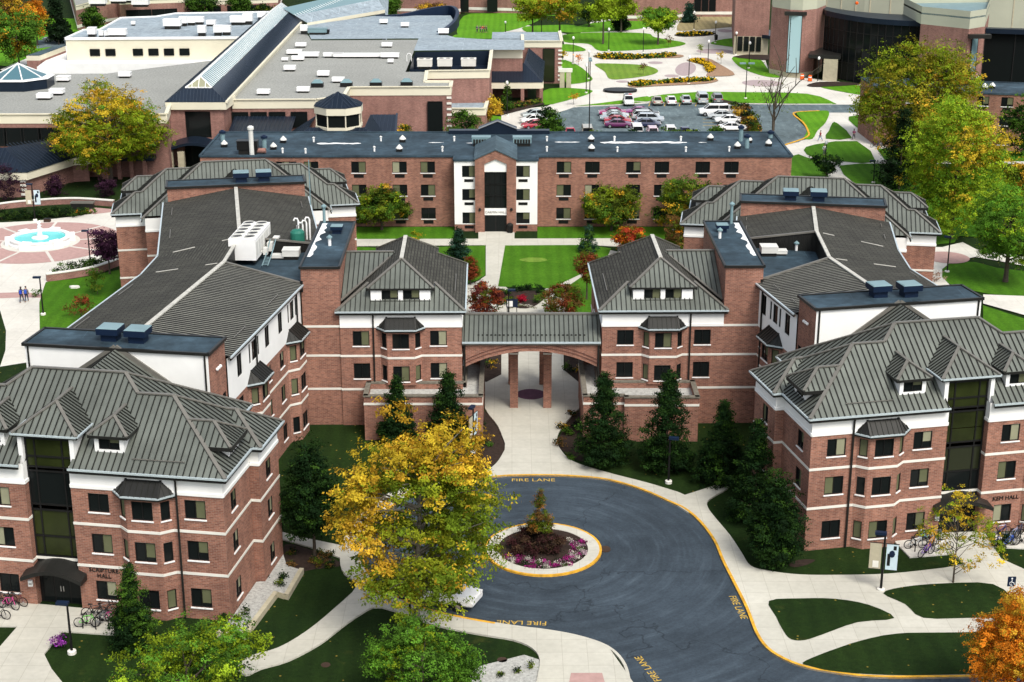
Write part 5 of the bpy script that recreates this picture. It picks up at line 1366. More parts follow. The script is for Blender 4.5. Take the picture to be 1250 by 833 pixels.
part(sc, 'porch_beam', 'cream', f)
mb = MB(); wall(mb, (qx-14, 210.6), (qx, 210.6), 0, 2.6, (0, -1)); wall(mb, (qx, 210.6), (qx+4, 219.9), 0, 2.6, (1, -.3)); wall(mb, (qx+4, 219.9), (qx+9, 221.3), 0, 2.6, (0, -1), [(2.2, 4.5, 0, 2.4)]); mb.build('brick_wall', 'brick_pink', sc)
for k in range(4): part(sc, 'quoin', 'stone', lambda m, k=k: m.box((qx-.3, 210.5, .3+k*.62), (.8, .25, .3)))
part(sc, 'porch_shade', 'blue_roof', lambda m: m.prism([(-60, 221.5), (-51.5, 221.5), (-51.5, 223.4), (-60, 223.4)], 2.7, 3.3, True))
for x in (-58.9, -56.6, -54.8, -52.9): part(sc, 'column', 'brick_pink', lambda m, x=x: m.box((x, 221.8, 0), (.55, .55, 2.7)))
# octagonal glass lantern on the west roof
op = G(14, 112, ZS); r8 = 5.3; op.y += 4.6
part(sc, 'lantern_base', 'blue_roof', lambda m: m.prism([(op.x+r8*math.cos(.39+k*math.pi/4), op.y+r8*math.sin(.39+k*math.pi/4)) for k in range(8)], ZS, ZS+1.5))
def f(m):
    o8 = [(op.x+(r8+.2)*math.cos(.39+k*math.pi/4), op.y+(r8+.2)*math.sin(.39+k*math.pi/4), ZS+1.55) for k in range(8)]
    i8 = [(op.x+(r8-1)*math.cos(.39+k*math.pi/4), op.y+(r8-1)*math.sin(.39+k*math.pi/4), ZS+1.7) for k in range(8)]
    for k in range(8):
        j = (k+1) % 8; m.cur = 0; m.face([o8[k], o8[j], i8[j], i8[k]]); m.cur = 1; m.face([i8[k], i8[j], (op.x, op.y, ZS+3.6)])
        m.cur = 0; m.beam(i8[k], (op.x, op.y, ZS+3.65), .16, .16)
part(sc, 'skylight', ['white_paint', 'glass_sky'], f)

# ---- white service building behind, left
wb = thing('service_building', 'pale cream flat-roofed building with six dark square windows', 'building', (-70, 330, 0))
ZW = 7.0; pts = [G(80, 47.5, ZW), G(330, 46, ZW), G(345, 15, ZW), G(215, 17, ZW), G(190, 21, ZW), G(148, 22.5, ZW), G(122, 37, ZW), G(103, 37, ZW)]
part(wb, 'wall', 'cream', lambda m: m.prism([(p.x, p.y) for p in pts], 0, ZW-.05, False, False))
part(wb, 'flat_roof', ['membrane_pale', 'white_paint'], lambda m: (m.face([p for p in pts]), [View(m, 1).beam(pts[i], pts[(i+1) % 8], .4, .5) for i in range(8)]))
a, b = pts[0], pts[1]
openings(wb, (a.x, a.y, 0), (b.x, b.y, 0), ZW-3.4, ZW-2.1, [(x-80)/250 for x in (114.5, 133.5, 167, 186, 205, 224)], 1.9, (0, -1))
lo = [G(80, 78, 2.6), G(300, 77, 2.6), G(300, 60, 2.6), G(80, 56, 2.6), G(45, 82, 2.6)]
part(wb, 'low_roof', 'white_paint', lambda m: m.prism([(p.x, p.y) for p in lo], 0, 2.6))
an = thing('annex', 'small brick annex with a blue-grey roof left of the cream building', 'building', (-96, 325, 0))
q = [G(32, 68, 4), G(48, 68, 4), G(80, 56, 4), G(68, 56, 4)]
part(an, 'wall', 'brick_pink', lambda m: m.prism([(p.x, p.y) for p in q], 0, 3.0, False, False)); part(an, 'parapet', 'cream', lambda m: m.prism([(p.x, p.y) for p in q], 3.0, 3.95, False, False))
part(an, 'flat_roof', 'membrane_mid', lambda m: m.face(q))

# ---- far brick buildings along the top
def block(label, pts, z, mat='brick_pink', band=True, roofm='gravel_roof', name='campus_building', extra=None):
    r = thing(name, label, 'building', (sum(p[0] for p in pts)/len(pts), sum(p[1] for p in pts)/len(pts), 0))
    part(r, 'wall', mat, lambda m: m.prism([p[:2] for p in pts], 0, z-1.2, False, False))
    part(r, 'parapet', 'cream', lambda m: m.prism([p[:2] for p in pts], z-1.2, z, False, False))
    part(r, 'flat_roof', roofm, lambda m: m.prism([p[:2] for p in pts], z-.5, z-.3))
    if band: part(r, 'stone_band', 'stone', lambda m: [m.beam((*pts[i][:2], 1.0), (*pts[(i+1) % len(pts)][:2], 1.0), .15, .7) for i in range(len(pts))])
    return r
p = lambda x, y: G(x, y).xy
r = block('pink brick building with stepped gravel roofs, top left behind the trees', [p(95, 38), p(112, 33), p(145, 28), p(148, 30), p(235, 27), p(260, -20), p(80, -20)], 6.0)
a, b = p(150, 30), p(235, 27); openings(r, (a.x, a.y, 0), (b.x, b.y, 0), 1.2, 3.4, (.15, .33, .52, .7), 3.0, (0, -1))
r = block('low pink brick building at the top edge behind the round trees', [p(228, 24), p(340, 20), p(350, -20), p(225, -20)], 4.6)
a, b = p(228, 24), p(340, 20); openings(r, (a.x, a.y, 0), (b.x, b.y, 0), .8, 3.0, (.1, .3, .52, .75), 3.4, (0, -1))
r = block('long pink brick building with a pale base at the top centre', [p(485, 17), p(562, 17.5), p(562, 15), p(640, 17), p(700, 17), p(705, -22), p(480, -22)], 8, roofm='membrane_pale')
a, b = p(562, 17), p(640, 17); openings(r, (a.x, a.y, 0), (b.x, b.y, 0), .5, 6, (.05, .5), 2.6, (0, -1), 'glass')
r = block('pink brick building with banded walls behind the blue spruce', [p(766, 26), p(823, 26), p(845, 21), p(905, 21), p(920, -25), p(760, -25)], 9, roofm='membrane_pale')
a, b = p(845, 21), p(905, 21); openings(r, (a.x, a.y, 0), (b.x, b.y, 0), 1.5, 5, (.1, .25, .4), 1.6, (0, -1))

# ---- auditorium, top right
au = thing('auditorium', 'large brick and cream auditorium with black glass fronts, top right', 'building', (85, 320, 0))
def seg(name, pxs, zb, zt, mat, yo=0):
    pts = [G(x, y) for x, y in pxs]
    part(au, name, mat, lambda m: [wall(m, pts[i], pts[i+1], zb, zt, (0, -1)) for i in range(len(pts)-1)]); return pts
w1 = seg('limestone_base', [(895, 67), (937, 68)], 0, 4.0, 'limestone'); seg('brick_wall', [(895, 67), (937, 68)], 4.0, 16, 'brick_pink')
seg('brick_wall', [(893, 30), (895, 67)], 0, 16, 'brick_pink')
openings(au, w1[0], w1[1], .9, 3.9, (.18, .36, .54, .72), .95, (0, -1))
part(au, 'canopy', 'blue_roof', lambda m: m.prism([p(918, 66), p(942, 70), p(942, 62), p(920, 58)], 3.7, 4.4, True))
tw = [(938, 85), (939, 90), (960, 94.5), (975, 95.5), (992, 93), (1003, 87)]
seg('limestone_base', tw, 0, 1.0, 'limestone'); tp = seg('brick_wall', tw, 1.0, 13.2, 'brick_pink'); seg('cream_wall', tw, 13.2, 20, 'cream_panel')
a, b = G(958.5, 94.6), G(975, 95.6)
openings(au, (a.x, a.y-.1, 0), (b.x, b.y-.1, 0), 1.0, 12.2, (.5,), 2.6, (0, -1), 'glass_bright')
part(au, 'window_bars', 'black_metal', lambda m: [m.beam((a.x+(b.x-a.x)*.15, a.y-.36, 1+k*1.6), (a.x+(b.x-a.x)*.88, a.y-.36, 1+k*1.6), .14, .14) for k in range(8)]+[m.beam((a.x+(b.x-a.x)*t, a.y-.36, 1), (a.x+(b.x-a.x)*t, a.y-.36, 12.2), .12, .12) for t in (.15, .55, .7, .88)])
part(au, 'window_hood', 'dark_metal', lambda m: m.box(((a.x+b.x)/2, a.y-.5, 12.2), (4.2, 1.2, .7)))
# dark curved glass front
cur = [G(*q) for q in ((1003, 91), (1020, 96), (1050, 102), (1085, 106), (1120, 108))]; cur = spline(cur, 4)
part(au, 'glass_front', ['glass', 'black_metal'], lambda m: [wall(View(m, 0), cur[i], cur[i+1], 0, 12.0, (0, -1)) for i in range(len(cur)-1)]+
     [View(m, 1).beam((*c.xy, 0), (*c.xy, 12), .16, .16) for c in cur]+[View(m, 1).beam((*cur[i].xy, z), (*cur[i+1].xy, z), .16, .14) for i in range(len(cur)-1) for z in (3.5, 6.5, 9.5)])
part(au, 'eave', 'blue_roof', lambda m: m.prism([(c.x, c.y-.6) for c in cur]+[(c.x, c.y+9) for c in cur[::-1]], 11.7, 12.7, True))
back = [G(*q) for q in ((1000, 74), (1050, 79), (1120, 84), (1200, 88), (1500, 96))]
part(au, 'cream_wall', ['cream_panel', 'blue_roof', 'limestone'], lambda m: ([wall(View(m, 0), back[i], back[i+1], 0, 22, (0, -1)) for i in range(4)], [View(m, 1).beam((back[i].x, back[i].y-.2, 18.8), (back[i+1].x, back[i+1].y-.2, 18.8), .9, 1.0) for i in range(4)],
     [View(m, 2).beam((*back[i].lerp(back[i+1], t).xy, 8), (*back[i].lerp(back[i+1], t).xy, 18), .25, .12) for i in range(4) for t in (.1, .45, .8)]))
part(au, 'porch_canopy', 'dark_metal', lambda m: m.prism([p(985, 98), p(1024, 100), p(1028, 90), p(990, 88)], 4.3, 5.0, True))
part(au, 'porch_pier', 'limestone', lambda m: m.prism([p(1004, 99), p(1021, 100), p(1022, 96), p(1005, 95)], 0, 4.3))
# second tower and the right glass front
t2 = [G(*q) for q in ((1117, 112), (1175, 120), (1194, 116), (1200, 95))]
part(au, 'brick_wall', 'brick_pink', lambda m: [wall(m, t2[i], t2[i+1], 0, 12.6, (0, -1)) for i in range(3)]); part(au, 'cream_wall', 'cream_panel', lambda m: m.prism([(q.x, q.y) for q in t2]+[(t2[0].x, t2[0].y+14)], 12.6, 15.8, False, False))
part(au, 'flat_roof', 'hvac_pale', lambda m: m.prism([(q.x, q.y) for q in t2]+[(t2[0].x, t2[0].y+14)], 14.4, 14.7))
a, b = t2[1], t2[2]; openings(au, (a.x+.2, a.y-.12, 0), (b.x-.3, b.y-.12, 0), 2, 11, (.45,), 2.2, (0, -1), 'glass_pale')
part(au, 'window_hood', 'dark_metal', lambda m: m.box(((a.x+b.x)/2, a.y-.4, 11), (4, 1.4, .7)))
gf = [G(1196, 110), G(1500, 122)]
part(au, 'glass_front', ['glass', 'blue_roof', 'black_metal'], lambda m: (wall(View(m, 0), gf[0], gf[1], 0, 11, (0, -1)), View(m, 1).beam((*gf[0].xy, 11.2), (*gf[1].xy, 11.2), 2.0, .9), [View(m, 2).beam((*gf[0].lerp(gf[1], t/8).xy, 0), (*gf[0].lerp(gf[1], t/8).xy, 11), .2, .2) for t in range(9)]))
for px in (1046, 1207): 
    q = V(px, 4 if px == 1046 else 21, back[1].y-.5); part(au, 'wall_light', 'orange', lambda m: m.ball(tuple(q), (.35, .2, .35), 8))

# ---- brick dormitory on the right behind the trees
rd = thing('dormitory', 'brick dormitory with blue-grey flat roof half hidden by autumn trees on the right', 'building', (85, 250, 0)); B = Bld(rd)
a, b = G(1068, 178), G(1340, 190); d = (b-a).normalized(); n = Vector((d.y, -d.x, 0)); ops = []
for k in range(13):
    s_ = 5+k*3.6
    for z, h in CW:
        if s_ < (b-a).length-2:
            ops.append((s_-.9, s_+.9, z, z+h)); q = a+d*s_; window(rd, (q.x, q.y, z), (n.x, n.y), 1.8, h, rk())
            m_ = MB(); m_.box((q.x, q.y, z-.62), (1.2, .12, .42), math.atan2(d.y, d.x)); m_.build('air_conditioner', 'black_metal', rd)
c2 = a+Vector((-.5, 11, 0)); e2 = b+Vector((0, 11, 0))
wall(B['brick_wall'], a, b, 0, 8.9, (n.x, n.y), ops); wall(B['brick_wall'], a, c2, 0, 8.9, (-1, 0)); wall(B['brick_wall'], c2, e2, 0, 8.9, (0, 1))
B['flat_roof'].face([(a.x, a.y, 8.95), (b.x, b.y, 8.95), (e2.x, e2.y, 8.95), (c2.x, c2.y, 8.95)])
for u, w_ in ((a, b), (a, c2), (c2, e2)): B['flat_roof'].beam((u.x, u.y, 8.95), (w_.x, w_.y, 8.95), .3, .26)
B.flush()

# ---- far paving, lawns and car park
sheet('pavement', [(560, 168), (612, 166), (612, 134), (640, 133), (668, 130), (690, 118), (700, 112), (693, 100), (685, 80), (690, 62), (688, 50), (640, 46), (560, 47), (560, 30), (640, 30), (705, 45), (722, 24), (760, 24), (900, 22), (930, 60), (940, 92), (990, 96), (1060, 104), (1130, 112), (1130, 124), (1105, 128),
      (1075, 128.8), (1000, 128), (970, 127.5), (860, 129), (790, 127), (740, 129), (700, 132), (680, 138), (665, 146), (660, 170), (640, 185), (560, 185)], .02, 'concrete_pale')
sheet('parking_lot', [(560, 196), (660, 190), (655, 165), (640, 160), (643, 139), (680, 139), (700, 131.5), (740, 128.5), (762, 129), (792, 126.5), (880, 127), (960, 128.3), (1075, 129), (1060, 137), (985, 136), (972, 138), (968, 141), (985, 158), (986, 168), (975, 174), (957, 178), (950, 190), (950, 205), (560, 205)], .035, 'asphalt_lot')
road = [(960, 128.3), (1100, 128), (1100, 137.5), (1060, 138), (960, 138)]
sheet('road', road, .042, 'asphalt_lot')
LZI = [0]
def lawn(px, mat='grass_bright', sm=4, z=.05):
    LZI[0] += 1; return sheet('lawn', px, z+.0016*LZI[0], mat, sm)
lawn([(560, 45), (566, 20), (600, 17.5), (660, 20), (640, 33), (600, 42)]); lawn([(560, 42), (605, 41), (650, 44), (640, 47), (560, 47.5)])
lawn([(565, 17), (640, 19), (690, 20), (640, 16)], sm=0)
lawn([(688, 43), (730, 40), (788, 41), (800, 46), (837, 53), (815, 59), (770, 62), (740, 63), (728, 61), (718, 54), (690, 52)])
lawn([(640, 33), (700, 31), (705, 38), (680, 40), (650, 42)]); lawn([(715, 30), (770, 24), (800, 28), (790, 34), (755, 38), (690, 40)])
lawn([(685, 55), (700, 55), (714, 60), (712, 63), (686, 63)], sm=2); lawn([(685, 74), (705, 80), (720, 92), (722, 99), (700, 103), (690, 100)], sm=3)
lawn([(664, 111), (690, 108), (720, 110), (721, 114), (700, 121), (664, 128.5)], sm=3)
lawn([(726, 79), (745, 78), (785, 80), (803, 86), (795, 92), (760, 97), (744, 96.5), (738, 88)], 'grass_pale')
lawn([(701, 130), (720, 128), (758, 123), (790, 118), (792, 124), (760, 127.5), (706, 129.8)], sm=3)
lawn([(795, 118), (850, 113), (900, 113), (985, 115), (1018, 126), (1014, 127.6), (960, 127), (880, 126), (800, 125)], sm=3)
lawn([(895, 70), (925, 71), (940, 88), (955, 95), (935, 94), (910, 86), (898, 78)], sm=3)
lawn([(1000, 106), (1030, 103), (1070, 108), (1130, 114), (1115, 121), (1070, 119), (1030, 113)], sm=3)
lawn([(867, 53), (885, 48), (905, 48), (905, 58), (880, 56)], sm=3)
lawn([(612, 168), (612, 143), (585, 140), (570, 150), (570, 168)], sm=0)
lawn([(840, 22), (905, 20), (905, 30), (895, 33), (840, 38), (826, 36)], 'grass_dry', 3)
# islands right of the long dormitory
lawn([(973, 137.5), (1000, 135.8), (1012, 137), (1008, 150), (998, 160), (992, 170), (981, 169.5), (985, 160), (978, 146)], sm=3)
sheet('pavement', [(957, 178), (986, 170), (1000, 158), (1012, 137), (1100, 136), (1100, 150), (1085, 205), (1060, 203), (1060, 212), (1030, 240), (960, 240), (955, 200)], .03, 'concrete_pale')
lawn([(1016, 151), (1022, 151), (1040, 169), (1008, 170), (1012, 160)], 'grass_court', 2); lawn([(1036, 143), (1062, 141), (1100, 140), (1100, 165), (1066, 168), (1042, 153)], 'grass_court', 2)
lawn([(981, 184), (995, 177), (1046, 173), (1069, 198), (1030, 198), (995, 194)], 'grass_court', 2); lawn([(1024, 203), (1083, 201), (1120, 206), (1500, 212), (1500, 260), (1060, 240), (1045, 226)], 'grass_court', 2)
lawn([(967, 191), (985, 193), (1004, 201), (1012, 220), (1000, 235), (967, 235)], 'grass_court', 2)
lawn([(1070, 182), (1500, 190), (1500, 200), (1200, 199), (1080, 196)], 'grass_court', 0); 
sheet('path', [(1060, 197), (1500, 200), (1500, 203), (1085, 200.5)], 0.128, 'concrete_pale')
# lawns and paths at the right edge
lawn([(1100, 240), (1500, 250), (1500, 300), (1250, 293), (1170, 289), (1165, 297), (1138, 300), (1125, 280)], 'grass_court', 0)
sheet('path', [(1120, 303), (1150, 303), (1175, 297), (1192, 306), (1250, 315), (1500, 330), (1500, 338), (1250, 326), (1220, 320), (1190, 315), (1160, 322), (1150, 330), (1150, 340), (1160, 350), (1120, 352)], 0.131, 'concrete_pale')
q = G(1156, 316); disc('paving', q, 2.6, .16, 'rose_paver', 32)
lawn([(1152, 322), (1190, 321), (1250, 332), (1500, 345), (1500, 372), (1250, 364), (1165, 350), (1148, 335)], 'grass_court', 3)
sheet('path', [(1200, 361), (1500, 372), (1500, 395), (1250, 386), (1200, 372)], 0.134, 'concrete_pale')
lawn([(1222, 370), (1500, 380), (1500, 392), (1250, 381)], 'grass_court', 0, .06); lawn([(1200, 374), (1250, 390), (1500, 405), (1500, 430), (1200, 420)], 'grass_court', 0)
# lawn on the far left
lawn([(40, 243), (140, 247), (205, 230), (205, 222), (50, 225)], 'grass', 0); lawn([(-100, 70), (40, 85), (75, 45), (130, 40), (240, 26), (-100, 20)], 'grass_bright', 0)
sheet('path', [(0, 86), (38, 70), (45, 73), (14, 90)], 0.137, 'concrete_pale'); sheet('parking_lot', [(45, 50), (90, 48), (90, 55), (45, 60)], .12, 'asphalt_lot')
# plaza pavers and planting beds
for i, (x, y, rx, ry, rot) in enumerate(((837, 84.5, 12.5, 8, -.5), (872, 63, 22, 3, 0), (800, 77, 9, 1.6, 0), (820, 93, 9, 1.6, 0), (878, 2, 5, 1, 0), (930, 102, 24, 4, 0), (885, 38, 9, 2, 0), (760, 100, 8, 1.3, 0))):
    c = G(x, y); a = G(x+rx, y); b = G(x, y-ry); mb = MB()
    mb.face([(c.x+(a.x-c.x)*math.cos(t*math.pi/16)+rot*(b.y-c.y)*math.sin(t*math.pi/16)*-.3, c.y+(b.y-c.y)*math.sin(t*math.pi/16), .045) for t in range(32)]); tag(mb.build('paving', 'grey_paver'), kind='structure')
BEDS = [[(724, 69), (745, 67), (790, 68), (830, 67.5), (830, 71), (790, 71.5), (740, 73)], [(766, 105), (780, 101), (830, 100), (865, 97), (877, 99), (860, 103), (800, 106), (775, 107.5)],
        [(838, 74), (862, 71.5), (880, 80), (897, 92), (870, 94), (862, 93), (866, 85), (855, 79)], [(823, 43), (845, 40), (873, 41), (865, 44), (835, 45.5)], [(985, 105), (1000, 101), (1030, 101), (1050, 104), (1000, 107)], [(895, 70), (935, 66), (945, 72), (930, 74)]]
for k, bd in enumerate(BEDS): sheet('mulch', bd, .13+.002*k, 'mulch_tan' if k < 3 else 'mulch', 3)
sheet('mulch', [(610, 142), (665, 128), (660, 124), (600, 128), (590, 140)], .145, 'mulch', 0)
mb = MB(); c = G(757, 112); mb.prism([(c.x+3.2*math.cos(t*.3927), c.y+2.2*math.sin(t*.3927)) for t in range(16)], 0, .45); tag(mb.build('plinth', 'black_metal'), 'low black oval plinth on the plaza above the car park', 'plinth')
# parking stripes and kerbs
mb = MB()
for x in (773, 792, 811, 829, 849, 866): a, b = G(x, 130.2), G(x+2, 124.2); mb.beam((*a.xy, .05), (*b.xy, .05), .14, .01)
for y0 in (139, 143, 147, 151, 155.5): a, b = G(741, y0), G(800, y0); mb.beam((*a.xy, .05), (*b.xy, .05), .14, .01)
for y0 in (142, 146, 150, 154): a, b = G(858, y0), G(905, y0); mb.beam((*a.xy, .05), (*b.xy, .05), .14, .01)
a, b = G(767, 139), G(774, 157); mb.beam((*a.xy, .05), (*b.xy, .05), .14, .01)
tag(mb.build('road_marking', 'road_paint'), kind='structure')
for pts in ([(701, 131), (760, 128.6), (764, 124), (790, 125.5)], [(880, 127), (960, 128), (1016, 128)], ): strip('kerb', P2(pts), .3, 0, .14, 'concrete_pale')
strip('kerb', spline(P2([(1000, 136), (973, 137.5), (969, 141), (980, 150), (986, 160), (985, 168), (957, 178)]), 4), .3, 0, .14, 'yellow_paint')
strip('kerb', spline(P2([(924, 150), (929, 158), (925, 164), (917, 167)]), 4), .3, 0, .14, 'yellow_paint')
sheet('mulch', [(872, 126), (900, 126), (925, 150), (927, 163), (905, 161)], .148, 'mulch', 2); slab('pavement', [(852, 162), (925, 161), (920, 165), (852, 165)], .12, 'concrete_pale', 0)
# ------------------------------------------------------------------ trees and planting
def leaf_mesh(name, P, Nn, size, colr):
    """many small leaf blades: P centres, Nn facing, size per leaf, colr (n,3)"""
    n = len(P); a = RNG.normal(size=(n, 3)); t = np.cross(Nn, a); t /= np.linalg.norm(t, axis=1)[:, None]+1e-9
    b = np.cross(Nn, t); s = size[:, None]
    v = np.empty((n, 4, 3)); v[:, 0] = P-t*s; v[:, 1] = P-b*s*.62; v[:, 2] = P+t*s; v[:, 3] = P+b*s*.62
    me = D.meshes.new(name); me.vertices.add(4*n); me.vertices.foreach_set('co', v.reshape(-1).astype(np.float32))
    me.loops.add(4*n); me.loops.foreach_set('vertex_index', np.arange(4*n, dtype=np.int32))
    me.polygons.add(n); me.polygons.foreach_set('loop_start', np.arange(0, 4*n, 4, dtype=np.int32)); me.polygons.foreach_set('loop_total', np.full(n, 4, dtype=np.int32))
    me.materials.append(MATS['leaf']); me.update(calc_edges=True)
    ca = me.color_attributes.new('Col', 'FLOAT_COLOR', 'POINT'); c4 = np.ones((n, 4, 4), np.float32); c4[:, :, :3] = colr[:, None, :]
    ca.data.foreach_set('color', c4.reshape(-1)); return me

GREEN = (.052, .115, .012); DGREEN = (.008, .024, .006); YGREEN = (.16, .22, .010); YELLOW = (.50, .36, .025); GOLD = (.46, .275, .022); ORANGE = (.62, .20, .014)
RED = (.19, .042, .016); BROWN = (.13, .07, .02); PLUM = (.035, .012, .028); LIME = (.25, .36, .018); BLUEG = (.022, .060, .038); OLIVE = (.085, .120, .010); MAROON = (.10, .022, .02); FRESH = (.085, .20, .018)
def tree(name, label, cat, base, H, W, cb, pal, n=5000, leaf=.22, clumps=60, group=None, shape='round', trunk=.16, tcol='trunk', zone=None, lean=(0, 0), limbs=14, dens=1., crowny=None, gap=.16, hollow=.45, flat=1., tuft=20, lobes=0):
    """base (x,y), H height, W crown width, cb bottom of the crown, pal [(colour, weight)]"""
    x, y = base[0], base[1]
    root = thing(name, label, cat, (x, y, 0), 0, group)
    ch = H-cb; ctr = np.array([lean[0], lean[1], cb+ch*.5]); rx = W/2
    C = []; ph = RNG.uniform(0, 6.28, 6)
    while len(C) < clumps:
        p = RNG.uniform(-1, 1, 3)
        if shape == 'cone' and RNG.random() < .16: p = np.array([*(RNG.uniform(-.12, .12, 2)), RNG.uniform(.1, 1)])
        if shape == 'cone':
            t = (p[2]+1)/2; r = (1-t)**.74*(1-.35*max(0, .15-t)/.15)
            q = math.hypot(p[0], p[1])
            if q > r: continue
            C.append(np.array([p[0]*rx*.95, p[1]*rx*.95, p[2]*ch/2*.97]))
        elif shape == 'oval':
            t = (p[2]+1)/2; r = min(1, (1-t)**.6*1.25, .55+2.2*t)
            if lobes: an = math.atan2(p[1], p[0]); r *= .88+.20*math.sin(2*an+ph[0]+2.5*p[2])+.16*math.sin(3*an+ph[1]-4*p[2])+.12*math.sin(6*p[2]+ph[3])
            if math.hypot(p[0], p[1]) > r: continue
            C.append(np.array([p[0]*rx*.92, p[1]*rx*.92, p[2]*ch/2*.95]))
        elif shape == 'spread':
            d = np.linalg.norm(p)
            if d > 1 or d < hollow or (p[2] < -.35 and math.hypot(p[0], p[1]) < .5): continue
            C.append(np.array([p[0]*rx*.9, p[1]*rx*.9, (p[2] if p[2] > 0 else p[2]*.85)*ch/2*.92]))
        else:
            an = math.atan2(p[1], p[0]); lob = 1+.13*math.sin(2*an+ph[0]+2.2*p[2])+.11*math.sin(3*an+ph[1]-3*p[2])+.09*math.sin(5*an+ph[2]+4*p[2])+.08*math.sin(4.5*p[2]+ph[3])
            d = np.linalg.norm(p)/max(.6, lob)*1.06
            if d > 1 or d < hollow: continue
            C.append(np.array([p[0]*rx*.88, p[1]*rx*.88, p[2]*ch/2*.9]))
    C = np.array(C)+ctr
    cr = 1.22*gap*(rx*ch*.5*rx)**(1/3)*RNG.uniform(.75, 1.35, clumps)*(1.25 if shape != 'cone' else 1.0)
    if shape == 'cone': cr *= .52+.6*(1-(C[:, 2]-cb)/ch)
    wts = np.array([w for _, w in pal], float); wts /= wts.sum(); cols = np.array([c for c, _ in pal])
    ci = RNG.choice(len(pal), clumps, p=wts)
    if zone is not None:
        for k in range(clumps):
            z = zone((C[k]-ctr)/np.array([rx, rx, ch/2]))
            if z is not None and RNG.random() < .85: ci[k] = z
    # sprays of leaves: each clump carries twigs, each twig a tuft of blades
    ns = max(clumps*4, n//tuft); sk = RNG.choice(clumps, ns, p=(cr**2)/(cr**2).sum())
    d = RNG.normal(size=(ns, 3)); d /= np.linalg.norm(d, axis=1)[:, None]
    off = d*(RNG.random(ns)**.42)[:, None]*cr[sk][:, None]*np.array([1.1*flat, 1.1*flat, .75/flat])
    fl = RNG.random(ns) < .14; off[fl] *= RNG.uniform(1.05, 1.5, fl.sum())[:, None]
    j = RNG.integers(0, ns, n); k = sk[j]
    P = C[k]+off[j]+RNG.normal(size=(n, 3))*leaf*1.75*np.array([1, 1, .6]); P[:, 2] = np.maximum(P[:, 2], .12)
    Nn = d[j]*.95+RNG.normal(size=(n, 3))*.42+np.array([0, 0, .5]); Nn /= np.linalg.norm(Nn, axis=1)[:, None]
    cl = cols[ci[k]]*RNG.uniform(.65, 1.25, clumps)[k][:, None]*RNG.uniform(.72, 1.3, ns)[j][:, None]*RNG.uniform(.85, 1.18, n)[:, None]
    mixm = (RNG.random(ns) < .1)[j]; cl[mixm] = cols[RNG.choice(len(pal), mixm.sum(), p=wts)]
    me = leaf_mesh('crown', P, Nn, leaf*RNG.uniform(.6, 1.25, n), np.clip(cl, 0, 1))
    # trunk and limbs
    mb = MB(); top = cb+ch*.62; tr = trunk
    mb.tube([(0, 0, -.1), (lean[0]*.1+.02, .02, cb*.45), (lean[0]*.4, lean[1]*.4, cb+ch*.2), (lean[0]*.8, lean[1]*.8, top)], [tr*1.35, tr, tr*.75, tr*.2], 7)
    order = RNG.permutation(clumps)[:limbs]
    for i in order:
        c = C[i]; zz = max(cb*.8, min(top*.9, c[2]-.35*math.hypot(c[0], c[1])-.25)); f = (zz/top)
        s = Vector((lean[0]*.8*f, lean[1]*.8*f, zz)); e = Vector(c); m_ = s.lerp(e, .5)+Vector((0, 0, .06*(e-s).length))
        mb.tube([s, m_, e], [tr*.42, tr*.25, tr*.08], 5, False)
    mb.build('trunk', tcol, root).matrix_parent_inverse = Matrix.Identity(4)
    link('crown', me, root, local=True)
    return root
def tpx(b, ytop, x0, x1, ybot):
    """base pixel, top row, crown columns and bottom row of the crown -> world base, height, width, crown bottom"""
    g0 = G(*b); Hh = V(b[0], ytop, g0.y).z; z2 = V(b[0], ybot, g0.y).z; w = V(x1, ytop, g0.y).x-V(x0, ytop, g0.y).x
    return (g0.x, g0.y), Hh, w, max(.1, z2)
def T(name, label, b, ytop, x0, x1, ybot, pal, cat='tree', **kw):
    base, Hh, w, cb = tpx(b, ytop, x0, x1, ybot)
    return tree(name, label, cat, base, Hh, w, cb, pal, **kw)

# the big maple in front
T('maple_tree', 'big yellow and green maple leaning over the white truck in the foreground', (507, 772), 461, 402, 634, 728,
  [(YELLOW, 3), ((.12, .18, .012), 3), ((.19, .22, .012), 2), (GOLD, 2)], n=62000, leaf=.105, clumps=150, shape='oval', lobes=1, trunk=.24, tcol='trunk_pale', limbs=75, gap=.118, hollow=.3, flat=1.3, lean=(.75, 0), tuft=26,
  zone=lambda p: (3 if random.random() < .3 else 0) if (p[2] > .22 or (p[0] < -.4 and p[2] > -.5) or p[0] > .8) else (2 if random.random() < .5 else 1))
T('round_tree', 'fresh green round tree cut by the bottom edge of the picture', (517, 862), 766, 446, 592, 862, [(FRESH, 4), (GREEN, 2), (YGREEN, 1)], n=26000, leaf=.078, clumps=130, trunk=.1, gap=.14)
T('round_tree', 'yellow-green tree at the bottom left corner beside the entrance walk', (232, 880), 764, 138, 330, 875, [(YGREEN, 4), (FRESH, 3), (GREEN, 2), (LIME, 1.5)], n=28000, leaf=.085, clumps=140, trunk=.12, gap=.14)
T('arborvitae', 'dark pointed arborvitae in front of the SCRIPTURE HALL windows', (165, 792), 688, 134, 199, 790, [(DGREEN, 4), (GREEN, 3)], n=32000, leaf=.062, clumps=240, shape='cone', trunk=.09, gap=.19, limbs=4)
T('maple_tree', 'bright orange maple at the bottom right corner', (1232, 880), 716, 1168, 1300, 872, [(ORANGE, 5), (GOLD, 2)], n=52000, leaf=.068, clumps=170, trunk=.16, gap=.135)
T('young_tree', 'small thin yellow tree in front of the KEM HALL entrance', (1163, 713), 606, 1116, 1226, 702, [(YELLOW, 4), (YGREEN, 3), (GOLD, 1)], n=5200, leaf=.07, clumps=60, trunk=.07, limbs=30, gap=.14, hollow=.2)
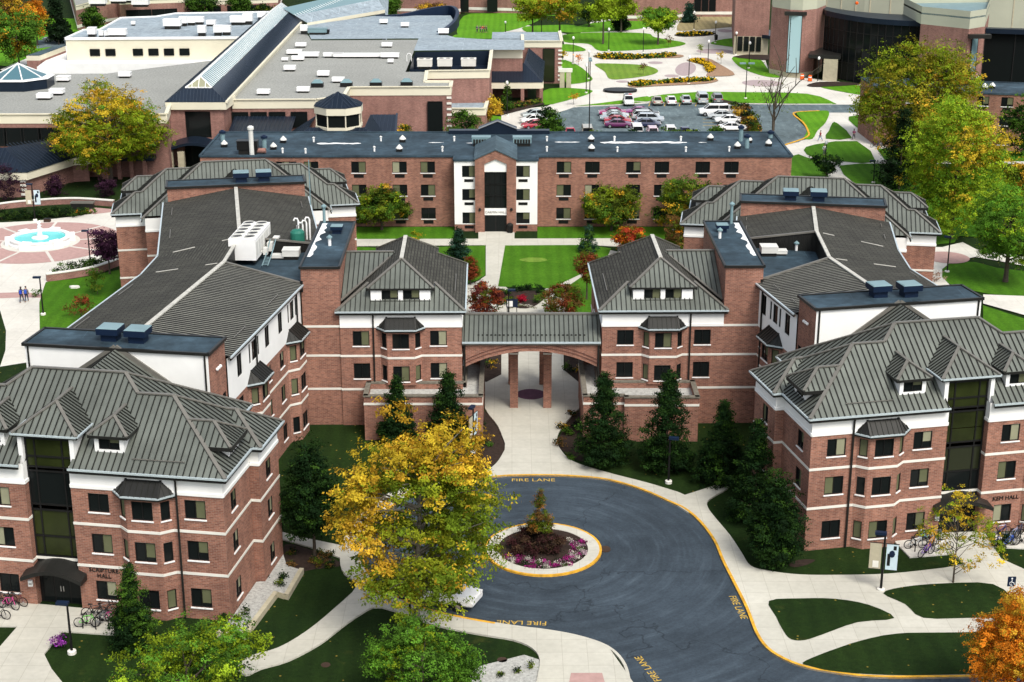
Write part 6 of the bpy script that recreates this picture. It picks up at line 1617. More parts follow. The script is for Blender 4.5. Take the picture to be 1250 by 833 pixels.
# dark trees along the gate ranges
for lab, b, yt, x0, x1, yb, sh in (('dark green pyramid tree right of the gateway passage', (737, 568), 449, 700, 776, 566, 'cone'), ('dark green pyramid tree before the right gravel-roof range', (813, 575), 449, 776, 854, 572, 'cone'),
        ('narrow dark tree against the bare brick tower wall on the right', (880, 590), 487, 845, 915, 592, 'cone'), ('tall dark tree between the brick tower wall and Kem Hall corner', (920, 636), 508, 886, 962, 636, 'cone'),
        ('full dark tree closest to the KEM HALL corner', (944, 690), 570, 912, 978, 684, 'oval'), ('dark green tree left of the gateway passage', (548, 548), 449, 518, 580, 545, 'cone'),
        ('small dark conifer half hidden behind the yellow maple', (486, 545), 457, 462, 510, 540, 'cone'), ('dark shade tree beside the right end of Scripture Hall', (384, 678), 530, 344, 418, 655, 'oval')):
    T('dark_tree', lab, b, yt, x0, x1, yb, [(DGREEN, 5), ((.016, .042, .007), 3), ((.035, .08, .010), .6)], n=30000, leaf=.085, clumps=300, shape=sh, trunk=.12, group='dark trees around the turning circle', gap=.175)
# roundabout planting
g0 = Vector((*IC, 0))
tree('young_tree', 'small rusty young tree in the middle of the roundabout island', 'tree', (IC[0]-.25, IC[1]+.6), 4.6, 2.4, 1.3, [(OLIVE, 4), ((.30, .13, .02), 1.2), (BROWN, 2)], n=6500, leaf=.06, clumps=90, shape='cone', trunk=.05, gap=.17)
def shrub(label, c, w, h, pal, n=900, leaf=.07, cl=16, name='shrub', cat='shrub', group=None, sy=None):
    return tree(name, label, cat, c, h, w, .02, pal, n=n, leaf=leaf, clumps=cl, trunk=.03, limbs=5, gap=.22, hollow=.1, group=group)
for i in range(9):
    a = i*.75+.3; r = .7+.55*(i % 3)*.8
    if math.cos(a) > .75 and i > 5: continue
    shrub('dark maroon shrub in the roundabout bed', (IC[0]+1.15*r*math.cos(a)-.3, IC[1]+1.15*r*math.sin(a)*.85+.25), 1.9+.4*random.random(), 1.25, [((.045, .016, .016), 3), ((.06, .035, .02), 2), ((.03, .02, .014), 2)], 1500, .07, 14, group='maroon shrubs of the roundabout bed')
MAG = (.30, .02, .16); PALE = (.42, .30, .34); WH = (.55, .52, .45)
for i in range(44):
    a = -2.7+i*.075; r = (2.2 if i % 2 else 2.8)+.3*random.random()
    pal = [[(MAG, 3), (DGREEN, 2)], [(WH, 2), (GREEN, 1)], [(PALE, 2), (MAG, 1), (DGREEN, 1)]][i % 3 if i % 5 else 0]
    shrub('clump of magenta and white flowers at the rim of the roundabout bed', (IC[0]+r*math.cos(a), IC[1]+r*math.sin(a)), .62, .32, pal, 160, .05, 6, 'flower_clump', 'flowers', 'flower clumps of the roundabout bed')
# courtyard
spr = [(BLUEG, 3), (DGREEN, 2)]
T('spruce_tree', 'small dark spruce by the left courtyard walk', (560, 317), 277, 546, 575, 316, spr, n=9000, leaf=.085, clumps=120, shape='cone', trunk=.09, gap=.24)
T('spruce_tree', 'small bluish spruce at the right corner of the courtyard lawn', (718, 309), 274, 705, 731, 308, [(BLUEG, 4), (GREEN, 2)], n=8000, leaf=.085, clumps=110, shape='cone', trunk=.08, gap=.24)
for lab, b, yt, x0, x1, yb, pal in (('dark red tree behind the left end of the gateway roof', (594, 392), 346, 569, 614, 384, [(RED, 4), (MAROON, 2), (OLIVE, 1)]), ('red and olive tree behind the right end of the gateway roof', (686, 392), 344, 658, 713, 386, [(RED, 2), (OLIVE, 3), (BROWN, 2)]),
        ('slim red tree left of the right gate block', (716, 366), 305, 700, 731, 345, [(RED, 3), (BROWN, 2), (OLIVE, 2)]), ('red tree peeping past the left gate block roof', (574, 348), 314, 562, 585, 342, [(RED, 3), (OLIVE, 2)]),
        ('bright red tree behind the right gate block ridge', (766, 312), 274, 744, 782, 304, [((.36, .05, .02), 3), (ORANGE, 1), (OLIVE, 1)]), ('rusty brown tree at the right rear block corner', (829, 314), 262, 812, 850, 308, [(BROWN, 3), (OLIVE, 2), (ORANGE, 1)])):
    T('red_tree', lab, b, yt, x0, x1, yb, pal, n=8000, leaf=.095, clumps=80, shape='round', trunk=.09, gap=.18, group='red autumn trees of the courtyard')
shrub('small yellow shrub by the courtyard walk', G(507, 298).xy, 1.9, 1.6, [(YELLOW, 2), (YGREEN, 2)], 500, .1, 12)
for lab, b, yt, x0, x1, yb, zn in (('round yellow-green tree before the left windows of the long dormitory', (466, 281), 226, 430, 503, 272, 0), ('round tree with gold tips right of the white entrance bay', (746, 282), 226, 707, 783, 276, 0), ('wide green tree with gold edges at the right rear block roof', (834, 286), 216, 788, 870, 280, 0)):
    T('round_tree', lab, b, yt, x0, x1, yb, [(OLIVE, 4), (YGREEN, 1.5), (GOLD, .8), (GREEN, 3)], n=15000, leaf=.13, clumps=100, trunk=.16, group='autumn trees before the long dormitory', gap=.15)
# planting beds of the gateway and lawns
for i, (px, col) in enumerate((((612, 366), DGREEN), ((620, 360), GREEN), ((632, 356), DGREEN), ((645, 355), DGREEN), ((657, 358), DGREEN), ((664, 363), GREEN), ((614, 372), OLIVE), ((625, 370), YGREEN), ((655, 370), GREEN))):
    c = G(*px); shrub('low evergreen shrub in the crescent bed of the courtyard', (c.x, c.y), 1.1, .9, [(col, 3), (DGREEN, 1)], 420, .075, 10, group='shrubs of the crescent bed')
c = G(638, 369); shrub('red mum mound in the middle of the crescent bed', (c.x, c.y), 1.5, .9, [((.34, .01, .03), 3)], 700, .07, 14)
for k in range(9):
    c = G(622+k*3.8, 375-.6*(4-abs(k-4))**1.1+2); shrub('small pale flower clump at the front of the crescent bed', (c.x, c.y), .45, .28, [(WH, 2), (OLIVE, 1)], 90, .05, 5, 'flower_clump', 'flowers', 'pale flowers of the crescent bed')
rs = random.Random(4)
for side, (xa, xb) in (('left', (572, 612)), ('right', (684, 728))):
    for k in range(13):
        x = rs.uniform(xa, xb); y = rs.uniform(508, 562); c = G(x, y)
        if side == 'left' and x > 600 and y < 525: continue
        if side == 'right' and x < 696 and y < 520: continue
        shrub('low mixed shrub in the dark bed %s of the gateway walk' % side, (c.x, c.y), rs.uniform(.7, 1.3), rs.uniform(.4, .9), [(rs.choice([OLIVE, GREEN, BROWN, GOLD, DGREEN]), 2), (DGREEN, 1)], 300, .075, 8, group='shrubs of the %s gateway bed' % side)
    for k in range(7):
        x = rs.uniform(566, 608) if side == 'left' else rs.uniform(692, 733); c = G(x, rs.uniform(432, 458))
        shrub('dark shrub behind the arch on the %s side' % side, (c.x, c.y), 1.2, 1.1, [(DGREEN, 2), (GREEN, 1), (GOLD, .4)], 260, .08, 8, group='shrubs behind the arch, %s side' % side)
for k, px in enumerate(((322, 707), (343, 709), (340, 718), (299, 752), (289, 762), (274, 761))):
    c = G(*px); shrub('small grassy tuft in the gravel strip', (c.x, c.y), .8, .7, [(DGREEN, 2), (OLIVE, 1)], 260, .07, 8, group='tufts in the gravel strip')
for k in range(10):
    c = G(rs.uniform(352, 408), rs.uniform(672, 694)); shrub('low plant in the bark bed beside the left hall', (c.x, c.y), .7, .5, [(OLIVE, 1), (BROWN, 1), (DGREEN, 1)], 160, .07, 6, group='plants in the bark bed')
for k, px in enumerate(((608, 826), (633, 822), (650, 816))):
    c = G(*px); shrub('small tuft in the pale gravel at the bottom edge', (c.x, c.y), .6, .4, [(YGREEN, 1), (DGREEN, 1)], 150, .06, 6, group='tufts in the pale gravel')
c = G(72, 790); shrub('purple flower tub beside the short lamp post', (c.x, c.y), 1.0, 1.0, [((.25, .04, .30), 3), (DGREEN, 1), (PALE, 1)], 600, .07, 12)
c = G(1219, 671); shrub('dark olive shrub left of the blue bicycles', (c.x, c.y), 1.3, 1.3, [(OLIVE, 2), (DGREEN, 2)], 700, .07, 12)
# fountain plaza
T('plum_tree', 'dark purple plum tree at the edge of the fountain plaza', (134, 335), 277, 108, 150, 322, [(PLUM, 4), ((.06, .02, .05), 2)], n=5200, leaf=.13, clumps=70, trunk=.1)
for k in range(9):
    c = G(2+k*11.3, 268.5-k*.6); shrub('clipped section of the dark hedge behind the fountain', (c.x, c.y), 2.6, 1.3, [(DGREEN, 3), ((.03, .06, .01), 2)], 700, .1, 16, 'hedge', 'hedge', 'hedge behind the fountain')
for k in range(4):
    c = G(93+k*6, 263-k*.8); shrub('low green and orange plant at the right end of the fountain hedge', (c.x, c.y), 1.5, .7, [(GREEN, 2), (OLIVE, 1), (ORANGE, .5)], 260, .1, 8, group='plants at the hedge end')
for k in range(6):
    c = G(76+k*11, 336-k*2.6); shrub('low hedge plant above the short retaining wall', (c.x, c.y), 1.9, 1.3, [(GREEN, 2), (DGREEN, 2)], 500, .1, 12, group='hedge above the short wall')
c = G(119, 360); shrub('rounded green bush in the lawn below the short wall', (c.x, c.y), 2.6, 3.2, [(OLIVE, 2), (GREEN, 2)], 900, .11, 20)
c = G(100, 388); shrub('rusty red bush beside the hall roof edge on the left', (c.x, c.y), 3.2, 2.4, [(RED, 1), (BROWN, 2), (OLIVE, 1)], 900, .11, 20)
c = G(44, 363); shrub('small green tub plant right of the two walkers', (c.x, c.y), 1.1, .9, [(GREEN, 2)], 200, .08, 8)
for k, px in enumerate(((10, 246), (70, 240), (133, 241))):
    c = G(*px); shrub(['large dark purple bush at the left edge under the blue roof', 'dark purple bush on the shaded lawn left of the big gold tree', 'dark purple bush under the big gold tree'][k], (c.x, c.y), 4.4-.8*(k > 0), 5.6-2.6*(k > 0), [(PLUM, 3), ((.03, .015, .02), 2)], 2200, .12, 40, group='purple bushes of the west lawn')
T('maple_tree', 'large gold and green maple before the student center entrance', (136, 226), 103, 57, 211, 208, [(YGREEN, 4), (GOLD, 1.5), (YELLOW, 1.5), (FRESH, 1.5)], n=46000, leaf=.145, clumps=240, trunk=.34, limbs=30, gap=.125, zone=lambda p: (2 if p[2] > .45 else 0) if random.random() < .6 else None)
# right-hand group
T('maple_tree', 'tallest green-gold tree in front of the auditorium', (1112, 215), 30, 1040, 1200, 205, [((.26, .24, .016), 4), (YGREEN, 4), (GOLD, 1), (OLIVE, 2)], n=60000, leaf=.155, clumps=300, tuft=14, trunk=.4, limbs=40, gap=.13)
T('maple_tree', 'broad lime and gold tree right of the rear block roof', (1160, 292), 112, 1088, 1226, 284, [(LIME, 5), (YELLOW, 1.5), ((.15, .27, .014), 2.5)], n=60000, leaf=.128, clumps=300, tuft=14, trunk=.32, limbs=30, gap=.135,
  zone=lambda p: 1 if (abs(p[2]-.35) < .28 and p[0] > -.3 and random.random() < .7) else (2 if random.random() < .4 else 0))
T('shade_tree', 'bright green shade tree on the lawn above the right hall', (1227, 345), 226, 1171, 1284, 322, [((.10, .24, .018), 4), (FRESH, 3), (GREEN, 1.5), (LIME, 1)], n=40000, leaf=.105, clumps=200, tuft=15, trunk=.27, limbs=26, gap=.14)
T('shade_tree', 'dark green tree at the right edge before the brick dormitory', (1252, 216), 110, 1220, 1300, 196, [(GREEN, 3), (DGREEN, 1)], n=9000, leaf=.2, clumps=90, trunk=.22)
T('round_tree', 'small yellowing tree at the right edge', (1244, 262), 193, 1229, 1275, 254, [(YGREEN, 2), (GOLD, 2), (OLIVE, 2)], n=4500, leaf=.17, clumps=60, trunk=.12)
T('spruce_tree', 'very dark spruce between the two big gold trees', (1097, 232), 128, 1066, 1128, 228, [((.008, .02, .006), 3), (DGREEN, 1)], n=14000, leaf=.14, clumps=160, shape='cone', trunk=.16, gap=.22)
T('round_tree', 'small dark bush tree at the path behind the right rear block', (1008, 219), 186, 992, 1025, 215, [(DGREEN, 3), (GREEN, 1)], n=3000, leaf=.15, clumps=40, trunk=.1)
c = G(1143, 345); shrub('bare pinkish shrub at the path corner on the right', (c.x, c.y), 2.0, 1.8, [((.35, .22, .16), 2), (BROWN, 1)], 260, .09, 14)
for k in range(8):
    c = G(1238+k*7, 305+k*1.6); shrub('rusty shrub along the path at the right edge', (c.x, c.y), 2.2, 1.2, [(BROWN, 2), (OLIVE, 2)], 260, .12, 8, group='rusty shrubs at the right edge')
# car park planting
T('round_tree', 'dense green tree covering the cars at the left of the lot', (671, 172), 126, 655, 689, 168, [(GREEN, 3), (DGREEN, 2)], n=10000, leaf=.15, clumps=110, shape='oval', trunk=.14, gap=.19)
T('young_tree', 'golden young tree left of the drive behind the long dormitory', (599, 152), 117, 585, 613, 146, [(GOLD, 4), (YELLOW, 1)], n=2800, leaf=.15, clumps=45, trunk=.1)
T('round_tree', 'pair-topped green tree against the tall dark window of the student center', (567, 176), 131, 546, 592, 172, [(GREEN, 4), (DGREEN, 1)], n=4200, leaf=.17, clumps=60, trunk=.1)
T('round_tree', 'small olive tree just behind the dormitory roof', (495, 182), 150, 484, 507, 178, [(OLIVE, 3), (GOLD, 1), (GREEN, 1)], n=1800, leaf=.15, clumps=30, trunk=.08)
T('young_tree', 'slim green tree in front of the student center porch', (619, 136), 100, 613, 628, 134, [(GREEN, 3), (DGREEN, 1)], n=1500, leaf=.15, clumps=30, shape='cone', trunk=.08)
for k, (x0, x1, yt) in enumerate(((716, 737, 159), (757, 782, 158), (800, 836, 157), (838, 851, 157), (866, 882, 153), (830, 842, 160))):
    T('lot_shrub', 'green bush row plant along the south edge of the car park', ((x0+x1)/2, 174), yt, x0, x1, 172, [(GREEN, 3), (YGREEN, 1), (DGREEN, 1)], 'shrub', n=900, leaf=.17, clumps=18, trunk=.05, group='bushes along the car park edge')
for k, (x, y, w, h) in enumerate(((905, 138, 26, 26), (915, 148, 22, 24), (893, 132, 16, 16), (920, 156, 18, 16))):
    T('lot_shrub', 'russet shrub on the planted island of the car park', (x, y+8), y-h/2, x-w/2, x+w/2, y+7, [(OLIVE, 2), (GOLD, 1), (DGREEN, 2), (BROWN, 2)], 'shrub', n=1300, leaf=.16, clumps=24, trunk=.05, group='russet shrubs on the car park island')
# leafless tree
def bare_tree(label, b, H, spread):
    base = G(*b); root = thing('bare_tree', label, 'tree', base); mb = MB(); rr = random.Random(12)
    def grow(p, d, L, r, dep):
        q = p+d*L; mb.tube([p, p.lerp(q, .5)+Vector((rr.uniform(-.1, .1), rr.uniform(-.1, .1), 0))*L*.3, q], [r, r*.85, r*.65], 5, False)
        if dep == 0: return
        for k in range(3 if dep > 1 else 2):
            nd = (d+Vector((rr.uniform(-1, 1), rr.uniform(-1, 1), rr.uniform(.05, .5)))*spread).normalized(); grow(p.lerp(q, rr.uniform(.55, 1)), nd, L*rr.uniform(.55, .78), r*.6, dep-1)
    grow(Vector((0, 0, 0)), Vector((.02, 0, 1)), H*.38, .2, 4); grow(Vector((0, 0, 0)), Vector((.02, 0, 1)), H*.62, .19, 2)
    mb.build('trunk', 'trunk', root).matrix_parent_inverse = Matrix.Identity(4)
    n = 220; P = RNG.normal(size=(n, 3))*np.array([1.7, 1.7, 2.2])+np.array([0, 0, H*.62]); Nn = RNG.normal(size=(n, 3)); Nn /= np.linalg.norm(Nn, axis=1)[:, None]
    link('crown', leaf_mesh('crown', P, Nn, np.full(n, .13), np.tile(np.array(OLIVE), (n, 1))*RNG.uniform(.8, 1.6, (n, 1))), root, local=True)
bare_tree('tall nearly leafless tree behind the right end of the dormitory roof', (943, 176), 13.5, .75)
# far trees
for lab, nm, b, yt, x0, x1, yb, pal, n, sh in (
    ('green and gold tree at the top left edge', 'round_tree', (24, 84), 11, -8, 58, 72, [(FRESH, 3), (GREEN, 2), (GOLD, 2)], 6000, 'round'), ('orange maple behind the green-gold tree, top left', 'maple_tree', (46, 56), 1, 30, 64, 44, [(ORANGE, 3), (GOLD, 2)], 3500, 'round'),
    ('brownish gold tree at the top left corner', 'maple_tree', (14, 48), -12, -14, 36, 36, [(GOLD, 2), (BROWN, 2), (OLIVE, 1)], 3500, 'round'), ('dark spruce left of the pink brick building', 'spruce_tree', (72, 55), -8, 54, 86, 50, [((.01, .022, .008), 3), (DGREEN, 1)], 4500, 'cone'),
    ('round green tree against the pink brick building', 'round_tree', (115, 42), 7, 102, 128, 37, [(GREEN, 3), (DGREEN, 1)], 2600, 'round'), ('wide green tree behind the cream building roof', 'round_tree', (245, 26), -8, 223, 268, 19, [(GREEN, 3), (DGREEN, 1)], 3200, 'round'),
    ('green tree right of the wide green tree at the top', 'round_tree', (293, 25), -6, 279, 307, 18, [(GREEN, 3), (DGREEN, 1)], 2200, 'round'), ('low grey-green shrub by the low pink building', 'round_tree', (322, 22), 5, 312, 334, 20, [(DGREEN, 2), (OLIVE, 1)], 1100, 'round'),
    ('small green tree behind the curved roof fin', 'round_tree', (477, 21), -4, 464, 491, 16, [(GREEN, 3)], 2000, 'round'), ('brown-orange low tree behind the curved roof fin', 'round_tree', (526, 20), 4, 512, 547, 18, [(BROWN, 2), (GOLD, 2)], 1600, 'round'),
    ('airy lime tree left of the plaza crossing', 'honey_locust', (650, 46), -10, 622, 672, 24, [(LIME, 3), (YGREEN, 3), (YELLOW, 1)], 3400, 'round'), ('forked lime and gold tree over the plaza crossing', 'honey_locust', (683, 48), -14, 660, 722, 26, [(LIME, 3), (YGREEN, 2), (GOLD, 2)], 4200, 'round'),
    ('lime tree on the central plaza lawn', 'honey_locust', (736, 54), -8, 720, 752, 30, [(LIME, 3), (YGREEN, 2)], 2600, 'round'), ('yellow-green tree behind the central lawn tree', 'honey_locust', (758, 40), -9, 742, 778, 24, [(YGREEN, 3), (LIME, 2)], 2600, 'round'),
    ('round lime tree alone on the plaza lawn', 'honey_locust', (803, 55), 9, 783, 828, 39, [(LIME, 3), (FRESH, 3), (YGREEN, 1)], 4200, 'round'), ('blue spruce before the banded brick wall', 'spruce_tree', (841, 28), 4, 833, 849, 27, [(BLUEG, 3)], 1800, 'cone'),
    ('dark bush under the plaza lime trees', 'round_tree', (757, 38), 22, 746, 767, 37, [(DGREEN, 3)], 1300, 'round'), ('tiny blue spruce tip above the lone lime tree', 'spruce_tree', (806, 24), 3, 802, 811, 23, [(BLUEG, 3)], 700, 'cone'),
    ('dark tree behind the plaza lime trees', 'round_tree', (719, 33), 4, 706, 733, 28, [(DGREEN, 2), (OLIVE, 1)], 1300, 'round')):
    T(nm, lab, b, yt, x0, x1, yb, pal, n=n*2, leaf=.24, clumps=75, shape=sh, trunk=.2, limbs=10, gap=.17)
for k, (px, pal) in enumerate((((816, 58), BROWN), ((855, 67), YGREEN), ((880, 78), YELLOW), ((785, 92), BROWN), ((706, 80), ORANGE), ((688, 76), YELLOW), ((700, 128), GOLD))):
    c = G(*px); tree('sapling', ['small brown sapling at the tip of the long flower bed', 'thin yellow-green sapling above the boomerang bed', 'thin yellow sapling in the boomerang bed', 'thin brown sapling on the pale lawn oval', 'small pink-orange sapling at the plaza walk', 'small yellow sapling by the tall brick block', 'gold grass clump by the lot corner'][k], 'tree', (c.x, c.y), 2.6, 1.7, .8, [(pal, 2)], n=170, leaf=.14, clumps=14, trunk=.035, limbs=8)
# flower beds of the plaza: planted rows nobody could count
def bedflowers(label, px, n, cols, size, h, cat='flowers'):
    pts = [G(*q) for q in px]; xs = [p.x for p in pts]; ys = [p.y for p in pts]; P = []
    while len(P) < n:
        x, y = RNG.uniform(min(xs), max(xs)), RNG.uniform(min(ys), max(ys)); c = False
        for i in range(len(pts)):
            a, b = pts[i], pts[i-1]
            if (a.y > y) != (b.y > y) and x < (b.x-a.x)*(y-a.y)/(b.y-a.y)+a.x: c = not c
        if c: P.append((x, y, RNG.uniform(.1, h)))
    P = np.array(P); Nn = RNG.normal(size=(n, 3))*.6+np.array([0, -.3, 1]); Nn /= np.linalg.norm(Nn, axis=1)[:, None]
    cl = np.array(cols)[RNG.integers(0, len(cols), n)]
    o = link('flower_bed', leaf_mesh('flower_bed', P, Nn, size*RNG.uniform(.7, 1.3, n), cl*RNG.uniform(.7, 1.3, (n, 1)))); tag(o, label, cat, kind='stuff')
YB = (.55, .34, .01); 
bedflowers('yellow flower bed on the upper plaza', [(724, 69.5), (745, 67.5), (780, 69.5), (800, 68.5), (815, 67), (829, 68.5), (815, 71), (775, 73.5), (735, 73)], 1500, [YB, DGREEN, DGREEN, GREEN], .3, .7)
bedflowers('yellow flower bed above the parked cars', [(766, 105), (780, 101.5), (795, 102), (795, 105), (780, 107)], 700, [YB, DGREEN, GREEN], .3, .7)
bedflowers('yellow flower strip above the parked cars', [(795, 102.5), (830, 99), (850, 98), (874, 98), (865, 100.5), (830, 102), (796, 104)], 900, [YB, DGREEN, GREEN], .3, .7)
bedflowers('yellow flower arc in the boomerang bed', [(840, 75), (856, 75), (868, 80), (874, 86), (866, 90), (862, 87), (858, 80)], 800, [YB, YB, DGREEN], .3, .7)
bedflowers('yellow flower bed near the auditorium path', [(824, 43.5), (845, 40.5), (872, 41.5), (862, 44), (835, 45)], 700, [YB, DGREEN, DGREEN], .3, .6)
bedflowers('low planting along the student center porch', [(598, 140), (662, 127), (660, 125), (604, 134)], 600, [DGREEN, OLIVE, BROWN], .3, .8, 'plants')
# ------------------------------------------------------------------ roof equipment
def part_l(root, name, mats, fn, smooth=False):
    """part in the thing's own coordinates"""
    mb = MB(); fn(mb); return link(name, mb.mesh(name, mats, True, smooth), root, local=True)
def roof_fan(label, p, rz, group):
    r = thing('roof_fan', label, 'exhaust fan', p, rz, group)
    part_l(r, 'curb', 'hvac_blue', lambda m: m.box((0, 0, 0), (1.15, 1.0, .55)))
    def f(m):
        m.hexa([(-.8, -.75, .55), (.8, -.75, .55), (.8, .75, .55), (-.8, .75, .55)], [(-.82, -.77, 1.02), (.82, -.77, 1.02), (.82, .77, 1.02), (-.82, .77, 1.02)])
    part_l(r, 'cowl', 'hvac_blue', f)
    part_l(r, 'lid', 'hvac_pale', lambda m: m.hexa([(-.8, -.75, 1.025), (.8, -.75, 1.025), (.8, .75, 1.025), (-.8, .75, 1.025)], [(-.72, -.67, 1.08), (.72, -.67, 1.08), (.72, .67, 1.08), (-.72, .67, 1.08)]))
    return r
fan0 = roof_fan('blue box fan, left of the pair on the Scripture Hall roof house', FS(-13.15, 14.3, 14.2), R(-9), 'blue box fans on the hall roofs')
AF, AK = math.atan2(FS.f.y, FS.f.x), math.atan2(FK.f.y, FK.f.x)
for lab, p, rz, sc_ in (('blue box fan, right of the pair on the Scripture Hall roof house', FS(-11.0, 14.2, 14.2), R(-9), 1), ('blue box fan, left of the pair on the Kem Hall roof house', FK(-11.2, 14.6, 14.2), R(12), 1), ('blue box fan, right of the pair on the Kem Hall roof house', FK(-13.6, 14.2, 14.2), R(12), 1),
        ('blue box fan, left of the pair on the far left hall roof house', QS(-12.6, 13.9, 14.3), R(10), 1), ('blue box fan, right of the pair on the far left hall roof house', QS(-14.9, 13.9, 14.3), R(10), 1),
        ('blue box fan, left of the pair on the far right hall roof house', QK(-14.2, 13.9, 14.3), R(-8), .95), ('blue box fan, right of the pair on the far right hall roof house', QK(-11.5, 13.9, 14.3), R(-8), 1),
        ('small blue fan on the left stair tower roof', (-15.95, 138.3, 14.26), 0, .68), ('small blue fan on the right stair tower roof', (19.2, 138.8, 14.26), 0, .68)):
    clone(fan0, p, rz, lab, None, sc_)
# chiller in the left roof well
c = G(300, 322, 12.3); ch = thing('chiller', 'big white chiller with two rows of round fans on the left hall roof', 'chiller', (c.x, c.y+2.9, 12.45), R(-4))
def f(m):
    m.box((0, 0, .2), (2.45, 6.2, 1.95))
part_l(ch, 'casing', 'white_paint', f)
def f(m):
    for i in range(6):
        for s in (-1, 1): m.box((s*1.23, -2.6+i*1.04, .55), (.04, .85, 1.3))
part_l(ch, 'coil_panel', 'hvac', f)
for i in range(5):
    for sx in (-.58, .58):
        part_l(ch, 'fan_ring', 'hvac', lambda m: m.lathe([(.5, 2.15), (.52, 2.3), (.46, 2.3), (.46, 2.2)], (sx, -2.4+i*1.2, 0), 16))
        part_l(ch, 'fan_guard', 'dark_metal', lambda m: m.lathe([(.44, 2.2), (.44, 2.24), (.12, 2.27)], (sx, -2.4+i*1.2, 0), 14))
part_l(ch, 'skid', 'dark_metal', lambda m: [m.box((s, 0, 0), (.2, 6.1, .2)) for s in (-1.05, 1.05)])
for k, (dx, dy, s) in enumerate(((1.75, .4, .8), (2.0, 1.9, .9), (1.6, -.9, .6))): part_l(ch, 'pump', 'hvac', lambda m: (m.box((dx, dy, .2), (.6*s, .9*s, 1.0*s)), m.tube([(dx, dy, .3), (dx-.5, dy, .5)], .12)))
r = thing('service_ladder', 'grey steel ladder rail beside the white chiller', 'ladder', G(328, 320, 12.1))
part_l(r, 'rail', 'hvac_pale', lambda m: [m.tube([(s, -2.2, .3), (s, .2, .6), (s+.2, 1.8, 1.6)], .05) for s in (-.25, .25)])
part_l(r, 'rung', 'hvac_pale', lambda m: [m.tube([(-.25, -2+k*.4, .33+k*.02), (.25, -2+k*.4, .33+k*.02)], .03) for k in range(6)])
c = G(364, 306, 12.1); r = thing('tank', 'dark green tank in the left roof well', 'tank', (c.x, c.y, 12.11))
part_l(r, 'body', 'green_tank', lambda m: m.lathe([(.62, .45), (.66, .5), (.66, 1.75), (.5, 1.95), (.2, 2.05)], (0, 0, 0), 14)); part_l(r, 'leg', 'black_metal', lambda m: [m.box((x, y, 0), (.12, .12, .5)) for x in (-.4, .4) for y in (-.4, .4)]); part_l(r, 'valve', 'steel', lambda m: m.tube([(0, 0, 2), (0, 0, 2.4)], .1))
c = G(372, 303, 12.1); r = thing('vent_pipes', 'group of white gooseneck vent pipes behind the green tank', 'pipes', (c.x, c.y, 12.11))
for dx, h in ((-.5, 2.6), (-.1, 2.2), (.25, 2.4), (.55, 2.7)):
    part_l(r, 'pipe', 'white_paint', lambda m: m.tube([(dx, 0, 0), (dx, 0, h), (dx-.08, -.05, h+.22), (dx-.3, -.1, h+.26), (dx-.4, -.12, h+.05)], .08, 7))
def roof_box(label, p, size, mat, rz=0, group=None, name='roof_unit', cat='roof unit'):
    r = thing(name, label, cat, p, rz, group)
    part_l(r, 'base', 'dark_metal', lambda m: m.box((0, 0, 0), (size[0]*.86, size[1]*.86, size[2]*.35)))
    part_l(r, 'housing', mat, lambda m: (m.box((0, 0, size[2]*.35), size[:2]+(size[2]*.6,)), m.box((0, 0, size[2]*.95), (size[0]*1.04, size[1]*1.04, size[2]*.08))))
    return r
for lab, px, s in (('white roof unit in the left roof well', (356, 315.5), (1.5, 1.3, .9)), ('flat pale duct in the left roof well', (343, 316), (1.7, .8, .4)), ('white roof unit in the right roof well', (938, 311.5), (1.5, 1.3, .9)), ('flat white duct beside the unit in the right roof well', (952, 311), (1.2, .9, .45))):
    c = G(*px, 12.1); roof_box(lab, (c.x, c.y, 12.11), s, 'hvac', 0)
for k, (lab, px, z) in enumerate((('thin vent pipe in the right roof well', (972, 306), 12.1), ('white vent pipe beside the fan on the left tower roof', (402.5, 300), 14.25), ('white vent pipe beside the fan on the right tower roof', (878.5, 291), 14.25), ('tall grey exhaust stack on the right tower roof', (892.5, 273), 14.25), ('tall grey exhaust stack on the left tower roof', (396, 272), 14.25),
        ('tall antenna mast behind the left tower', (379, 250), 12.8))):
    c = G(*px, z); h = (.75, .8, .8, 1.9, 1.6, 4.6)[k]; r = thing('vent_pipe' if k < 5 else 'antenna', lab, 'vent' if k < 5 else 'antenna', (c.x, c.y, z))
    part_l(r, 'pipe', 'hvac_pale' if k > 2 else 'white_paint', lambda m: m.tube([(0, 0, 0), (0, 0, h)], .05 if k == 5 else .14, 8))
    if k < 5: part_l(r, 'cap', 'hvac_pale', lambda m: m.lathe([(.26, h-.1), (.26, h), (.05, h+.18)], (0, 0, 0), 10))
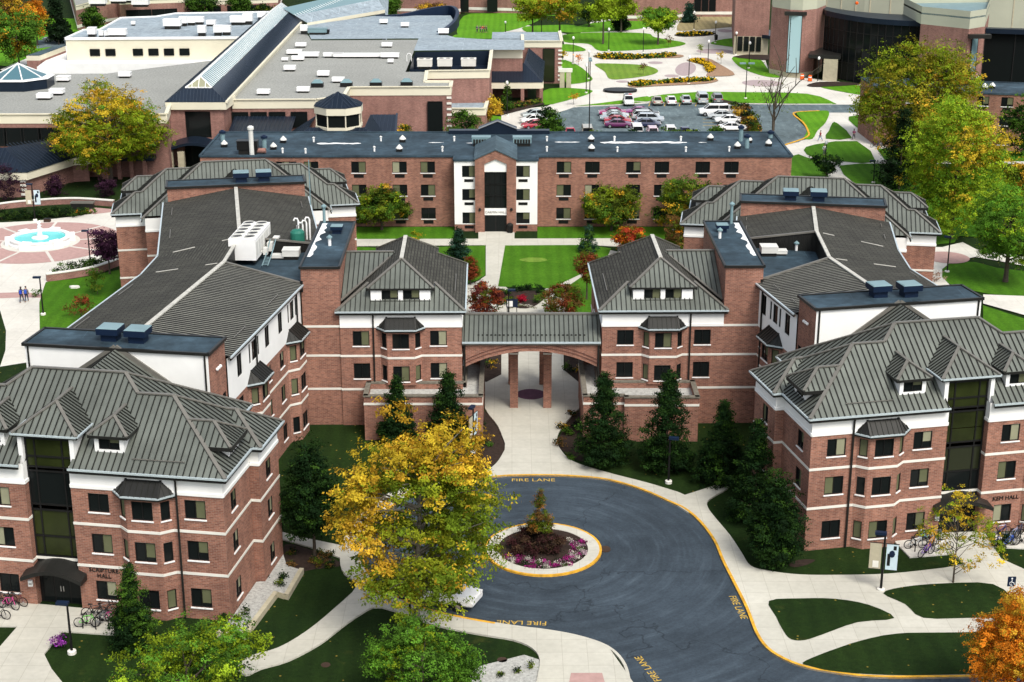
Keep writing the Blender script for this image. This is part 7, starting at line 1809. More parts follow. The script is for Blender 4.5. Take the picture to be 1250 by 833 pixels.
# vents of the long dormitory
def cone_vent(label, px, group):
    c = G(*px, 9.15); r = thing('roof_vent', label, 'roof vent', (c.x, c.y, 9.16), 0, group)
    part_l(r, 'base', 'black_metal', lambda m: m.box((0, 0, 0), (.75, .75, .38))); part_l(r, 'hood', 'hvac', lambda m: m.lathe([(.46, .36), (.44, .48), (.1, .85), (.04, .9)], (0, 0, 0), 12))
for k, (x, y) in enumerate(((487.5, 185), (491.5, 173.5), (722, 184.5), (721.5, 173), (867, 171.5), (900, 181.5), (914, 174.5), (938, 178.5), (274, 179.5), (334, 182.5), (346, 174.5))):
    cone_vent('white conical vent on the long dormitory roof', (x, y), 'conical vents of the dormitory roof')
pipe0 = None
for k, (x, y) in enumerate(((457, 185), (465, 172.5), (540, 185), (554.5, 172.5), (667.5, 185), (667.5, 172.5), (750, 172.5), (753.5, 185.5), (831, 172.5), (837, 185.5), (890, 185), (345, 187), (373, 187.5), (383, 173.5))):
    c = G(x, y, 9.15); r = thing('vent_pipe', 'thin white vent pipe on the long dormitory roof', 'vent', (c.x, c.y, 9.15), 0, 'thin vent pipes of the dormitory roof'); part_l(r, 'pipe', 'white_paint', lambda m: m.tube([(0, 0, 0), (0, 0, .55)], .12, 8)); part_l(r, 'cap', 'hvac', lambda m: m.lathe([(.18, .5), (.18, .6), (.05, .7)], (0, 0, 0), 8))
for lab, px, s in (('long grey air handler left of the roof gable on the dormitory', (587.5, 178), (2.4, 1.3, 1.2)), ('long grey air handler right of the roof gable on the dormitory', (637.5, 178), (2.4, 1.3, 1.2))):
    c = G(*px, 9.15); r = roof_box(lab, (c.x, c.y, 9.16), s, 'hvac_pale'); part_l(r, 'grille', 'dark_metal', lambda m: [m.box((-.9+.36*i, -.68, .45), (.26, .06, .5)) for i in range(6)])
c = G(303, 188, 9.15); r = roof_box('black equipment box with a tall flue at the left end of the dormitory roof', (c.x, c.y, 9.16), (2.6, 1.3, 1.7), 'black_metal'); part_l(r, 'flue', 'hvac', lambda m: (m.tube([(.6, -.8, 0), (.6, -.8, 3.4)], .3, 10), m.lathe([(.42, 3.3), (.42, 3.6), (.2, 3.75)], (.6, -.8, 0), 12)))
c = G(317, 187.5, 9.15); r = thing('tank', 'small red horizontal tank by the black equipment box', 'tank', (c.x, c.y, 9.16)); part_l(r, 'body', 'brick_pink', lambda m: m.tube([(-.8, 0, .35), (.8, 0, .35)], .33, 10)); part_l(r, 'stand', 'black_metal', lambda m: [m.box((s, 0, 0), (.15, .5, .2)) for s in (-.5, .5)])
for lab, px, h in (('grey flue pipe at the right end of the dormitory roof', (904, 172.5), 1.9), ('twin grey flue pipe at the right end of the dormitory roof', (911.5, 181), 1.6), ('grey curved vent at the left end of the dormitory roof', (323, 182), 1.6), ('grey vent at the far left corner of the dormitory roof', (272, 172), 1.2), ('dark vent at the right back corner of the dormitory roof', (940.5, 168.5), .8)):
    c = G(*px, 9.15); r = thing('flue', lab, 'flue', (c.x, c.y, 9.16)); part_l(r, 'pipe', 'hvac_pale', lambda m: m.tube([(0, 0, 0), (0, 0, h)], .3, 10)); part_l(r, 'cap', 'hvac_blue', lambda m: m.lathe([(.45, h-.2), (.45, h+.05), (.1, h+.25)], (0, 0, 0), 12))
# student center roof units
for k, (x, y, w, d, h, m_) in enumerate(((78, 100, 2, 1.6, .9, 0), (70, 116, 2.1, 1.6, .9, 0), (55, 121.5, 2.1, 1.6, .9, 0), (153, 95, 1.9, 1.5, .9, 0), (322, 116, 1.9, 1.4, .8, 0), (370.5, 113, 1.9, 1.4, .8, 0), (354, 87, 1.9, 1.4, .9, 0), (395, 94, 1.9, 1.4, .9, 0), (413, 101, 1.9, 1.4, .8, 0), (348, 75, 1.1, .9, .6, 0), (364, 74.5, 2.1, 1.4, .8, 0), (359.5, 67, 2.6, 1.6, .8, 0),
        (377, 70.5, 3.6, 1.4, .9, 0), (367.5, 58, 1.9, 1.4, .8, 0), (407, 70.5, 3.4, 1.2, .8, 0), (442, 71, 10, 1.1, .8, 0), (476, 71.5, 3.2, 1.3, .9, 0), (477, 77.5, 1, .9, .7, 0), (472.5, 58, 1.9, 1.5, .8, 0), (468.5, 30.5, 1.6, 1.3, .9, 0), (494.5, 34.5, 1.6, 1.3, .9, 0), (541.5, 43.5, 2, 1.5, 1.1, 0), (388, 43, 3.6, 1.8, 1.2, 1), (371.5, 42, 1.4, 1.2, 1.6, 0), (398, 42.5, 1.4, 1.2, .8, 2))):
    c = G(x, y, ZS); roof_box('small boxy roof unit on the pale gravel roof of the student center', (c.x, c.y, ZS+.01+(.15 if y < 48 else 0)), (w, d, h), ('white_paint', 'hvac_pale', 'black_metal')[m_], 0, 'roof units of the student center')
for k, (x, y) in enumerate(((387.5, 107.5), (423, 107), (459, 106.5), (496.5, 106))):
    c = G(x, y-1, ZS); r = thing('roof_skylight', 'dark domed skylight in the row at the front of the gravel roof', 'skylight', (c.x, c.y, ZS), 0, 'domed skylights of the student center'); part_l(r, 'curb', 'black_metal', lambda m: m.box((0, 0, 0), (1.9, 1.2, .7))); part_l(r, 'dome', 'glass_pale', lambda m: m.hexa([(-.9, -.6, .7), (.9, -.6, .7), (.9, .6, .7), (-.9, .6, .7)], [(-.4, -.25, 1.2), (.4, -.25, 1.2), (.4, .25, 1.2), (-.4, .25, 1.2)]))
for k, px in enumerate(((518.5, 86), (543, 85.5), (572, 85.5))):
    c = G(*px, 6.6); r = roof_box('pinkish cooling unit in the sunken plant yard', (c.x, c.y+.6, 6.6), (2.6, 1.8, 1.9), 'stone', 0, 'cooling units of the plant yard'); part_l(r, 'fan_guard', 'dark_metal', lambda m: [m.lathe([(.45, 1.92), (.45, 1.98), (.1, 2.0)], (s, 0, 0), 12) for s in (-.6, .6)])
c = G(499.5, 75, ZS); r = thing('access_ladder', 'white hooped ladder top at the corner of the plant yard', 'ladder', (c.x, c.y, ZS)); part_l(r, 'rail', 'white_paint', lambda m: [m.tube([(s, 0, 0), (s, 0, 1.0), (s*.6, 0, 1.3), (0, 0, 1.4)], .06) for s in (-.4, .4)])
for k, (x, y, w, d, h) in enumerate(((113, 45.5, 1.6, 1.6, 1.9), (144, 46, 3.6, 1.6, 1.7), (124, 46, .9, .9, 1.3), (131, 46, .9, .9, 1.3), (163, 31.5, .8, .8, .9), (211, 35.5, 3.6, 1.8, 2.0), (224, 32, 1.6, 1.4, 1.9), (234, 31, 1.6, 1.4, 1.7), (244, 30, 1.8, 1.4, 1.6), (247, 44, 1.6, 1.5, 2.0), (266.5, 43.5, 1.6, 1.5, 2.0), (277, 43, 1.7, 1.4, 1.9), (258, 32, 1.9, 1.4, 1.2), (291, 30.5, 3.2, 1.8, 1.8), (303, 30, 2.0, 1.5, 2.2), (320, 24, 1.8, 1.4, 1.6))):
    c = G(x, y, ZW); roof_box('white air unit on the flat roof of the cream building', (c.x, c.y, ZW), (w, d, h), 'white_paint', 0, 'air units of the cream building')
for k, (x, y) in enumerate(((145, 4), (160, 3), (172, 8), (120, 7))):
    c = G(x, y, 5.6); roof_box('white unit on the stepped roof of the pink brick building', (c.x, c.y, 5.55), (4, 2, 1.6), 'white_paint', 0, 'units on the pink brick building')
for k, (x, y) in enumerate(((1192, 98), (1211, 108), (1202, 109))):
    c = G(x, y, 8.95); r = thing('roof_vent', 'small white vent on the half-hidden brick dormitory', 'roof vent', (c.x, c.y, 8.95), 0, 'vents of the half-hidden dormitory'); part_l(r, 'base', 'black_metal', lambda m: m.box((0, 0, 0), (.7, .7, .35))); part_l(r, 'hood', 'white_paint', lambda m: m.lathe([(.5, .35), (.48, .5), (.1, .9)], (0, 0, 0), 10))
# floodlights on the brick ends
for F_, nm in ((FS, 'Scripture Hall'), (FK, 'Kem Hall')):
    r = thing('floodlight', 'row of three small white floodlights on the %s roof house' % nm, 'floodlight', F_(-5.05, 14.0, 12.6)); n_ = F_.n(1, 0)
    for k in (-.35, 0, .35): m_ = MB(); q = F_(-4.93, 14.0+k, 12.6); m_.ball(tuple(q), .13, 6); m_.build('lamp_head', 'white_paint', r)

# ------------------------------------------------------------------ lamp posts
def lamp(label, px, h, kind='box', rz=0., group=None, z=0):
    c = G(*px, z); r = thing('street_lamp', label, 'lamp post', (c.x, c.y, z), rz, group)
    part_l(r, 'base', 'stone', lambda m: m.lathe([(.28, 0), (.28, .22), (.22, .26)], (0, 0, 0), 12))
    part_l(r, 'post', 'black_metal', lambda m: m.tube([(0, 0, .2), (0, 0, h)], [.09, .07], 8))
    if kind == 'box' or kind == 'banner': part_l(r, 'lamp_head', 'hvac_blue', lambda m: m.box((-.3, 0, h-.1), (.78, .36, .18)))
    if kind == 'globe': part_l(r, 'globe', 'white_paint', lambda m: m.ball((0, 0, h+.22), (.26, .26, .34), 10))
    if kind == 'double': part_l(r, 'lamp_head', 'hvac_pale', lambda m: [m.box((s, 0, h-.1), (1.1, .5, .25)) for s in (-.8, .8)])
    if kind == 'banner':
        for s, mt in ((-1, 'limestone'), (1, 'banner_pale')):
            def f(m):
                m.cur = 0; m.box((s*.55, 0, h-2.7), (.78, .03, 1.9))
                if s > 0:
                    m.cur = 1; m.ball((.55, -.03, h-1.5), (.2, .02, .28), 8); m.cur = 2; m.box((.35, -.025, h-2.4), (.2, .01, .9)); m.box((.72, -.025, h-1.2), (.2, .01, .3)); m.cur = 0
                else: m.cur = 3; m.box((-.5, -.025, h-2.6), (.4, .01, .5))
            part_l(r, 'banner', [mt, 'hvac_blue', 'black_metal', 'stone'], f)
        part_l(r, 'banner_arm', 'black_metal', lambda m: [m.tube([(-1, 0, z_), (1, 0, z_)], .03, 5) for z_ in (h-.75, h-2.72)])
    return r
lamp('lamp post with two banners on the walk before Kem Hall', (1075, 722), 4.4, 'banner', R(-12))
lamp('short lamp post with a blue box head by the SCRIPTURE HALL walk', (88, 798), 3.6, 'box', R(-5))
lamp('dark lamp post among the trees right of the gateway', (816, 590), 3.9, 'box', R(170))
lamp('lamp post with a banner beside the left gateway bed', (578, 553), 4.2, 'banner', R(70))
lamp('low lamp post with a blue sign inside the courtyard', (621, 392), 3.4, 'box', R(180))
lamp('lamp post with dark head at the right edge of the fountain plaza', (110.5, 323), 4.1, 'box')
lamp('lamp post at the lawn corner near the two walkers', (53, 385), 4.2, 'box')
lamp('lamp post with two pale banners behind the fountain', (43, 270), 4.9, 'banner')
lamp('lamp post on the pavement between paths on the right lawn', (1156, 333), 4.3, 'box')
lamp('lamp post on the lawn behind the far right rear block', (1066, 224), 3.3, 'box')
lamp('lamp post half hidden in the courtyard trees at the rear block', (823, 282), 4.1, 'box')
lamp('lamp post by the dark small tree behind the right rear block', (1007, 203), 3.4, 'globe')
lamp('small blue lamp head beside the big maple trunk', (501, 772), 2.6, 'box')
for k, (x, y, h, kd) in enumerate(((785, 65, 5.0, 'globe'), (743, 62.5, 4.5, 'globe'), (699.5, 78.5, 5.2, 'globe'), (715.5, 114, 5.0, 'globe'), (718.5, 97, 5.2, 'globe'), (840.5, 103, 5.0, 'globe'), (864, 82, 5, 'globe'), (847, 37, 4, 'globe'), (873, 53, 4.5, 'globe'), (898, 67.5, 4.5, 'globe'), (914, 84, 5, 'globe'), (910, 121, 6.5, 'double'), (998, 101, 4.5, 'globe'), (617, 44.5, 3, 'globe'), (661, 43, 4, 'globe'), (619, 142, 5.6, 'globe'), (1012, 27, 3, 'globe'))):
    lamp('slender dark lamp post of the far plaza and car park', (x, y), h, kd, 0, 'lamp posts of the far plaza')
c = G(719, 172); lamp('very tall light mast at the left side of the car park', (719, 172), 13.0, 'double', R(90))
# signs, bins, cones
c = G(1232, 736); r = thing('parking_sign', 'blue accessible parking sign near the orange maple', 'sign', (c.x, c.y, 0)); part_l(r, 'post', 'steel', lambda m: m.tube([(0, 0, 0), (0, 0, 1.9)], .03, 6))
part_l(r, 'panel', ['hvac_blue', 'white_paint'], lambda m: (m.box((0, 0, 1.25), (.55, .04, .72)), setattr(m, 'cur', 1), m.ball((0, -.03, 1.85), (.06, .02, .06), 6), m.tube([(0, -.03, 1.78), (.02, -.03, 1.55), (.14, -.03, 1.54), (.2, -.03, 1.38)], .025, 5), m.tube([(-.02, -.03, 1.62), (-.14, -.03, 1.5), (-.1, -.03, 1.36), (.06, -.03, 1.34)], .02, 5)))
c = G(625, 392); r = thing('notice_board', 'small blue and white notice board beside the courtyard lamp', 'sign', (c.x, c.y, 0)); part_l(r, 'panel', ['hvac_blue', 'white_paint'], lambda m: (m.box((0, 0, 1.5), (1.2, .06, .9)), setattr(m, 'cur', 1), m.box((-.2, -.04, 1.6), (.55, .02, .6)))); part_l(r, 'post', 'black_metal', lambda m: [m.tube([(s, 0, 0), (s, 0, 1.5)], .04, 6) for s in (-.5, .5)])
for lab, px in (('dark trash bin at the dormitory entrance', (622.5, 284.5)), ('dark trash bin by the far path near the hidden dormitory', (1060, 169)), ('black bin on the plaza near the brick hall', (874, 49))):
    c = G(*px); r = thing('trash_bin', lab, 'bin', (c.x, c.y, 0)); part_l(r, 'body', 'black_metal', lambda m: m.lathe([(.36, 0), (.42, .95)], (0, 0, 0), 12)); part_l(r, 'lid', 'dark_metal', lambda m: m.lathe([(.45, .95), (.42, 1.1), (.15, 1.3)], (0, 0, 0), 12))
for lab, px, h in (('orange and white traffic barrel left of the auditorium porch', (979, 97.5), 1.1), ('orange and white traffic barrel at the auditorium porch', (988.5, 99.5), 1.2), ('orange barrel before the limestone windows', (907, 63), 1.2)):
    c = G(*px); r = thing('traffic_barrel', lab, 'traffic barrel', (c.x, c.y, 0)); part_l(r, 'body', 'orange', lambda m: m.lathe([(.42, .1), (.32, h)], (0, 0, 0), 12)); part_l(r, 'stripe', 'white_paint', lambda m: [m.lathe([(.425-.1*z_/h, z_), (.425-.1*(z_+.18)/h, z_+.18)], (0, 0, 0), 12) for z_ in (.35, .75)]); part_l(r, 'base', 'rubber', lambda m: m.lathe([(.5, 0), (.46, .1)], (0, 0, 0), 12))
c = G(100, 256); r = thing('bench', 'grey stone bench at the curved wall behind the fountain', 'bench', (c.x, c.y+.6, 0)); part_l(r, 'seat', 'cap_metal', lambda m: m.box((0, 0, .75), (3.1, 1.1, .16))); part_l(r, 'front', 'dark_metal', lambda m: m.box((0, -.1, 0), (3.0, .7, .75)))
c = G(58, 271); r = thing('planter', 'small dark box on the ground behind the fountain jet', 'box', (c.x, c.y, 0)); part_l(r, 'body', 'leather', lambda m: m.box((0, 0, 0), (.8, .6, .4))); part_l(r, 'lid', 'dark_metal', lambda m: m.box((0, 0, .4), (.84, .64, .05)))
c = G(91, 352); mb = MB(); mb.prism([(c.x+.6*math.cos(k), c.y+.35*math.sin(k)) for k in (0, .9, 2, 3, 4.2, 5.3)], 0, .25); tag(mb.build('boulder', 'stone'), 'pale flat stone in the lawn below the short wall', 'stone')
r = thing('stone_arch', 'small stone gate arch beside the tall dark window block', 'arch', G(690, 105))
p0 = G(686, 107); p1 = G(694, 107)
for q in (p0, p1): part(r, 'pillar', 'limestone', lambda m: m.box((q.x, q.y, 0), (.9, .9, 3.0)))
part(r, 'lintel', 'stone', lambda m: m.box(((p0.x+p1.x)/2, p0.y, 3.0), (p1.x-p0.x+1.4, 1.0, .6)))
for side, F_, f_, e_ in (('SCRIPTURE HALL', FS, -13.9, -.08), ('KEM HALL', FK, -10.2, -.08)):
    q = F_(f_, e_, 1.5); r = thing('wall_box', 'small white box on the brick beside the %s door' % side, 'wall box', q); m_ = MB(); m_.box(tuple(q), (.3, .2, .42)); m_.build('case', 'white_paint', r); m_ = MB(); m_.box((q.x, q.y-.11, q.z+.1), (.2, .02, .16)); m_.build('panel', 'steel', r)

# ------------------------------------------------------------------ vehicles
def loft(mb, secs):
    """closed rings joined along a body: each ring a list of points"""
    n = len(secs[0]); base = len(mb.v)
    for s in secs: mb.v.extend([tuple(p) for p in s])
    for i in range(len(secs)-1):
        for k in range(n):
            k2 = (k+1) % n; o = base+i*n; mb.f.append((o+k, o+n+k, o+n+k2, o+k2)); mb.m.append(mb.cur)
    mb.f.append(tuple(base+k for k in range(n))); mb.m.append(mb.cur)
    o = base+(len(secs)-1)*n; mb.f.append(tuple(o+k for k in range(n))[::-1]); mb.m.append(mb.cur)
CARKIND = {
 'sedan': dict(L=4.6, W=1.8, prof=[(-2.3, .45, .62), (-2.22, .35, .80), (-1.5, .3, .92), (-1.45, .3, .93), (-.2, .28, .93), (.9, .28, .95), (1.55, .3, .98), (2.2, .35, .92), (2.3, .45, .7)], cab=[(-1.25, .92, .70), (-.45, 1.42, .60), (.75, 1.44, .60), (1.6, .98, .68)]),
 'suv': dict(L=4.7, W=1.88, prof=[(-2.35, .5, .8), (-2.25, .4, 1.0), (-1.4, .35, 1.12), (0, .33, 1.12), (1.5, .33, 1.15), (2.25, .4, 1.14), (2.35, .5, .9)], cab=[(-1.35, 1.1, .78), (-.65, 1.72, .68), (1.75, 1.74, .68), (2.25, 1.14, .76)]),
 'van': dict(L=5.1, W=1.95, prof=[(-2.55, .5, .85), (-2.4, .42, 1.15), (-1.5, .36, 1.3), (0, .34, 1.32), (1.5, .34, 1.32), (2.5, .4, 1.32), (2.55, .5, 1.0)], cab=[(-1.7, 1.28, .85), (-.9, 2.0, .78), (2.45, 2.02, .78), (2.52, 1.32, .84)]),
 'truck': dict(L=5.4, W=1.95, prof=[(-2.7, .55, .9), (-2.6, .45, 1.08), (-1.6, .4, 1.15), (0, .4, 1.15), (.5, .4, 1.12), (2.6, .42, 1.12), (2.7, .5, 1.0)], cab=[(-1.3, 1.14, .85), (-.7, 1.82, .74), (.45, 1.84, .74), (.62, 1.12, .82)])}
CARS = {}
def make_car(kind, col, label, loc, rz, group):
    if kind not in CARS:
        k = CARKIND[kind]; w = k['W']/2
        b = MB(); secs = []
        for x, z0, z1 in k['prof']:
            t = .9 if abs(x) > k['L']*.47 else 1; ww = w*t
            secs.append([(x, -ww*.9, z0), (x, -ww, z0+.12), (x, -ww, z0+(z1-z0)*.62), (x, -ww*.9, z1), (x, ww*.9, z1), (x, ww, z0+(z1-z0)*.62), (x, ww, z0+.12), (x, ww*.9, z0)])
        loft(b, secs); c = k['cab']
        # roof skin over the glass house
        (xa, za, wa), (xb, zb, wb_), (xc, zc, wc), (xd, zd, wd) = c
        b.hexa([(xb+.02, -wb_, zb-.06), (xc-.02, -wc, zc-.06), (xc-.02, wc, zc-.06), (xb+.02, wb_, zb-.06)], [(xb+.1, -wb_*.93, zb+.02), (xc-.1, -wc*.93, zc+.02), (xc-.1, wc*.93, zc+.02), (xb+.1, wb_*.93, zb+.02)])
        for s in (-1, 1):
            b.beam((xa, s*wa, za), (xb, s*wb_, zb-.03), .07, .07); b.beam((xd, s*wd, zd), (xc, s*wc, zc-.03), .08, .08); xm = (xb+xc)/2; b.beam((xm, s*(w*.86), za), (xm, s*wb_, zb-.03), .08, .05)
        if kind == 'truck':
            pass
        g_ = MB(); g_.hexa([(xa, -wa, za-.02), (xd, -wd, zd-.02), (xd, wd, zd-.02), (xa, wa, za-.02)], [(xb, -wb_*.985, zb-.05), (xc, -wc*.985, zc-.05), (xc, wc*.985, zc-.05), (xb, wb_*.985, zb-.05)])
        tb = MB()
        if kind == 'truck': tb.box((1.6, 0, .75), (1.9, 1.5, .38+.005))
        wh = MB(); wh.cur = 0; wh.tube([(0, -.11, 0), (0, .11, 0)], .33 if kind == 'sedan' else .37, 16); wh.cur = 1; wh.tube([(0, -.125, 0), (0, .125, 0)], .2, 12)
        hl = MB(); hl.box((-k['L']/2+.03, 0, 0), (.1, .34, .15)); tl = MB(); tl.box((k['L']/2-.03, 0, 0), (.1, .3, .17))
        pl_ = MB(); pl_.box((0, 0, 0), (.06, .5, .14))
        CARS[kind] = (k, b.mesh('car_body', 'white_paint', False), g_.mesh('car_glass', 'car_glass', False), wh.mesh('wheel', ['rubber', 'steel'], False), hl.mesh('headlight', 'white_paint', False), tl.mesh('taillight', 'red', False), pl_.mesh('number_plate', 'stone', False), tb.mesh('truck_bed', 'black_metal', False) if tb.f else None)
    k, b, g_, wh, hl, tl, pm, tb = CARS[kind]
    r = thing('parked_car' if kind != 'truck' else 'pickup_truck', label, 'car' if kind not in ('van', 'truck') else kind, loc, rz, group)
    o = link('body', b, r, local=True); o.material_slots[0].link = 'OBJECT'; o.material_slots[0].material = paint(col)
    link('windows', g_, r, local=True)
    wx = k['L']*.31
    for x in (-wx, wx):
        for s in (-1, 1): q = link('wheel', wh, r, local=True); q.location = (x, s*(k['W']/2-.1), .33 if kind == 'sedan' else .37)
    zl = k['prof'][1][2]-.17
    for s in (-1, 1):
        q = link('headlight', hl, r, local=True); q.location = (0, s*.62*k['W']/1.8, zl); q = link('taillight', tl, r, local=True); q.location = (0, s*.66*k['W']/1.8, zl+.05)
    q = link('number_plate', pm, r, local=True); q.location = (k['L']/2+.0, 0, .6)
    if tb: link('cargo_bed', tb, r, local=True)
    return r
SIL, WHT, PUR, MGN, RDC, NVY, BLK, GRY, CHM = (.42, .45, .46), (.78, .78, .76), (.10, .008, .07), (.30, .02, .12), (.36, .012, .03), (.012, .018, .06), (.015, .015, .018), (.14, .15, .16), (.35, .33, .27)
CG = 'cars in the car park'
# nose of each mesh points to -x; rz turns it
def car(kind, col, label, px, rz): c = G(*px); return make_car(kind, col, label, (c.x, c.y, .04), rz, CG)
UPW = -math.pi/2
pc_ = car('suv', WHT, 'white patrol car with a roof light bar at the left of the top parking row', (767, 128), UPW+math.pi)
part_l(pc_, 'light_bar', ['red', 'hvac_blue'], lambda m: (m.box((.3, -.3, 1.77), (.3, .55, .14)), setattr(m, 'cur', 1), m.box((.3, .3, 1.77), (.3, .55, .14)))); part_l(pc_, 'door_panel', 'black_metal', lambda m: [m.box((.3, s*.945, .5), (1.9, .012, .55)) for s in (-1, 1)])
car('sedan', CHM, 'champagne sedan, second car of the top parking row', (802, 127.5), UPW); car('sedan', WHT, 'white sedan, third car of the top parking row', (819, 127.3), UPW)
car('sedan', SIL, 'silver sedan in the middle of the top parking row', (837, 126.3), UPW); car('van', SIL, 'tall silver van in the top parking row', (856.5, 125.8), UPW); car('suv', GRY, 'dark grey car at the right end of the top parking row', (875, 125.5), UPW)
for lab, kd, col, px, rz in (('magenta sedan, rearmost of the left block of parked cars', 'sedan', MGN, (747, 141.5), 0), ('silver sedan, second from the rear in the left block of parked cars', 'sedan', SIL, (751, 145), math.pi), ('pale grey sedan in the middle of the left block of parked cars', 'sedan', (.3, .36, .38), (749, 148), 0), ('red sedan, second from the front in the left block of parked cars', 'sedan', RDC, (754, 151.5), math.pi), ('dark purple sedan at the front of the left block of parked cars', 'sedan', PUR, (754.5, 156), math.pi),
        ('pink-purple sedan, rearmost of the right block of parked cars', 'sedan', (.22, .03, .16), (779, 140.5), 0), ('black sedan behind the silver cars in the right block', 'sedan', BLK, (788, 142.5), math.pi), ('silver wagon in the right block of parked cars', 'suv', SIL, (788, 147), math.pi), ('light blue-grey wagon in the right block of parked cars', 'suv', (.36, .40, .44), (793, 150.5), math.pi), ('navy sedan at the front of the right block of parked cars', 'sedan', NVY, (789.5, 155.5), math.pi),
        ('white van at the island with the russet shrubs', 'van', WHT, (871, 141.5), 0), ('silver car beside the white van at the island', 'suv', SIL, (886, 140.5), 0), ('pale sedan behind the yellow twigs at the island', 'sedan', SIL, (880, 145.5), 0), ('white sedan second from the front at the island', 'sedan', WHT, (889, 150.8), 0), ('white sedan at the front of the island', 'sedan', WHT, (893.5, 160), math.pi),
        ('silver sedan left of the dense green tree', 'sedan', (.36, .42, .42), (652, 144), .35), ('white sedan left of the dense green tree', 'sedan', WHT, (651, 150.5), .3), ('red sedan left of the dense green tree', 'sedan', RDC, (653, 157), .3), ('maroon sedan just behind the dormitory roof', 'sedan', (.16, .01, .02), (657, 165), .3),
        ('red car roof showing over the dormitory right of the green tree', 'sedan', RDC, (696, 166.8), UPW), ('pale car behind the tall light mast', 'van', CHM, (716.5, 167.8), UPW), ('white car roof between the lot bushes', 'van', WHT, (777, 166), UPW), ('pinkish white car roof beside the lot bushes', 'suv', (.6, .45, .5), (796, 167), UPW), ('white car roof right of the middle lot bushes', 'suv', WHT, (818, 166), UPW), ('dark blue car at the right lot bushes', 'sedan', NVY, (836, 166), UPW)):
    car(kd, col, lab, px, rz)
c = G(547, 741); make_car('truck', WHT, 'white pickup truck half hidden by the big maple', (c.x-.5, c.y+.7, .02), math.pi-R(22), None)
c = G(66, 52); make_car('suv', SIL, 'silver car under the dark spruce at the top left', (c.x, c.y, .06), 0, None)

# ------------------------------------------------------------------ bicycles
BIKES = {}
def bike(label, p, rz, col, group, tilt=0.):
    if 'w' not in BIKES:
        w = MB(); K = 18
        for k in range(K):
            a, b = 2*math.pi*k/K, 2*math.pi*(k+1)/K; w.cur = 0; w.beam((.33*math.cos(a), 0, .33*math.sin(a)), (.33*math.cos(b), 0, .33*math.sin(b)), .045, .045)
        w.cur = 1
        for k in range(6):
            a = math.pi*k/6; w.tube([(.31*math.cos(a), 0, .31*math.sin(a)), (-.31*math.cos(a), 0, -.31*math.sin(a))], .006, 3)
        w.tube([(0, -.05, 0), (0, .05, 0)], .04, 6); BIKES['w'] = w.mesh('wheel', ['rubber', 'steel'], False)
        f_ = MB(); hd, bb, st, ra, fa = (.38, 0, .78), (-.05, 0, .30), (-.2, 0, .78), (-.53, 0, .34), (.53, 0, .34)
        for p_, q_ in ((hd, bb), (bb, st), (st, (.36, 0, .84)), (bb, ra), (st, ra), (hd, fa), (hd, (.35, 0, .95))): f_.tube([p_, q_], .027, 6)
        BIKES['f'] = f_.mesh('frame', 'white_paint', False)
        h = MB(); h.tube([(.42, -.29, .98), (.34, -.2, 1.0), (.35, 0, .97), (.34, .2, 1.0), (.42, .29, .98)], .02, 6); BIKES['h'] = h.mesh('handlebar', 'black_metal', False)
        s = MB(); s.hexa([(-.36, -.09, .9), (-.06, -.035, .9), (-.06, .035, .9), (-.36, .09, .9)], [(-.36, -.08, .96), (-.06, -.025, .94), (-.06, .025, .94), (-.36, .08, .96)]); s.tube([(-.2, 0, .76), (-.22, 0, .9)], .02, 6); BIKES['s'] = s.mesh('saddle', 'seat_black', False)
        c = MB(); c.tube([(-.05, -.05, .3), (-.05, .05, .3)], .1, 10); c.tube([(-.05, .05, .3), (.08, .07, .2)], .018, 5); c.tube([(-.05, -.05, .3), (-.18, -.07, .4)], .018, 5); c.box((.1, .09, .18), (.1, .09, .03)); c.box((-.2, -.09, .38), (.1, .09, .03)); BIKES['c'] = c.mesh('crank', 'black_metal', False)
    r = thing('bicycle', label, 'bicycle', p, rz, group); r.rotation_euler = (tilt, 0, rz)
    for x in (-.53, .53): q = link('wheel', BIKES['w'], r, local=True); q.location = (x, 0, .34)
    o = link('frame', BIKES['f'], r, local=True); o.material_slots[0].link = 'OBJECT'; o.material_slots[0].material = paint(col)
    for k in 'hsc': link(BIKES[k].name, BIKES[k], r, local=True)
    return r
def rack(label, p, rz, n):
    r = thing('bicycle_rack', label, 'bike rack', p, rz)
    for k in range(n): part_l(r, 'hoop', 'black_metal', lambda m: m.tube([((k-(n-1)/2)*.9, -.35, 0), ((k-(n-1)/2)*.9, -.35, .7), ((k-(n-1)/2)*.9, -.2, .88), ((k-(n-1)/2)*.9, .2, .88), ((k-(n-1)/2)*.9, .35, .7), ((k-(n-1)/2)*.9, .35, 0)], .04, 6))
    return r
GRN, BLU, PNK, ORG = (.18, .55, .10), (.02, .06, .35), (.5, .03, .2), (.6, .25, .02)
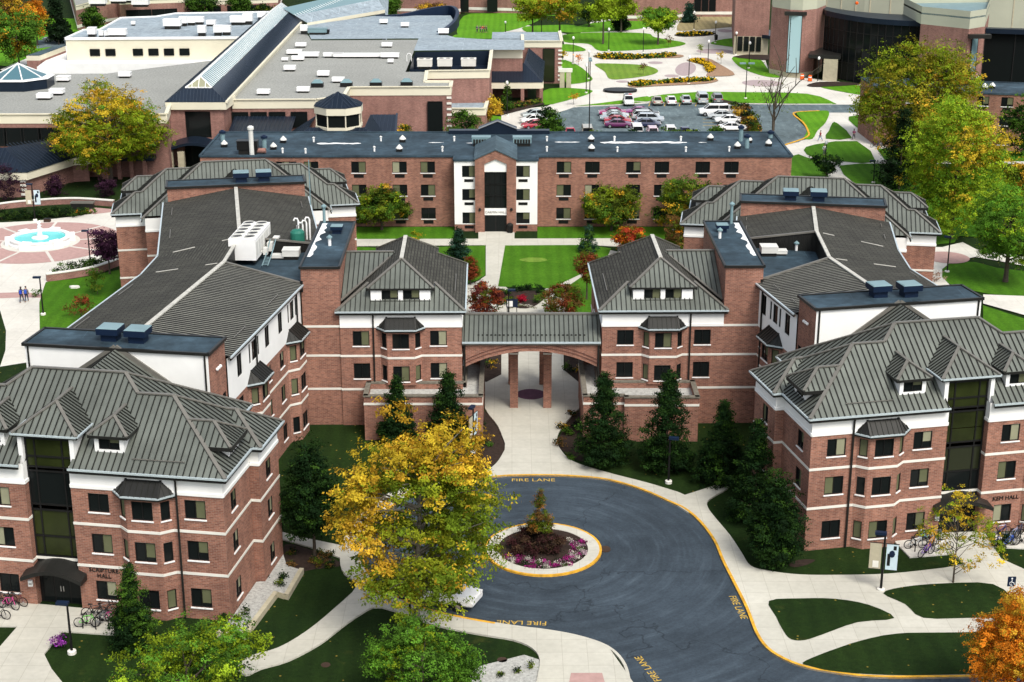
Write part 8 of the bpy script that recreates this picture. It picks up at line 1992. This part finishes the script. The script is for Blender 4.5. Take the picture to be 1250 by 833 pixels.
BB = [('bright green bicycle leaning at the rack before Scripture Hall', (107, 767), .05, GRN), ('dark bicycle in the upper row before Scripture Hall', (116, 754), .1, BLK), ('black bicycle next to the SCRIPTURE HALL brick wall', (128, 753), .5, BLK), ('small pink bicycle half behind the arborvitae', (136, 762), -.4, PNK), ('grey bicycle behind the bright green one', (126, 763), .9, GRY),
      ('pink bicycle at the left picture edge', (11, 745), -.35, PNK), ('black bicycle behind the pink one at the left edge', (6, 740), .1, BLK), ('dark maroon bicycle near the left entrance wall', (21, 741), -.3, (.12, .02, .03)), ('bicycle cut by the left picture edge', (-1, 757), -.2, BLK),
      ('silver bicycle at the left of the Kem Hall pad', (1117, 671), .1, SIL), ('light blue bicycle at the Kem Hall wall', (1130, 663), -.1, (.15, .4, .55)), ('black bicycle at the back of the Kem Hall pad', (1121, 659), .1, BLK), ('dark grey bicycle at the back right of the Kem Hall pad', (1141, 661), -.15, GRY), ('purple bicycle at the front of the Kem Hall pad', (1130, 680), .6, (.16, .05, .4)), ('white bicycle at the right of the Kem Hall pad', (1150, 674), .25, WHT), ('orange bicycle in the middle of the Kem Hall pad', (1136, 671), .8, ORG),
      ('cobalt blue bicycle at the left of the second Kem Hall pad', (1222, 667), .25, BLU), ('bright blue bicycle in front on the second Kem Hall pad', (1230, 669), .5, (.03, .12, .6)), ('dark blue bicycle by the wall under the KEM HALL letters', (1220, 655), .2, (.02, .03, .18)), ('silver blue bicycle in the right bunch by the wall', (1236, 660), .7, (.25, .3, .45)), ('black bicycle at the right picture edge', (1247, 666), .3, BLK), ('navy bicycle behind the bunch at the right edge', (1244, 656), .9, NVY)]
for lab, px, rz, col in BB:
    c = G(*px); bike(lab, (c.x, c.y, .1), rz, col, 'bicycles parked at the halls', random.uniform(-.08, .08))
for k in range(4):
    c = G(1067+k*4, 180-k*.3); bike('dark bicycle in the bunch at the hidden dormitory wall', (c.x, c.y, .03), .6+k*.5, (BLK, NVY, GRY, BLK)[k], 'far bicycles at the hidden dormitory')
for lab, px, rz, n in (('black bicycle rack before Scripture Hall', (120, 767), R(-9), 3), ('black bicycle rack on the first Kem Hall pad', (1128, 671), R(12), 3), ('black bicycle rack on the second Kem Hall pad', (1234, 664), R(12), 3)):
    c = G(*px); rack(lab, (c.x, c.y, .1), rz, n)

# ------------------------------------------------------------------ people
def skin_body(name, pts, edges, rad, mat, root, sub=1):
    me = D.meshes.new(name); me.from_pydata(pts, edges, []); me.materials.append(M(mat))
    o = link(name, me, root, local=True); md = o.modifiers.new('skin', 'SKIN'); md.use_smooth_shade = True
    for i, r in enumerate(rad): me.skin_vertices[0].data[i].radius = (r, r)
    me.skin_vertices[0].data[0].use_root = True
    s = o.modifiers.new('sub', 'SUBSURF'); s.levels = sub; s.render_levels = sub
    return o
def person(label, px, rz, top, legs, hair=(.03, .02, .015), arm=None, stride=.28, long_hair=False, group=None, z=.03):
    c = G(*px); r = thing('person', label, 'person', (c.x, c.y, z), rz, group); s = stride
    # faces -y; one body
    P_ = [(0, 0, .95), (0, 0, 1.12), (0, .01, 1.32), (0, .0, 1.46), (0, -.01, 1.54), (0, -.015, 1.66), (0, -.01, 1.74)]
    E_ = [(0, 1), (1, 2), (2, 3), (3, 4), (4, 5), (5, 6)]; Rr = [.13, .12, .14, .075, .055, .1, .07]
    def limb(root_i, pts, rads):
        k = root_i
        for q, w in zip(pts, rads): P_.append(q); E_.append((k, len(P_)-1)); Rr.append(w); k = len(P_)-1
        return k
    for sx, f_ in ((-1, 1), (1, -1)):
        limb(0, [(sx*.09, 0, .88), (sx*.1, -s*.55*f_, .5), (sx*.1, -s*f_+(.1 if f_ < 0 else 0), .1), (sx*.1, -s*f_-.13, .05)], [.095, .065, .045, .045])
        sh = limb(2, [(sx*.19, .01, 1.38)], [.065])
        if arm == 'out' and sx < 0: el, hd = (sx*.45, 0, 1.32), (sx*.68, -.08, 1.3)
        elif arm == 'bent': el, hd = (sx*.25, -.05, 1.12), (sx*.2, -.27, 1.1)
        else: el, hd = (sx*.26, .12*f_, 1.12), (sx*.25, (.02*f_)-.1, .88)
        h = limb(sh, [el, hd], [.048, .038])
        d = (Vector(hd)-Vector(el)).normalized()
        for q in (-.02, 0, .02): e = Vector(hd)+d*.13+Vector((q, q*.5, 0)); P_.append(tuple(e)); E_.append((h, len(P_)-1)); Rr.append(.014)
        e = Vector(hd)+d*.06+Vector((-sx*.05, -.02, 0)); P_.append(tuple(e)); E_.append((h, len(P_)-1)); Rr.append(.015)
    skin_body('body', P_, E_, Rr, 'skin', r)
    tm = paint(top); lm = paint(legs)
    tp = [(0, 0, .98), (0, 0, 1.14), (0, .01, 1.32), (0, 0, 1.46)]; te = [(0, 1), (1, 2), (2, 3)]; tr = [.155, .145, .165, .085]
    for sx, f_ in ((-1, 1), (1, -1)):
        if arm == 'out' and sx < 0: el, hd = (sx*.45, 0, 1.32), (sx*.62, -.07, 1.3)
        elif arm == 'bent': el, hd = (sx*.25, -.05, 1.12), (sx*.2, -.22, 1.1)
        else: el, hd = (sx*.26, .12*f_, 1.12), (sx*.25, (.02*f_)-.08, .92)
        k = len(tp); tp += [(sx*.19, .01, 1.38), el, hd]; te += [(2, k), (k, k+1), (k+1, k+2)]; tr += [.08, .065, .05]
    skin_body('jacket', tp, te, tr, tm, r)
    lp_ = [(0, 0, .95)]; le = []; lr = [.15]
    for sx, f_ in ((-1, 1), (1, -1)):
        k = len(lp_); lp_ += [(sx*.09, 0, .86), (sx*.1, -s*.55*f_, .5), (sx*.1, -s*f_+(.1 if f_ < 0 else 0), .12)]; le += [(0, k), (k, k+1), (k+1, k+2)]; lr += [.11, .08, .062]
    skin_body('trousers', lp_, le, lr, lm, r)
    hm = MB(); hm.ball((0, .02, 1.72), (.105, .115, .1), 10)
    if long_hair: hm.ball((0, .07, 1.58), (.09, .06, .17), 8)
    hm_ = link('hair', hm.mesh('hair', paint(hair), False, True), r, local=True)
    fm = MB(); fm.ball((0, -.115, 1.655), (.016, .025, .02), 6)
    for sx in (-1, 1): fm.ball((sx*.1, 0, 1.66), (.015, .025, .03), 6)
    link('face', fm.mesh('face', 'skin', False, True), r, local=True)
    em = MB(); [em.ball((sx*.038, -.1, 1.685), .011, 6) for sx in (-1, 1)]; em.box((0, -.103, 1.612), (.045, .012, .01)); link('eyes', em.mesh('eyes', 'letter', False), r, local=True)
    return r
def backpack(label, who, col, group=None):
    r = thing('backpack', label, 'backpack', who.location, who.rotation_euler.z, group)
    part_l(r, 'bag', paint(col), lambda m: m.hexa([(-.15, .15, 1.0), (.15, .15, 1.0), (.13, .32, 1.02), (-.13, .32, 1.02)], [(-.13, .14, 1.42), (.13, .14, 1.42), (.1, .28, 1.38), (-.1, .28, 1.38)]))
    part_l(r, 'pocket', paint(col), lambda m: m.box((0, .33, 1.05), (.18, .06, .18))); part_l(r, 'strap', 'seat_black', lambda m: [m.tube([(s, .16, 1.38), (s, 0, 1.5), (s, -.16, 1.35), (s, -.13, 1.1)], .02, 5) for s in (-.1, .1)])
PB = (.03, .03, .035)
w1 = person('person in dark clothes with one arm out beside the fountain plaza', (27, 369.5), math.pi, (.06, .06, .08), (.02, .03, .06), arm='out', long_hair=True); backpack('blue backpack on the walker with one arm out', w1, (.02, .06, .42))
w2 = person('person in dark clothes walking on the right of the pair by the fountain plaza', (33, 369), math.pi, (.08, .07, .08), (.02, .03, .07), stride=.2); backpack('blue backpack on the right walker of the pair', w2, (.03, .09, .45))
person('person in a red jacket and pale jeans on the path behind the right rear block', (1001, 173), -1.2, (.30, .02, .03), (.22, .32, .45), stride=.32)
person('person in a red and blue top at the path junction near the hidden dormitory', (1042, 171), 2.6, (.25, .04, .12), (.03, .03, .05), arm='bent', long_hair=True)
person('person in a magenta top by the trunk of the tallest gold tree', (1059, 138.5), 1.4, (.5, .02, .3), (.05, .10, .35)); person('person in a white top by the trunk of the tallest gold tree', (1063.5, 138.5), 1.6, (.7, .7, .7), (.05, .10, .35))
for k, (lab, x, col) in enumerate((('person in dark navy, left of the group on the top lawn', 582.5, (.03, .03, .08)), ('person in black, second of the group on the top lawn', 586.3, (.02, .02, .03)), ('person in a red top in the group on the top lawn', 589, (.5, .02, .04)), ('person in maroon in the group on the top lawn', 591.6, (.16, .02, .05)), ('person in dark clothes, right of the group on the top lawn', 594, (.04, .03, .06)))):
    person(lab, (x, 40.2), .4*k, col, (.02, .025, .06), stride=.18, group='people on the top lawn')
person('person in pale clothes on the lawn behind the small dark bush tree', (1006, 190), 0, (.6, .62, .66), (.1, .1, .12), stride=.1)
